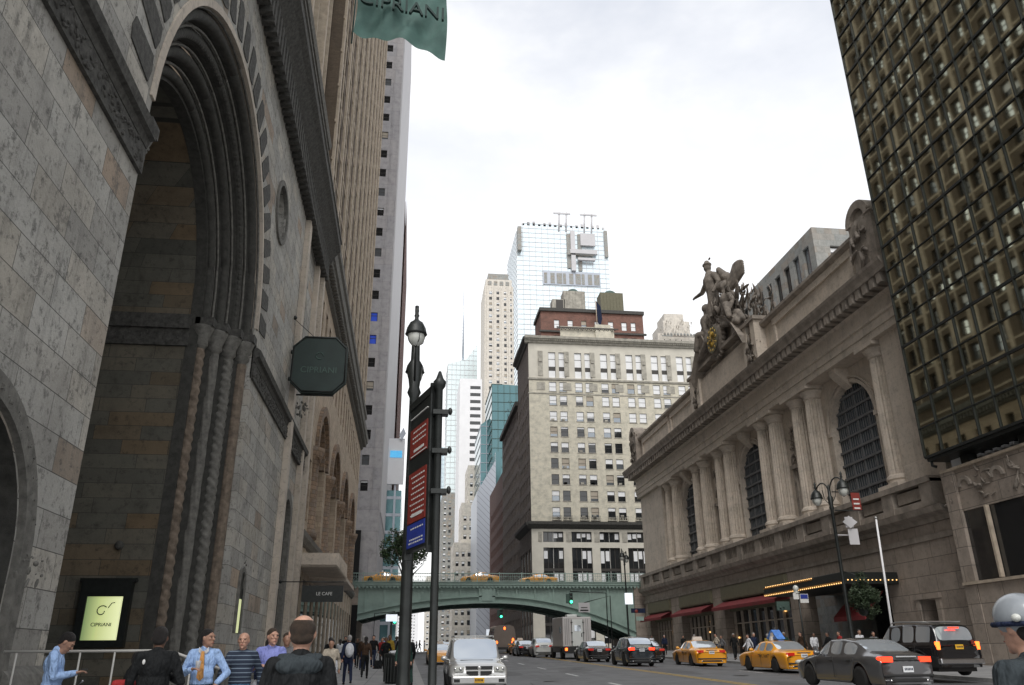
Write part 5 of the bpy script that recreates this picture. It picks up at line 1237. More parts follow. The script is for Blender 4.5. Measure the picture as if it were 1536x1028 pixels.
mb = MB(); PB(mb, .16, wd - .12, 4.55, 5.02, .041, .055); PB(mb, .16, wd - .12, 3.52, 4.3, .041, .055); mb.build('red_route_panel', 'rustred', pn_)
mb = MB(); PB(mb, .16, wd - .12, 3.15, 3.5, .041, .055); mb.build('blue_route_panel', 'bluepanel', pn_)
mb = MB(); rr = random.Random(6)
for z in [4.95, 4.86, 4.78] + [4.22 - k * .085 for k in range(8)] + [3.42, 3.26, 3.21]:
    u = .22
    while u < wd - .3:
        l = rr.uniform(.03, .09); PB(mb, u, u + l, z - .011, z + .011, .056, .058); u += l + .035
PB(mb, .16, wd - .2, 4.56, 4.575, .056, .06); PB(mb, .3, .8, 4.62, 4.66, .056, .06); PB(mb, .3, .8, 3.6, 3.65, .056, .06); PB(mb, .16, wd - .12, 5.2, 5.215, .041, .06)
mb.build('white_route_text', 'whitetext', pn_)
for z in (5.05, 4.45, 3.85):
    mb = MB(); mb.box(px_ - .09, px_ + .14, py2 - .09, py2 + .09, z - .035, z + .035); mb.ell((px_ + .17, py2, z + .03), (.035, .035, .06), 6); mb.build('clamp', 'iron', bs)

def treecrown(mb, c, r, n, size, seed):
    rr = random.Random(seed); cl = []
    for _ in range(30):
        v = Vector((rr.gauss(0, 1), rr.gauss(0, 1), rr.gauss(0, 1))).normalized() * rr.uniform(.35, .95)
        cl.append((Vector((c[0] + v.x * r[0], c[1] + v.y * r[1], c[2] + v.z * r[2])), rr.uniform(.22, .42)))
    for _ in range(n):
        p, q = rr.choice(cl); v = Vector((rr.gauss(0, 1), rr.gauss(0, 1), rr.gauss(0, 1))).normalized() * q * rr.uniform(.5, 1.05) * min(r)
        o = p + v; a = Vector((rr.gauss(0, 1), rr.gauss(0, 1), rr.gauss(0, .6))).normalized() * size * rr.uniform(.6, 1.3); b = a.cross(Vector((rr.gauss(0, 1), rr.gauss(0, 1), rr.gauss(0, 1)))).normalized() * size * .6
        mb.add([o - a, o + b * .6, o + a, o - b * .6], [(0, 1, 2, 3)], rr.random() < .4)
tr = thing('street_tree', 'small leafy green tree on the left kerb behind the bus sign', 'tree', (-.55, 42, .84))
mb = MB(); mb.tube([(-.2, 42, .8), (-.22, 42, 3.2), (-.2, 42, 5.6), (-.2, 42, 7.6)], [.13, .1, .08, .03], 8)
for a in range(7): mb.tube([(-.2, 42, 4.9 + a * .3), (-.2 + .5 * cos(a * 2.1), 42 + .5 * sin(a * 2.1), 5.6 + a * .3), (-.2 + 1.0 * cos(a * 2.1), 42 + 1.0 * sin(a * 2.1), 6.1 + a * .3)], [.05, .035, .015], 6)
mb.build('trunk', 'bark', tr); mb = MB(); treecrown(mb, (-.2, 42, 6.9), (1.15, 1.15, 1.35), 6500, .085, 5); mb.build('crown', ['leafd', 'leaf'], tr)
hb = thing('hanging_basket', 'big dark hanging plant basket on the terminal side street lamp', 'hanging basket', (21.0, 36.3, 3.6))
mb = MB(); mb.lathe([(.1, 3.2), (.22, 3.3), (.3, 3.6), (.32, 3.75)], (21.0, 36.3, 0), 14); mb.tube([(20.5, 36.6, 5.2), (21.0, 36.3, 5.0), (21.0, 36.3, 3.8)], .03, 6); mb.build('basket', 'iron', hb)
mb = MB(); treecrown(mb, (21.0, 36.3, 3.95), (.8, .8, 1.0), 5200, .075, 8); mb.build('foliage', ['leafd', 'leafd'], hb)
bnr = thing('banner', 'small red and white vertical banner on the terminal side street lamp', 'banner', (21.7, 36.6, 8.5))
mb = MB(); mb.box(21.45, 21.9, 36.5, 36.53, 8.1, 8.95); b1 = mb.build('cloth', 'rustred', bnr); mb = MB(); mb.box(20.5, 21.95, 36.49, 36.55, 8.95, 9.0); mb.box(20.5, 21.95, 36.49, 36.55, 8.05, 8.1); mb.build('rod', 'iron', bnr)
mb = MB(); 
for k in range(3): mb.box(21.52, 21.82, 36.48, 36.495, 8.15 + k * .22, 8.22 + k * .22)
mb.build('white_marks', 'whitetext', b1)
sb = thing('sign_board', 'cluster of pale sign backs and a camera on the terminal side street lamp', 'sign', (21.0, 36.6, 7))
mb = MB(); mb.box(21.0, 21.5, 36.5, 36.54, 6.45, 7.2); mb.box(20.9, 21.3, 36.45, 36.49, 7.25, 7.75); mb.prism([(21.1, 7.2), (21.5, 7.5), (21.1, 7.8), (20.75, 7.5)], 'y', 36.4, 36.44); mb.tube([(20.4, 36.6, 6.9), (21.3, 36.6, 6.9)], .03, 5); mb.build('sign_back', 'concw', sb)
fp = thing('flagpole', 'bare leaning white pole on the pavement in front of the terminal wall', 'pole', (25.9, 42, 1))
mb = MB(); mb.tube([(25.7, 42, .9), (25.95, 42, 8.6)], [.07, .05], 8); mb.build('pole', 'white', fp); mb = MB(); mb.ell((25.95, 42, 8.65), (.09, .09, .09), 6); mb.build('finial', 'alu', fp)
ml = thing('clock_lamp', 'slim lantern post with white and blue signs in front of the marquee', 'sign post', (22.7, 46, 1))
mb = MB(); mb.tube([(22.7, 46, .9), (22.7, 46, 4.9)], .05, 8); mb.build('post', 'iron', ml)
mb = MB(); mb.ell((22.6, 46, 5.15), (.17, .17, .2), 8); mb.lathe([(.1, 4.85), (.2, 4.95), (.02, 5.0)], (22.6, 46, 0), 10); mb.build('lantern', 'lens', ml)
mb = MB(); mb.box(22.75, 23.25, 45.9, 45.95, 4.35, 4.85); mb.box(22.35, 22.68, 45.9, 45.95, 4.55, 4.9); s1 = mb.build('sign_plate', 'whitetext', ml); mb = MB(); mb.box(22.78, 23.22, 45.88, 45.9, 4.58, 4.82); mb.build('blue_band', 'bluepanel', s1)
mb = MB(); mb.ell((22.2, 47, 4.2), (.06, .06, .06), 5); mb.ell((22.0, 47, 4.15), (.06, .06, .06), 5); mb.box(21.8, 22.6, 47.05, 47.2, 4.0, 4.5); mb.build('signal_box', 'greendk', ml)
def signal(label, x, y, z, arm):
    t = thing('traffic_light', label, 'traffic light', (x, y, GY(y)))
    mb = MB(); mb.box(x - .22, x + .22, y - .2, y + .2, z - .6, z + .75); mb.box(x - .6, x - .25, y - .15, y + .15, z - .5, z + .6); bevel(mb.build('housing', 'greendk', t), .04)
    mb = MB(); mb.tube([(x, y + .25, z + .9), (x + arm, y + .25, z + .7), (x + arm, y + .25, GY(y))], .07, 6); mb.build('mast', 'iron', t)
    mb = MB(); mb.lathe([(.17, -.02), (.17, .02)], (x, y - .22, z - .35), 12, 0, 'y'); mb.build('green_light', 'green_lit', t)
    mb = MB(); mb.lathe([(.15, -.02), (.15, .02)], (x, y - .22, z + .1), 12, 0, 'y'); mb.lathe([(.15, -.02), (.15, .02)], (x, y - .22, z + .5), 12, 0, 'y'); mb.build('dark_light', 'trim', t)
signal('traffic light showing green in front of the viaduct arch on the right', 19.9, 100, 8.1, 4.5)
signal('traffic light showing green seen under the middle of the viaduct', 14.2, 126, 7.6, 16)
signal('traffic light showing green beneath the left end of the viaduct', -1.5, 108, 6.2, -2.6)
t = thing('sign_board', 'pale rectangular sign hung in front of the viaduct beside the green light', 'sign', (21.3, 99, 7)); mb = MB(); mb.box(20.6, 22.0, 99, 99.08, 6.5, 7.6); pl = mb.build('plate', 'concw', t); mb = MB(); mb.box(20.8, 21.8, 98.97, 99, 6.65, 6.8); mb.box(20.9, 21.7, 98.97, 99, 7.0, 7.08); mb.build('dark_lines', 'trim', pl)
mb = MB(); mb.tube([(21.3, 99.1, 7.6), (24.6, 99.1, 8.4), (24.6, 99.1, 2)], .06, 6); mb.build('mast', 'iron', t)
t = thing('lit_sign', 'bright white lit sign box on the distant lamp post', 'sign', (22.7, 83.6, 7)); mb = MB(); mb.box(22.3, 23.1, 83.4, 83.6, 6.5, 7.6); mb.build('box', 'white_lit', t)
t = thing('street_sign', 'small blue and green street name signs right of the white lit sign', 'street sign', (23.9, 83.6, 5.5)); mb = MB(); mb.box(22.9, 24.4, 83.6, 83.65, 5.65, 6.1); mb.build('blue_plate', 'c_navy', t); mb = MB(); mb.box(23.4, 24.2, 83.6, 83.65, 4.9, 5.3); mb.build('green_plate', 'greenpaint', t); mb = MB(); mb.ell((23.4, 83.4, 5.8), (.18, .06, .18), 8); mb.build('red_disc', 'rustred', t)
t = thing('lit_sign', 'small white lit sign under the viaduct above the van', 'sign', (11.7, 118, 5)); mb = MB(); mb.box(11.2, 12.0, 118, 118.1, 4.4, 5.2); mb.build('box', 'white_lit', t); mb = MB(); mb.box(11.5, 11.65, 118.1, 118.2, 2.3, 4.5); mb.build('post', 'iron', t)
t = thing('lit_sign', 'white and cyan lit sign at the left end of the viaduct above the crowd', 'sign', (-1.7, 90, 5)); mb = MB(); mb.box(-2.2, -1.0, 90, 90.1, 5.2, 5.9); mb.build('box', 'white_lit', t); mb = MB(); mb.box(-1.7, -1.5, 90.1, 90.2, 1.8, 5.3); mb.build('post', 'iron', t)
t = thing('litter_bin', 'tall black slatted litter bin on the left pavement near the kerb', 'litter bin', (-.4, 33.6, .67))
mb = MB(); mb.lathe([(.32, .68), (.36, .72), (.40, 1.6), (.43, 1.66), (.43, 1.74), (.36, 1.76)], (-.4, 33.6, 0), 20)
for k in range(20): a = k * pi / 10; mb.box(-.4 + .4 * cos(a) - .02, -.4 + .4 * cos(a) + .02, 33.6 + .4 * sin(a) - .02, 33.6 + .4 * sin(a) + .02, .74, 1.6)
mb.build('bin_body', 'iron', t); mb = MB(); mb.ell((-.4, 33.6, 1.78), (.26, .24, .09), 8); mb.build('rubbish', 'c_white', t)

# ------------------------------------------------------------------ vehicles (local: front +y, ground z=0)
def wheel_meshes(r, w, sil=True):
    mb = MB(); mb.lathe([(r * .66, -w / 2), (r * .93, -w / 2), (r, -w * .36), (r, w * .36), (r * .93, w / 2), (r * .66, w / 2)], (0, 0, 0), 28, 0, 'x'); ty = mb.mesh('tyre', 'tyre')
    mb = MB(); mb.lathe([(r * .67, -.02), (r * .62, w * .40), (r * .67, w * .46), (r * .67, w * .3)], (0, 0, 0), 28, 1, 'x')
    mb.lathe([(r * .6, w * .05), (r * .6, w * .08)], (0, 0, 0), 20, 1, 'x', False)
    for k in range(7):
        a = 2 * pi * k / 7; c_, s_ = cos(a), sin(a)
        mb.add([(w * .42, r * .1 * c_ - r * .07 * s_, r * .1 * s_ + r * .07 * c_), (w * .42, r * .1 * c_ + r * .07 * s_, r * .1 * s_ - r * .07 * c_), (w * .38, r * .64 * c_ + r * .1 * s_, r * .64 * s_ - r * .1 * c_), (w * .38, r * .64 * c_ - r * .1 * s_, r * .64 * s_ + r * .1 * c_)], [(0, 1, 2, 3)], 0)
    mb.lathe([(r * .14, w * .3), (r * .14, w * .46)], (0, 0, 0), 12, 0, 'x'); rm = mb.mesh('rim', ['alu', 'trim']); return ty, rm
WH = {}
def add_wheels(t, r, w, track, ya, yf):
    k = (r, w)
    if k not in WH: WH[k] = wheel_meshes(r, w)
    for y in (ya, yf):
        for s_ in (-1, 1):
            o = link('wheel', WH[k][0], t); o.location = (s_ * track, y, r); 
            if s_ < 0: o.rotation_euler = (0, 0, pi)
            q = link('rim', WH[k][1], o); q.location = (0, 0, 0)
def lerp_profile(tab, y):
    for a, b in zip(tab, tab[1:]):
        if a[0] <= y <= b[0] + 1e-9:
            t = (y - a[0]) / (b[0] - a[0] or 1); return [a[i] + (b[i] - a[i]) * t for i in range(len(a))]
    return list(tab[0] if y < tab[0][0] else tab[-1])
def car(name, label, cat, P, paint, parts=True, group=None):
    """P: L,W, tab rows (y, zbelt, ztop, wbelt, wtop, wbot), glass rules, wheel data"""
    t = thing(name, label, cat, group=group); W = P['W'] / 2; ya, yf, r = P['ya'], P['yf'], P['r']
    ys = sorted(set([a[0] for a in P['tab']] + [q + d for q in (ya, yf) for d in (-r * 1.32, -r * 1.15, -r * .7, 0, r * .7, r * 1.15, r * 1.32)] + P.get('pil', [])))
    yy = [ys[0]]
    for y in ys[1:]:
        if y - yy[-1] > .035: yy.append(y)
    ys = yy; mb = MB(); cuts = P['cab']   # (rear screen start, roof rear, roof front, cowl)
    rows = []
    for y in ys:
        _, zb, zt, wb, wt, w0 = lerp_profile(P['tab'], y); d = min(abs(y - ya), abs(y - yf)); lo = P['zb'] + P.get('rise', 0) * abs(y) / (P['L'] / 2)
        if d < r * 1.2: lo = max(lo, .02 + sqrt(max(0, (r * 1.22) ** 2 - d * d)) + (r if False else r * .98) - .0 * d) if d < r * 1.18 else lo
        hasroof = zt - zb > .12
        mid = max(lo + .05, P['zm']);
        sec = [(w0 * W * .93, lo), (w0 * W * 1.0, min(mid, zb - .05)), (max(wb, w0) * W * 1.0 if not hasroof else wb * W * 1.01, zb - .06), (wb * W * .965, zb), (wb * W * .95 if hasroof else wb * W * .86, zb + .03 if hasroof else zb + (zt - zb) * .5)]
        if hasroof: sec += [(wt * W * 1.0 + (wb - wt) * W * .08, zt - .09), (wt * W * .95, zt - .035), (wt * W * .55, zt - .006), (0, zt)]
        else: sec += [(wb * W * .78, zb + (zt - zb) * .75), (wb * W * .7, zb + (zt - zb) * .85), (wb * W * .4, zt - .003), (0, zt)]
        rows.append(sec)
    n = len(rows[0]); k = 2 * n - 1
    for y, s_ in zip(ys, rows):
        for x, z in s_: mb.v.append((x, y, z))
        for x, z in s_[-2::-1]: mb.v.append((-x, y, z))
    c0, c1, c2, c3 = cuts
    sides = P['side']
    for j in range(len(ys) - 1):
        ym = (ys[j] + ys[j + 1]) / 2
        for i in range(k - 1):
            ii = i if i < n - 1 else k - 2 - i
            g = 0
            if ii == 4 and any(a < ym < b for a, b in sides): g = 1
            if ii in (6, 7) and (c0 < ym < c1 or c2 < ym < c3): g = 1
            if ii == 5 and (c0 + .12 < ym < c1 or c2 < ym < c3 - .12) and False: g = 1
            if ii == 0: g = P.get('sill', 0)
            mb.f.append((j * k + i, j * k + i + 1, (j + 1) * k + i + 1, (j + 1) * k + i)); mb.m.append(g); mb.sm.append(True)
    for j in (0, len(ys) - 1): mb.f.append(tuple(range(j * k, j * k + k))); mb.m.append(0); mb.sm.append(True)
    me = mb.mesh('tmp', [paint, 'carglass', 'trim'])
    # creases at window borders and panel breaks
    cr = me.attributes.new('crease_edge', 'FLOAT', 'EDGE'); em = {}
    for p in me.polygons:
        for e in p.edge_keys: em.setdefault(e, []).append(p.material_index)
    for e in me.edges:
        ms = em.get(tuple(sorted(e.vertices)), [])
        a, b = me.vertices[e.vertices[0]].co, me.vertices[e.vertices[1]].co
        v = 0
        if len(set(ms)) > 1: v = .85
        ia, ib = e.vertices[0] % k, e.vertices[1] % k
        if ia == ib and min(ia, k - 1 - ia) in (3,): v = max(v, .45)
        if ia == ib and min(ia, k - 1 - ia) in (0,): v = max(v, .8)
        if e.vertices[0] // k == e.vertices[1] // k and e.vertices[0] // k in (0, len(ys) - 1): v = max(v, .4)
        cr.data[e.index].value = v
    o = bpy.data.objects.new('tmp', me); COL.objects.link(o); s = o.modifiers.new('s', 'SUBSURF'); s.levels = 2; s.render_levels = 2
    dg = bpy.context.evaluated_depsgraph_get(); dg.update(); m2 = bpy.data.meshes.new_from_object(o.evaluated_get(dg)); bpy.data.objects.remove(o)
    out = []
    for g, nm in ((0, 'body'), (1, 'windows')):
        q = MB(); mp = {}
        for p in m2.polygons:
            if (p.material_index == 1) != (g == 1): continue
            idx = []
            for v in p.vertices:
                if v not in mp: mp[v] = len(q.v); q.v.append(tuple(m2.vertices[v].co))
                idx.append(mp[v])
            q.f.append(tuple(idx)); q.m.append(1 if p.material_index == 2 else 0); q.sm.append(True)
        out.append(q.build(nm, [paint, 'trim'] if g == 0 else 'carglass', t))
    bpy.data.meshes.remove(m2); body = out[0]
    hl = P['L'] / 2
    mb = MB(); mb.box(-W * .8, W * .8, -hl + .25, hl - .25, .17, P['zm'] + .12); mb.build('underbody', 'trim', t)
    add_wheels(t, r, P.get('ww', .22), W - .13, ya, yf)
    zr = P['tab'][0][1]
    # seams, handles, sills
    mb = MB(); xw = W * 1.0 + .004
    def sideat(y, z):
        _, zb, zt, wb, wt, w0 = lerp_profile(P['tab'], y)
        return (w0 * W if z < P['zm'] else w0 * W + (wb * W * 1.01 - w0 * W) * (z - P['zm']) / max(.01, zb - .06 - P['zm']))
    for s_ in (-1, 1):
        for y in P['doors']:
            zt_ = lerp_profile(P['tab'], y)[1] - .04
            pts = [(s_ * (sideat(y, z) + .002), y, z) for z in (P['zb'] + .12, P['zm'], (P['zm'] + zt_) / 2, zt_)]
            mb.tube(pts, .007, 4)
    mb.build('door_seam', 'trim', body)
    for y in P['handles']:
        for s_ in (-1, 1):
            mb = MB(); z = lerp_profile(P['tab'], y)[1] - .13; x = s_ * (sideat(y, z) + .012); mb.cap((x, y - .09, z), .014, (x, y + .09, z), .014, 6); mb.build('door_handle', P.get('hmat', 'trim'), body)
    for s_ in (-1, 1):
        mb = MB(); z = lerp_profile(P['tab'], c3 - .25)[1] + .1; mb.ell((s_ * (W + .1), c3 - .45, z), (.12, .07, .08), 8); mb.cap((s_ * (W - .08), c3 - .43, z - .05), .025, (s_ * (W + .06), c3 - .43, z - .02), .025, 6); mb.build('wing_mirror', paint, t)
    P['extra'](t, body, W, hl, paint)
    return t
def platebox(t, y, z, mat, s_=-1, w=.16):
    mb = MB(); mb.box(-w, w, min(y, y + .02 * s_), max(y, y + .02 * s_), z - .08, z + .08); p = mb.build('number_plate', mat, t)
    mb = MB(); yy = y + .02 * s_
    for k in range(6): x = -w + .045 + k * .045; mb.box(x, x + .028, min(yy, yy + .004 * s_), max(yy, yy + .004 * s_), z - .03, z + .035)
    mb.build('plate_marks', 'c_navy', p)
def sedan_extra(tail, platem, roofsign=None, hi=.83, brake=True, spoiler=False, chrome=True):
    def fn(t, body, W, hl, paint):
        for s_ in (-1, 1):
            mb = MB(); mb.box(s_ * W * .66 - .17, s_ * W * .66 + .17, -hl - .015, -hl + .12, hi - .07, hi + .07); mb.ell((s_ * (W * .84), -hl + .16, hi + .0), (.065, .15, .07), 8); mb.build('tail_light', tail, t)
            mb = MB(); mb.ell((s_ * (W * .78), hl - .2, .68), (W * .2, .2, .085), 10); mb.build('headlight', 'lens', t)
        platebox(t, -hl - .012, hi - .06 if platem != 'low' else .6, 'platew')
        mb = MB(); mb.box(-W * .86, W * .86, -hl - .035, -hl + .03, .40, .47); mb.box(-W * .6, W * .6, -hl - .02, -hl + .05, .26, .36); bevel(mb.build('bumper_strip', 'trim', t), .02)
        if chrome: mb = MB(); mb.box(-W * .35, W * .35, -hl - .015, -hl + .02, hi + .06, hi + .09); mb.build('boot_trim', 'chrome', t)
        for s_ in (-1, 1):
            mb = MB(); mb.lathe([(.035, 0), (.04, .12)], (s_ * W * .62, -hl - .04, .3), 10, 0, 'y'); mb.build('exhaust', 'chrome', t)
        if roofsign: roofsign(t)
    return fn
SED = dict(L=4.85, W=1.84, ya=-1.38, yf=1.45, r=.33, zb=.20, zm=.55, cab=(-1.75, -1.0, .25, 1.05), side=[(-1.28, -.62), (-.52, .12), (.2, .62)],
  tab=[(-2.42, .80, .84, .80, .8, .86), (-2.34, .93, .99, .90, .8, .95), (-1.95, .96, 1.05, .93, .8, .99), (-1.75, .96, 1.08, .95, .82, 1.0), (-1.35, .95, 1.27, .97, .76, 1.0), (-1.0, .94, 1.40, .98, .74, 1.0), (-.4, .93, 1.45, .99, .76, 1.0), (.25, .92, 1.43, .99, .75, 1.0), (.65, .91, 1.25, .98, .78, 1.0), (1.05, .90, 1.00, .96, .82, 1.0), (1.5, .86, .95, .93, .8, 1.0), (2.0, .78, .86, .88, .8, .97), (2.3, .66, .72, .80, .8, .9), (2.42, .55, .60, .7, .7, .8)],
  pil=[-1.28, -.62, -.52, .12, .2, .62], doors=[-1.2, -.1, .95], handles=[-.95, .0])
def taxi_sign(ad=None):
    def f(t):
        mb = MB(); mb.prism([(-.32, 1.46), (.32, 1.46), (.26, 1.66), (-.26, 1.66)], 'y', -.12, .08); r_ = mb.build('roof_sign', 'whitetext', t)
        if ad:
            mb = MB(); mb.prism([(-.6, 1.52), (.6, 1.52), (.05, 1.95), (-.05, 1.95)], 'x', -.22, .22); mb.box(-.15, .15, -.55, .55, 1.44, 1.53); a_ = mb.build('roof_advert', plain('blue advert panel', (.08, .22, .60), .4, var=.4, vs=4), t)
            mb = MB(); mb.add([(-.226, -.28, 1.62), (-.226, .1, 1.62), (-.226, .06, 1.82), (-.226, -.2, 1.82)], [(0, 1, 2, 3)]); mb.build('advert_picture', 'whitetext', a_)
    return f
def taxi_extra(ad=None):
    base = sedan_extra('redlens', 'platew', taxi_sign(ad), .84)
    def fn(t, body, W, hl, paint):
        base(t, body, W, hl, paint)
        mb = MB()
        for s_ in (-1, 1): pass
        for s_ in (-1, 1):
            o = text('NYC TAXI', .2, 'trim', face_mtx((s_ * (W + .005), -.4 + .0, .72), (0, s_, 0), (0, 0, 1)), body, depth=.002)
    return fn
yel = plain('taxi yellow paint', (.80, .34, .015), .3, var=.07, vs=.8, coat=.8); M['taxi'] = yel
M['cargrey'] = plain('gunmetal car paint', (.14, .14, .145), .28, .6, var=.08, coat=1.)
M['carchar'] = plain('charcoal car paint', (.028, .034, .042), .25, .4, var=.08, coat=1.)
M['carblack'] = plain('black car paint', (.010, .010, .012), .22, .1, var=.1, coat=1.)
M['carsilver'] = plain('silver car paint', (.60, .60, .59), .3, .6, var=.06, coat=1.)
M['carwhite'] = plain('white car paint', (.62, .64, .62), .35, var=.06, coat=.8)
TX = dict(SED); TX.update(L=5.3, W=1.96, ya=-1.42, yf=1.50, extra=taxi_extra(), handles=[-.95, .05],
  tab=[(-2.66, .74, .80, .84, .8, .9), (-2.60, .90, .97, .92, .8, .97), (-2.2, .95, 1.02, .95, .8, 1.0), (-1.55, .95, 1.05, .96, .82, 1.0), (-1.2, .94, 1.27, .98, .76, 1.0), (-.85, .94, 1.42, .98, .72, 1.0), (-.3, .93, 1.46, .99, .74, 1.0), (.3, .92, 1.43, .99, .73, 1.0), (.7, .92, 1.25, .98, .78, 1.0), (1.1, .91, 1.0, .97, .82, 1.0), (1.9, .87, .93, .95, .8, 1.0), (2.45, .80, .84, .90, .8, .97), (2.62, .60, .66, .82, .8, .9)],
  cab=(-1.55, -.85, .3, 1.1), side=[(-1.2, -.52), (-.42, .2), (.28, .7)], pil=[-1.2, -.52, -.42, .2, .28, .7])
def place(t, x, y, rz=0, dz=0):
    t.location = (x, y, GY(y) + CR(x) + dz); t.rotation_euler = (0.02 * cos(rz), 0, rz); WL[t.name] = Vector(t.location); return t
lit = lambda t: [ch.data.materials.clear() or ch.data.materials.append(M['redlamp']) for ch in t.children if ch.name.startswith('tail_light')]
S1 = dict(SED); S1['extra'] = sedan_extra('redlamp', 'low', None, .86)
sd = car('parked_car', 'gunmetal grey saloon with lit red tail lights, large in the right foreground', 'car', S1, 'cargrey')
mb = MB(); mb.box(-.2, .2, -1.55, -1.52, 1.14, 1.17); mb.build('high_brake_light', 'redlamp', sd)
place(sd, 14.1, 25.2, .05, .12)
T1 = car('taxi', 'orange yellow taxi saloon, left of the two nearest taxis, behind the black cars', 'taxi', TX, 'taxi', group='yellow taxis in the street'); place(T1, 18.0, 50.8, -.04)
TX2 = dict(TX); TX2['extra'] = taxi_extra(True)
T2 = car('taxi', 'yellow taxi carrying a blue roof advert, right of the other near taxi', 'taxi', TX2, 'taxi', group='yellow taxis in the street'); place(T2, 18.6, 40.8, .04)
T3 = copy_tree(T1); T3['label'] = 'yellow taxi partly hidden between the van and the box truck'; place(T3, 11.9, 88, 0)
T4 = copy_tree(T1); T4['label'] = 'yellow taxi just visible behind the silver car, coming this way'; place(T4, 2.6, 66, pi)
for k, (x, lab) in enumerate(((-3.5, 'yellow taxi crossing the left part of the viaduct'), (9.7, 'yellow taxi crossing the middle of the viaduct'), (17.8, 'yellow taxi crossing the right part of the viaduct'))):
    q = copy_tree(T1); q['label'] = lab; q['group'] = 'yellow taxis crossing the viaduct'; q.location = (x, 112.6, 10.95 if k < 2 else 10.75); q.rotation_euler = (0, 0, pi / 2); WL[q.name] = Vector(q.location)
S2 = dict(SED); S2['extra'] = sedan_extra('redlens', 'x', lambda t: None, .84)
B1 = car('parked_car', 'glossy black saloon between the box truck and the charcoal crossover', 'car', S2, 'carblack', group='dark cars in the traffic queue'); place(B1, 13.7, 61.5, 0)
B2 = copy_tree(B1); B2['label'] = 'black car half hidden behind the charcoal crossover, left of the taxi'; place(B2, 16.8, 58.5, -.03)
CRS = dict(SED); CRS.update(L=4.5, W=1.86, ya=-1.30, yf=1.35, r=.36, zb=.24, zm=.6, cab=(-2.12, -1.55, .25, .95),
  tab=[(-2.25, .86, .92, .84, .8, .88), (-2.18, 1.05, 1.12, .92, .8, .95), (-2.10, 1.10, 1.25, .94, .78, 1.0), (-1.8, 1.08, 1.50, .95, .74, 1.0), (-1.5, 1.05, 1.62, .96, .74, 1.0), (-.6, 1.02, 1.68, .99, .76, 1.0), (.2, .98, 1.64, .99, .76, 1.0), (.6, .97, 1.36, .98, .78, 1.0), (.95, .96, 1.08, .96, .82, 1.0), (1.5, .90, 1.00, .93, .8, 1.0), (1.95, .80, .88, .86, .8, .95), (2.2, .62, .68, .76, .7, .85)],
  side=[(-1.75, -1.2), (-1.1, -.45), (-.35, .15), (.22, .55)], pil=[-1.75, -1.2, -1.1, -.45, -.35, .15, .22, .55], doors=[-1.15, -.4, .85], extra=sedan_extra('redlamp', 'x', None, .98))
place(car('parked_car', 'charcoal crossover with rounded tail and lit red lamps in the middle of the queue', 'car', CRS, 'carchar'), 14.0, 51.5, 0)
def suv_extra(rear):
    def fn(t, body, W, hl, paint):
        for s_ in (-1, 1):
            mb = MB(); mb.box(s_ * W * .84 - .07, s_ * W * .84 + .07, -hl - .01, -hl + .12, .92, 1.2); bevel(mb.build('tail_light', 'orangelamp' if rear else 'redlens', t), .02)
            mb = MB(); mb.tube([(s_ * W * .72, -hl + .6, 1.88), (s_ * W * .72, 0, 1.91), (s_ * W * .70, .35, 1.86)], .025, 6); mb.build('roof_rail', 'alu', t)
            mb = MB(); mb.box(s_ * W * .68 - W * .17, s_ * W * .68 + W * .17, hl - .1, hl + .02, .80, .98); bevel(mb.build('headlight', 'lens', t), .04)
            mb = MB(); mb.ell((s_ * W * .62, hl + .01, .89), (.06, .03, .06), 8); mb.ell((s_ * W * .80, hl - .0, .89), (.045, .03, .05), 8); mb.build('bulb_bowl', 'chrome', t)
        mb = MB()
        for k in range(3): mb.box(-W * .72, W * .72, -hl + .55 + k * .9, -hl + .59 + k * .9, 1.895, 1.925)
        mb.build('roof_bar', 'alu', t)
        platebox(t, -hl - .03, 1.02 if rear else .8, 'plate'); platebox(t, hl + .12, .56, 'plate', 1)
        mb = MB(); mb.box(-W * .93, W * .93, -hl - .12, -hl + .1, .42, .64); bevel(mb.build('rear_bumper', 'chrome' if rear else paint, t), .05)
        mb = MB(); mb.box(-W * .93, W * .93, hl - .12, hl + .12, .42, .70); bevel(mb.build('front_bumper', paint, t), .06); mb = MB(); mb.box(-W * .55, W * .55, hl + .0, hl + .06, .30, .42); mb.box(-W * .85, -W * .65, hl + .1, hl + .125, .50, .6); mb.box(W * .65, W * .85, hl + .1, hl + .125, .50, .6); mb.build('air_intake', 'trim', t)
        mb = MB(); mb.prism([(-W * .46, .98), (W * .46, .98), (W * .42, .74), (W * .30, .70), (-W * .30, .70), (-W * .42, .74)], 'y', hl - .06, hl + .02); g_ = mb.build('grille', 'trim', t)
        mb = MB(); mb.box(-.035, .035, hl + .0, hl + .06, .70, .98); mb.box(-W * .44, W * .44, hl + .0, hl + .055, .83, .87); mb.ell((0, hl + .05, .93), (.07, .03, .06), 8); mb.build('grille_cross', 'carsilver' if not rear else 'chrome', g_)
        mb = MB(); mb.box(-.55, .55, hl - .95, hl - .93, 1.13, 1.15); mb.build('wiper', 'trim', t)
    return fn
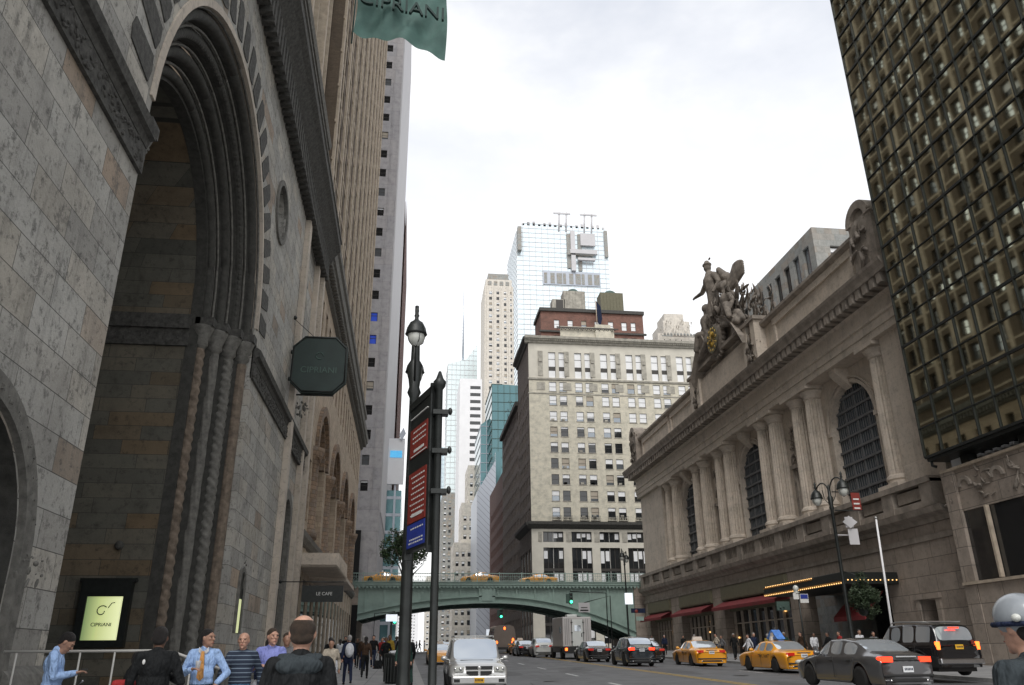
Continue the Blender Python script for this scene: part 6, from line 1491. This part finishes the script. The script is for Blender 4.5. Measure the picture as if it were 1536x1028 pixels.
SUV = dict(L=4.9, W=1.93, ya=-1.42, yf=1.55, r=.38, zb=.32, zm=.68, cab=(-2.40, -2.18, .42, 1.1), sill=2,
  tab=[(-2.45, 1.0, 1.06, .88, .8, .9), (-2.40, 1.12, 1.25, .93, .8, .97), (-2.2, 1.14, 1.74, .96, .78, 1.0), (-2.05, 1.14, 1.82, .97, .78, 1.0), (-.6, 1.12, 1.87, .99, .79, 1.0), (.40, 1.10, 1.82, .99, .79, 1.0), (.75, 1.09, 1.52, .98, .82, 1.0), (1.1, 1.08, 1.18, .97, .84, 1.0), (1.7, 1.04, 1.13, .95, .8, 1.0), (2.25, .98, 1.05, .92, .8, .99), (2.42, .72, .78, .86, .8, .93)],
  side=[(-2.1, -1.28), (-1.18, -.50), (-.40, .28), (.36, .72)], pil=[-2.1, -1.28, -1.18, -.5, -.4, .28, .36, .72], doors=[-1.25, -.45, .98], handles=[-1.05, -.1], hmat='trim', extra=suv_extra(False))
place(car('parked_car', 'silver four wheel drive facing the camera with crosshair grille and yellow plate', 'car', SUV, 'carsilver'), 2.4, 30.2, pi, -.02)
SV2 = dict(SUV); SV2['extra'] = suv_extra(True)
dv = car('parked_car', 'black four wheel drive with amber tail lamps at the far right edge', 'car', SV2, 'carblack')
mb = MB(); mb.box(-.22, .22, -2.36, -2.33, 1.66, 1.70); mb.build('high_brake_light', 'redlamp', dv)
mb = MB(); mb.box(.52, .62, -2.5, -2.47, 1.1, 1.25); mb.build('red_sticker', 'rustred', dv); place(dv, 20.0, 31.2, .04, .22)
# box truck
bt = thing('box_truck', 'pale grey box truck with a windowed rear door and roof unit', 'truck')
mb = MB(); mb.box(-1.2, 1.2, -3.2, 1.7, .95, 3.25); bevel(mb.build('box_body', plain('pale grey truck panel', (.50, .48, .47), .5, var=.1, vs=1), bt), .06)
mb = MB(); mb.box(-.42, .48, -3.24, -3.2, 1.0, 3.05)
dr = mb.build('rear_door', 'carwhite', bt); mb = MB(); mb.box(-.22, .3, -3.26, -3.24, 2.15, 2.6); mb.build('door_window', 'carglass', dr)
mb = MB()
for x in (-.46, .5): mb.box(x, x + .03, -3.27, -3.2, 1.0, 3.05); [mb.box(x - .06, x + .09, -3.29, -3.2, z, z + .06) for z in (1.3, 2.0, 2.8)]
for x in (-1.0, -.85, -.7, .75, .9): mb.box(x, x + .02, -3.22, -3.2, 1.1, 3.1)
mb.box(.34, .4, -3.3, -3.24, 1.7, 2.0); mb.build('door_hinge', 'trim', dr)
mb = MB(); mb.box(-.75, .1, -2.9, -2.0, 3.25, 3.45); bevel(mb.build('roof_unit', 'carwhite', bt), .05)
mb = MB(); mb.box(-1.1, 1.1, -3.3, 3.3, .5, .95); mb.box(-1.15, 1.15, -3.4, -3.3, .45, .62); mb.build('chassis', 'trim', bt)
mb = MB(); mb.box(-1.0, 1.0, 1.75, 3.4, .6, 2.2); bevel(mb.build('cab', 'carwhite', bt), .15)
for s_ in (-1, 1): mb = MB(); mb.box(s_ * .95 - .1, s_ * .95 + .1, -3.33, -3.29, .66, .86); mb.ell((s_ * .95, -3.34, .76), (.09, .04, .11), 8); mb.build('tail_light', 'orangelamp', bt)
for s_ in (-1, 1): mb = MB(); mb.box(s_ * 1.21 - .01, s_ * 1.21 + .01, -2.4, -1.9, 2.0, 2.5); mb.build('side_window', 'carglass', bt)
platebox(bt, -3.41, .8, 'platew'); add_wheels(bt, .42, .28, 1.0, -1.9, 2.4); place(bt, 13.9, 71, 0)
# bronze van / minibus ahead
vn = thing('minibus', 'bronze grey minibus with round roof and lit red lamps far ahead left of the truck', 'minibus')
mb = MB(); mb.prism([(-1.1, .6), (1.1, .6), (1.12, 1.9), (.95, 2.75), (.6, 2.9), (-.6, 2.9), (-.95, 2.75), (-1.12, 1.9)], 'y', -3.0, 3.0); bevel(mb.build('body', plain('bronze van paint', (.17, .14, .12), .4, .3, var=.1), vn), .15, 3)
mb = MB(); mb.box(-1.14, -1.11, -2.6, 2.6, 1.6, 2.4); mb.box(1.11, 1.14, -2.6, 2.6, 1.6, 2.4); mb.build('side_window', 'carglass', vn)
for x, z in ((-.9, 1.2), (.9, 1.2), (0, 2.7), (.95, 1.5)): mb = MB(); mb.ell((x, -3.02, z), (.12, .04, .16), 8); mb.build('tail_light', 'orangelamp', vn)
mb = MB(); mb.box(-1.1, 1.1, -3.12, -2.9, .45, .7); mb.build('bumper', 'trim', vn); add_wheels(vn, .4, .25, .95, -2, 2); place(vn, 11.1, 98, 0)
c5 = copy_tree(B1); c5['label'] = 'dark car with lit lamps just right of the bronze minibus'; place(c5, 11.5, 82, 0)
SW = dict(CRS); SW['extra'] = sedan_extra('redlens', 'x', None, .95)
place(car('parked_car', 'small pale white car left of the box truck', 'car', SW, 'carwhite'), 12.3, 77, 0)
for k, (x, y, lab) in enumerate(((4.5, 96, 'dark car far back coming this way, left lane'), (8.5, 118, 'dark car in the shade under the viaduct'), (5.2, 128, 'dark car beyond the viaduct coming this way'), (16.5, 104, 'dark car under the viaduct ahead of the truck'))):
    q = copy_tree(B1); q['label'] = lab; q['group'] = 'dark cars in the traffic queue'; place(q, x, y, pi if 'this way' in lab else 0)
# ------------------------------------------------------------------ people (local: facing +y, x to their left is -x)
def hand(mb, w, d, side, curl=.5, up=Vector((0, 0, 1))):
    """palm and five fingers from wrist w in direction d"""
    d = Vector(d).normalized(); a = d.cross(up)
    if a.length < .1: a = Vector((1, 0, 0))
    a.normalize(); n = a.cross(d); w = Vector(w)
    pc = w + d * .05
    for k in (-1, 0, 1): mb.cap(w + d * .015 + a * .012 * k, .019, w + d * .085 + a * .024 * k, .015, 8)
    for k, l in zip((-1.5, -.5, .5, 1.5), (.062, .075, .07, .055)):
        p = w + d * .088 + a * .019 * k; q = p + (d * (1 - curl * .4) - n * curl * .5).normalized() * l * .55; e = q + (d * (1 - curl) - n * (curl + .1)).normalized() * l * .5
        mb.cap(p, .0105, q, .0095, 6); mb.cap(q, .0095, e, .008, 6)
    th = w + d * .03 + a * .03 * side; t2 = th + (d * .6 + a * side * .6 - n * .3).normalized() * .04; mb.cap(th, .014, t2, .011, 6); mb.cap(t2, .011, t2 + (d - n * .4).normalized() * .03, .009, 6)
def person(label, x, y, face, skin='skin', top='c_black', bottom='c_black', hair='hairk', pose='stand', h=1.76, hi=True, hairstyle='short', bulk=1., turn=0, nod=0, long=False, shoe='c_black', group=None, short_sleeve=False, dz=0., arms=None):
    t = thing('person', label, 'person', group=group)
    k = 1.0; V = Vector; vox = .011 if hi else .024
    hipz, shz = .92, 1.43
    st = {'stand': (.0, .0), 'walk': (.26, -.24), 'walk2': (-.26, .22)}.get(pose, (.02, -.02))
    hips = [V((s_ * .09, 0, hipz)) for s_ in (-1, 1)]
    legs = []
    for s_, f in zip((-1, 1), st):
        kn = V((s_ * .10, f * .55 + .03, .50)); an = V((s_ * .10, f * 1.0 - (.05 if f < 0 else 0), .09 + (.06 if f < -.1 else 0))); legs.append((hips[(s_ + 1) // 2], kn, an))
    A = {}
    for s_ in (-1, 1):
        sh = V((s_ * .165 * bulk, 0, shz - .01)); el = V((s_ * .235 * bulk, -.03, 1.14)); wr = V((s_ * .24 * bulk, .06, .90)); dr = V((0, .1, -1))
        if pose.startswith('walk'): q = st[0] * s_ * 1.0; el = V((s_ * .25 * bulk, q * .5 - .02, 1.15)); wr = V((s_ * .26 * bulk, q * 1.0 + .08, .92))
        A[s_] = [sh, el, wr, dr]
    arms = arms or {}
    for s_, mode in arms.items():
        sh = A[s_][0]
        if mode == 'chest': el = V((s_ * .27 * bulk, .02, 1.13)); wr = V((s_ * .10, .26, 1.20)); dr = V((-s_ * .8, .5, .1))
        elif mode == 'phone': el = V((s_ * .22, .05, 1.13)); wr = V((s_ * .07, .29, 1.18)); dr = V((-s_ * .3, .8, .2))
        elif mode == 'hip': el = V((s_ * .36, -.02, 1.14)); wr = V((s_ * .24, .10, 1.0)); dr = V((0, .4, -.9))
        elif mode == 'fold': el = V((s_ * .25 * bulk, .05, 1.15)); wr = V((-s_ * .04, .24, 1.16)); dr = V((-s_, .1, 0))
        else: el, wr, dr = mode
        A[s_] = [sh, el, wr, dr]
    HR = Matrix.Rotation(radians(turn), 3, 'Z') @ Matrix.Rotation(radians(-nod), 3, 'X'); nk = V((0, .0, 1.50)); hc = nk + HR @ V((0, .025, .135))
    HS = 1.12; H = lambda a, b, c: hc + HR @ V((a * HS, b * HS, c * HS))
    def E_(m_, c_, r_, n_=10): m_.ell(c_, tuple(q * HS for q in r_), n_, 0, HR)
    mb = MB()   # body
    mb.cap(V((0, -.01, 1.42)), .062, hc + V((0, 0, -.06)), .056)
    E_(mb, hc, (.074, .092, .108), 14); E_(mb, H(0, -.014, .028), (.078, .094, .083), 14); E_(mb, H(0, .03, -.055), (.058, .062, .062), 10); mb.ell(H(0, .075, -.095), (.026, .02, .022), 8, 0, HR)
    mb.cap(H(0, .088, .012), .011, H(0, .108, -.02), .016, 8); mb.ell(H(0, .09, -.058), (.026, .012, .013), 8, 0, HR)
    for s_ in (-1, 1): mb.ell(H(s_ * .078, -.004, -.005), (.012, .022, .032), 8, 0, HR); mb.ell(H(s_ * .036, .072, -.012), (.024, .018, .018), 8, 0, HR); mb.cap(H(s_ * .015, .088, .034), .01, H(s_ * .05, .078, .036), .009, 6)
    mb.ell(V((0, 0, 1.25)), (.14 * bulk, .09, .22), 10); mb.ell(V((0, 0, .98)), (.14, .09, .14), 10)
    for a, b, c in legs: mb.cap(a, .07, b, .05); mb.cap(b, .05, c, .036); mb.cap(c, .036, c + V((0, .13, -.05)), .03)
    for s_, (sh, el, wr, dr) in A.items():
        mb.cap(sh, .048, el, .038); mb.cap(el, .038, wr, .026); hand(mb, wr, dr, -s_, .55)
    body = remesh_blob(mb, 'body', skin, t, vox if not hi else .0085, 2)
    if hi:
        for s_ in (-1, 1): mb = MB(); mb.ell(H(s_ * .033, .088, .012), (.014, .008, .007), 8, 0, HR); mb.build('eye', 'trim', body)
        mb = MB(); mb.ell(H(0, .098, -.058), (.022, .008, .004), 8, 0, HR); mb.build('mouth', 'c_red', body)
    # top
    mb = MB(); g = .012 if hi else .014
    mb.ell(V((0, -.01, 1.30)), (.165 * bulk + g, .112 * bulk + g, .17), 14); mb.ell(V((0, .01 * bulk, 1.13)), (.15 * bulk + g, .112 * bulk + g, .18), 14); mb.ell(V((0, 0, 1.02)), (.155 * bulk + g, .11 * bulk + g, .10), 14)
    mb.cap(V((-.13 * bulk, -.01, 1.425)), .055 + g, V((.13 * bulk, -.01, 1.425)), .055 + g); mb.cap(V((0, -.01, 1.40)), .085, V((0, 0, 1.485)), .068)
    for s_, (sh, el, wr, dr) in A.items():
        mb.cap(sh, .058 + g, el, .044 + g)
        if not short_sleeve: mb.cap(el, .044 + g, el.lerp(wr, .93), .032 + g)
        mb.cap(V((0, -.015, 1.47)), .05, sh + V((0, -.01, .005)), .05)
    if long: mb.cap(V((0, 0, 1.0)), .17 * bulk, V((0, 0, .62)), .19 * bulk)
    shirt = remesh_blob(mb, 'jacket' if top in ('c_black', 'c_slate') else 'shirt', top, t, vox * 1.15, 3)
    mb = MB()
    mb.ell(V((0, 0, .97)), (.158 * bulk, .115 * bulk, .10), 12)
    for a, b, c in legs: mb.cap(a, .098, b, .068); mb.cap(b, .068, c + V((0, 0, .02)), .058)
    remesh_blob(mb, 'trousers', bottom, t, vox * 1.3, 2)
    mb = MB()
    for a, b, c in legs: mb.cap(c + V((0, -.04, -.045)), .042, c + V((0, .16, -.058)), .035)
    mb.build('shoes', shoe, t)
    if hairstyle != 'bald':
        mb = MB(); z = .03
        if hairstyle == 'fringe':
            for q in range(14): a = pi + pi * (q - 0) / 13; E_(mb, H(.074 * cos(a), .085 * sin(a) + .005, -.02), (.018, .024, .042), 8)
        else:
            E_(mb, H(0, -.022, .042), (.084, .096, .086), 12); E_(mb, H(0, -.045, -.0), (.08, .062, .08), 10)
            if hairstyle == 'long': mb.cap(H(0, -.06, 0), .075, H(0, -.07, -.18), .06); 
            if hairstyle == 'bun': mb.ell(H(0, -.12, .03), (.04, .04, .04), 8, 0, HR)
        remesh_blob(mb, 'hair', hair, t, vox, 1)
    t.scale = (h / 1.76,) * 3; t.location = (x, y, GY(y) + CR(x) + dz); t.rotation_euler = (0, 0, radians(face)); t['h'] = h; WL[t.name] = Vector((0, 0, 0)); return t, shirt, H, A
PP = person
TC = Vector((0, 0, 0))
# face: 0 = away from the camera (down the street), 180 = towards it, 90 = facing -x, -90 = facing +x
p, sh, H, A = PP('man in a light blue shirt bent over his phone, leftmost person', -5.0, 13.0, -80, 'skinm', 'c_blue', 'c_black', 'hairk', nod=38, arms={-1: 'phone', 1: 'phone'}, bulk=1.1)
mb = MB(); mb.box(-.035, .035, .36, .44, 1.22, 1.235); mb.build('phone', 'trim', p)
t = thing('satchel', 'black bag with white strap resting beside the man bent over his phone', 'bag', (-4.45, 12.9, .8)); mb = MB(); mb.box(-4.62, -4.28, 12.8, 13.0, .62, 1.28); bevel(mb.build('bag', 'c_black', t), .05); mb = MB(); mb.tube([(-4.62, 12.77, .6), (-4.60, 12.77, 1.24), (-4.5, 12.8, 1.34)], .015, 5); mb.ell((-4.36, 12.78, 1.05), (.03, .01, .04), 6); mb.build('strap', 'c_white', t)
PP('dark haired person crouched in the shadow between the bag and the man in black', -4.1, 13.6, -60, 'skind', 'c_black', 'c_black', 'hairk', h=1.5, dz=-.05, nod=20)
p, sh, H, A = PP('man in black seen from behind, with a white glint on his left shoulder', -3.05, 11.0, 5, 'skind', 'c_black', 'c_black', 'hairk', bulk=1.15, arms={1: 'chest'})
mb = MB(); mb.ell((-.12, -.13, 1.36), (.018, .01, .03), 8); mb.build('white_glint', 'whitetext', sh)
t = thing('bag', 'dark red bag hanging beside the man in black', 'bag', (-3.45, 11.1, .6)); mb = MB(); mb.box(-3.55, -3.3, 11.0, 11.2, .9, 1.38); bevel(mb.build('bag', 'c_red', t), .04)
p, sh, H, A = PP('man in a pale blue shirt and orange tie holding a white cup, head turned right', -3.05, 13.5, 180, 'skinm', 'c_blue', 'c_black', 'hairk', turn=-48 + 110, arms={1: 'chest', -1: 'hip'}, bulk=1.06)
mb = MB(); mb.prism([(-.02, 1.45), (.02, 1.45), (.028, 1.40), (.05, 1.08), (0, 1.03), (-.05, 1.08), (-.028, 1.40)], 'y', .128, .14)
tie = mb.build('tie', 'tie', p)
for s_ in (-1, 1): mb = MB(); mb.prism([(0, 1.44), (s_ * .07, 1.51), (s_ * .075, 1.45), (s_ * .04, 1.41)], 'y', .07, .10); mb.build('collar', 'c_white', sh)
t = thing('paper_cup', 'white paper cup held by the man with the orange tie', 'cup', (-3.1, 13.2, 1.4)); mb = MB(); mb.lathe([(.03, 1.48), (.04, 1.58), (.043, 1.585)], (-3.06, 13.20, 0), 12); mb.build('cup', 'white', t)
PP('bald man in a dark sweater with pale stripes walking towards the camera', -2.58, 14.0, 180, 'skin', 'c_stripe', 'c_jeans', hairstyle='bald', pose='walk', bulk=1.12, h=1.72)
PP('man in a violet blue shirt looking left, hands in front', -2.22, 14.5, 172, 'skin', 'c_purple', 'c_navy', 'hairb', turn=40, arms={-1: 'fold', 1: 'chest'}, bulk=1.1, h=1.78)
PP('man half hidden behind the violet blue shirt, ruddy face', -2.45, 18, 190, 'skinm', 'c_grey', 'c_black', 'hairb', h=1.74, hi=False)
PP('person with dark hair just behind the striped sweater man', -2.9, 18.6, 0, 'skinm', 'c_navy', 'c_black', 'hairk', h=1.62, hi=False)
t = thing('carrier_bag', 'white carrier bag hanging from the violet shirt man', 'bag', (-2.4, 14.3, .8)); mb = MB(); mb.prism([(-2.62, .55), (-2.25, .55), (-2.3, 1.05), (-2.38, 1.22), (-2.5, 1.05)], 'y', 14.2, 14.35); bevel(mb.build('bag', 'c_white', t), .04)
p, sh, H, A = PP('large balding man in a black jacket seen from behind, closest to the camera', -.74, 6.2, 4, 'skin', 'c_black', 'c_black', 'hairb', hairstyle='bald', bulk=1.06, h=1.77, arms={})
mb = MB(); mb.cap((-.13, -.03, 1.475), .032, (.13, -.03, 1.475), .032, 8); mb.ell((0, -.09, 1.42), (.17, .05, .07), 12); remesh_blob(mb, 'hood', 'c_slate', sh, .012, 3)
mb = MB(); mb.ell(tuple(H(0, -.022, .028)), (.0935, .104, .082), 14); mb.ell(tuple(H(0, -.05, -.025)), (.084, .06, .052), 12); mb.ell(tuple(H(0, .015, .02)), (.0925, .06, .035), 12); remesh_blob(mb, 'cropped_hair', 'hairb', p, .01, 2)
PP('woman in a beige top walking towards the camera beyond the black jacket', -2.05, 24, 180, 'skinm', 'c_beige', 'c_black', 'hairk', pose='walk', hairstyle='long', h=1.62, hi=False)
PP('figure in a long black coat near the shopfronts', -3.3, 38, 0, 'skinm', 'c_black', 'c_black', 'hairk', pose='walk', long=True, hi=False, h=1.7)
p, sh, H, A = PP('person with a white and violet backpack walking away', -2.15, 33, 10, 'skin', 'c_navy', 'c_navy', 'hairg', pose='walk', hi=False)
mb = MB(); mb.ell((0, -.2, 1.22), (.17, .13, .26), 10); mb.build('backpack', 'c_white', p)
t = thing('carrier_bag', 'white carrier bag beside the person with the backpack', 'bag', (-2.6, 33, 1.2)); mb = MB(); mb.ell((-2.62, 33, 1.28), (.16, .12, .26), 10); mb.build('bag', 'c_white', t)
p, sh, H, A = PP('person in a brown jacket and black leggings walking away past the litter bin', -1.75, 38, 0, 'skinm', 'c_brown', 'c_black', 'hairk', pose='walk2', hi=False, hairstyle='long', h=1.72)
t = thing('handbag', 'black handbag carried beside the brown jacket', 'bag', (-1.1, 38, 1.5)); mb = MB(); mb.box(-1.35, -1.0, 37.9, 38.05, 1.15, 1.5); mb.tube([(-1.3, 38, 1.5), (-1.18, 38, 1.85), (-1.05, 38, 1.5)], .015, 5); bevel(mb.build('bag', 'c_black', t), .04)
# motorcyclist at the right edge
p, sh, H, A = PP('person in a slate jacket and white helmet at the right edge', 3.36, 4.2, 10, 'skin', 'c_slate', 'c_black', 'hairk', h=1.88, bulk=1.15, hi=True, turn=0, dz=.07)
mb = MB(); mb.ell(tuple(H(0, -.005, .05)), (.112, .138, .115), 16); he = mb.build('helmet', 'helmet', p)
mb = MB(); mb.tube([tuple(H(.102 * cos(a), .125 * sin(a), .015)) for a in [i * pi / 12 for i in range(25)]], .014, 6); mb.build('helmet_band', 'c_navy', he)
mb = MB(); mb.ell(tuple(H(-.10, -.07, .04)), (.02, .025, .02), 8); mb.build('helmet_lamp', 'lens', he)
# crowd: a few low detail walkers, copied with their own clothes
protos = []
for k, (pose, hs, lg) in enumerate((('stand', 'short', False), ('walk', 'short', False), ('walk2', 'long', False), ('walk', 'long', True))):
    p, *_ = PP('proto', 0, 0, 0, 'skinm', 'c_black', 'c_black', 'hairk', pose=pose, hi=False, hairstyle=hs, long=lg); protos.append(p)
CL = ['c_black', 'c_navy', 'c_grey', 'c_brown', 'c_white', 'c_blue', 'c_beige', 'c_red', 'c_green', 'c_yel']
NM = dict(c_black='black', c_navy='navy', c_grey='grey', c_brown='brown', c_white='white', c_blue='light blue', c_beige='beige', c_red='red', c_green='dark green', c_yel='mustard')
used = [False] * 4; rr = random.Random(31); seen = {}
def walker(x, y, face, top, bottom, where, v=None, h=None, group=None):
    v = rr.randrange(4) if v is None else v
    t = protos[v] if not used[v] else copy_tree(protos[v]); used[v] = True
    for ch in t.children:
        kk_ = ch.name.split('.')[0]
        if kk_ in ('jacket', 'shirt', 'trousers', 'hair', 'body'):
            mt_ = {'jacket': top, 'shirt': top, 'trousers': bottom, 'hair': rr.choice(['hairk', 'hairb', 'hairk', 'hairg']), 'body': rr.choice(['skin', 'skinm', 'skind'])}[kk_]
            ch.material_slots[0].link = 'OBJECT'; ch.material_slots[0].material = M[mt_]
    t.location = (x, y, GY(y) + CR(x)); t.rotation_euler = (0, 0, radians(face)); s_ = (h or rr.uniform(1.62, 1.84)) / 1.76; t.scale = (s_,) * 3
    base = f"person in {NM[top]} with {NM[bottom]} legwear, {where}"
    t['label'] = base; t['group'] = group or where
    return t
# terminal pavement, listed left to right in the picture
TP = [(24.0, 86, 'c_grey', 'c_black'), (23.8, 80, 'c_white', 'c_navy'), (23.5, 75, 'c_navy', 'c_black'), (23.6, 70, 'c_black', 'c_grey'), (23.2, 66, 'c_red', 'c_black'), (23.9, 63, 'c_beige', 'c_navy'), (22.6, 58.5, 'c_grey', 'c_black'), (22.9, 57, 'c_black', 'c_black'), (22.5, 53.5, 'c_white', 'c_black'), (23.1, 54, 'c_navy', 'c_navy'), (23.4, 52.5, 'c_yel', 'c_black'), (22.9, 50.5, 'c_black', 'c_navy'), (23.6, 50.5, 'c_green', 'c_black'), (23.5, 48, 'c_brown', 'c_black'), (24.3, 48, 'c_white', 'c_grey'), (23.9, 45.5, 'c_black', 'c_grey'), (24.6, 45.5, 'c_red', 'c_navy'), (24.4, 43, 'c_white', 'c_navy'), (25.2, 43, 'c_grey', 'c_navy'), (25.0, 41, 'c_black', 'c_brown')]
wh = ['by the far shopfront', 'near the far lamp post', 'by the second red awning', 'between the far taxi and shops', 'behind the black cars', 'left of the nearer taxi', 'just left of the officer in white', 'beside the kerb left of centre', 'with arms down at the kerb between the taxis', 'close behind the white top', 'right of the white top', 'before the dark shop window', 'left of the second taxi', 'behind the taxi with the advert', 'behind the blue advert', 'right of the blue advert', 'under the marquee bulbs', 'at the marquee entrance', 'left of the hanging basket', 'behind the grey saloon roof']
for (x, y, a, b), w in zip(TP, wh): walker(x, y, rr.choice([0, 180, 90, -90, 170, 15]), a, b, w, group='people on the terminal pavement')
LP = [(-1.0, 44, 'c_black', 'c_black'), (-.2, 41, 'c_black', 'c_navy'), (-.9, 48, 'c_yel', 'c_black'), (-2.3, 47, 'c_brown', 'c_navy'), (-2.9, 52, 'c_black', 'c_black'), (-1.5, 55, 'c_red', 'c_black'), (-.6, 56, 'c_navy', 'c_grey'), (-3.8, 57, 'c_grey', 'c_black'), (-1.1, 62, 'c_green', 'c_black'), (-.3, 65, 'c_black', 'c_brown'), (-2.5, 66, 'c_beige', 'c_navy'), (-3.4, 71, 'c_black', 'c_grey'), (-1.6, 74, 'c_grey', 'c_black'), (-.5, 78, 'c_red', 'c_navy'), (-2.2, 84, 'c_brown', 'c_black'), (.1, 31.0, 'c_black', 'c_green'), (-.05, 29, 'c_green', 'c_navy')]
LP += [(-2.9, 44, 'c_navy', 'c_black'), (-3.7, 49, 'c_white', 'c_navy'), (-1.9, 51, 'c_black', 'c_navy'), (-.4, 51.5, 'c_grey', 'c_navy'), (-1.2, 68, 'c_white', 'c_black'), (-2.9, 61, 'c_navy', 'c_navy'), (-.8, 71, 'c_black', 'c_green'), (-2.0, 79, 'c_blue', 'c_black'), (.1, 58, 'c_brown', 'c_grey'), (-4.4, 63, 'c_black', 'c_brown')]
wl = ['behind the litter bin', 'between the bin and the lamp post', 'beyond the bin', 'left of the bin, second row', 'close to the cafe doors', 'in the middle of the far left crowd', 'under the small tree', 'by the light shop piers', 'below the street tree crown', 'beside the kerb far down', 'in the far left crowd, near its centre', 'next to the last shop pier', 'below the viaduct arch left end', 'under the lit cyan sign', 'at the back of the left crowd', 'right behind the lamp post', 'partly hidden by the lamp post', 'left of the brown jacket walker', 'in front of the cafe doors', 'in the gap left of the bin, third row', 'under the leafy crown by the kerb', 'a bright top deep in the left crowd', 'between two shop piers', 'near the kerb deep in the crowd', 'a pale blue top at the crowd rear', 'standing on the kerb past the tree', 'against the office tower wall']
for (x, y, a, b), w in zip(LP, wl): walker(x, y, rr.choice([0, 180, 10, 175]), a, b, w, group='people on the bank side pavement')
# people crossing under the viaduct: small distant walkers
for k in range(14):
    walker(.9 + k * .75 + rr.uniform(-.2, .2), 134 + rr.uniform(-3, 6), rr.choice([90, -90]), rr.choice(CL), 'c_black', 'crossing beyond the viaduct, %s from the left' % ['first', 'second', 'third', 'fourth', 'fifth', 'sixth', 'seventh', 'eighth', 'ninth', 'tenth', 'eleventh', 'twelfth', 'thirteenth', 'fourteenth'][k], group='people crossing beyond the viaduct')
rr2 = random.Random(5)

for r in [o for o in COL.objects if o.type == 'EMPTY' and not o.parent]: split_parts(r, ('construction_hoist', 'roof_gear', 'stone_bracket', 'rod', 'rubbish'), .1)
# ------------------------------------------------------------------ light, sky, camera
W = bpy.data.worlds.new('World'); S.world = W; W.use_nodes = True; nt = W.node_tree
sky = N(nt, 'ShaderNodeTexSky', sky_type='NISHITA', sun_disc=False, sun_elevation=radians(50), sun_rotation=radians(196), air_density=1.5, dust_density=3)
bg = nt.nodes['Background']; tc = N(nt, 'ShaderNodeTexCoord').outputs['Generated']
n1 = noise(nt, scalev(nt, tc, (1.6, 1.6, 3.2)), 1.3, 6, .55)
sep = N(nt, 'ShaderNodeSeparateXYZ'); L(nt, tc, sep.inputs[0])
hi_ = mapr(nt, sep.outputs[2], .35, .75, 0, 1)
cl = ramp(nt, n1, [(.38, (4.9, 5.25, 6.0)), (.47, (6.3, 6.5, 7.0)), (.58, (8.6, 8.6, 8.6))])
low = mix(nt, hi_, (9.9, 9.9, 9.95), cl)
fin = mix(nt, .90, sky.outputs[0], low)
L(nt, fin, bg.inputs[0]); bg.inputs['Strength'].default_value = .137
sl = bpy.data.lights.new('sun', 'SUN'); sl.energy = 2.0; sl.angle = radians(28); sl.color = (1, .97, .93)
so = bpy.data.objects.new('sun', sl); COL.objects.link(so)
el, az_ = radians(50), radians(196)
d = Vector((sin(az_) * cos(el), cos(az_) * cos(el), sin(el))); so.rotation_euler = d.to_track_quat('Z', 'Y').to_euler()
S.view_settings.view_transform = 'Standard'; S.view_settings.look = 'None'; S.view_settings.exposure = 0; S.view_settings.gamma = 1
cam = bpy.data.cameras.new('camera'); co = bpy.data.objects.new('camera', cam); COL.objects.link(co); S.camera = co
cam.sensor_width = 36; cam.lens = 36 * 1185 / 1536; cam.clip_end = 5000; cam.clip_start = .05
Zc = Vector((-30, 2981, 1185)).normalized(); Yc = Vector((-160, -469, 1185)); Yc = (Yc - Zc * Yc.dot(Zc)).normalized(); Xc = Yc.cross(Zc)
if Xc.x < 0: Xc = -Xc
right = Vector((Xc.x, Yc.x, Zc.x)); up = Vector((Xc.y, Yc.y, Zc.y)); fw = Vector((Xc.z, Yc.z, Zc.z))
m = Matrix((right, up, -fw)).transposed().to_4x4(); m.translation = (0, 0, 1.6); co.matrix_world = m
cam.dof.use_dof = False
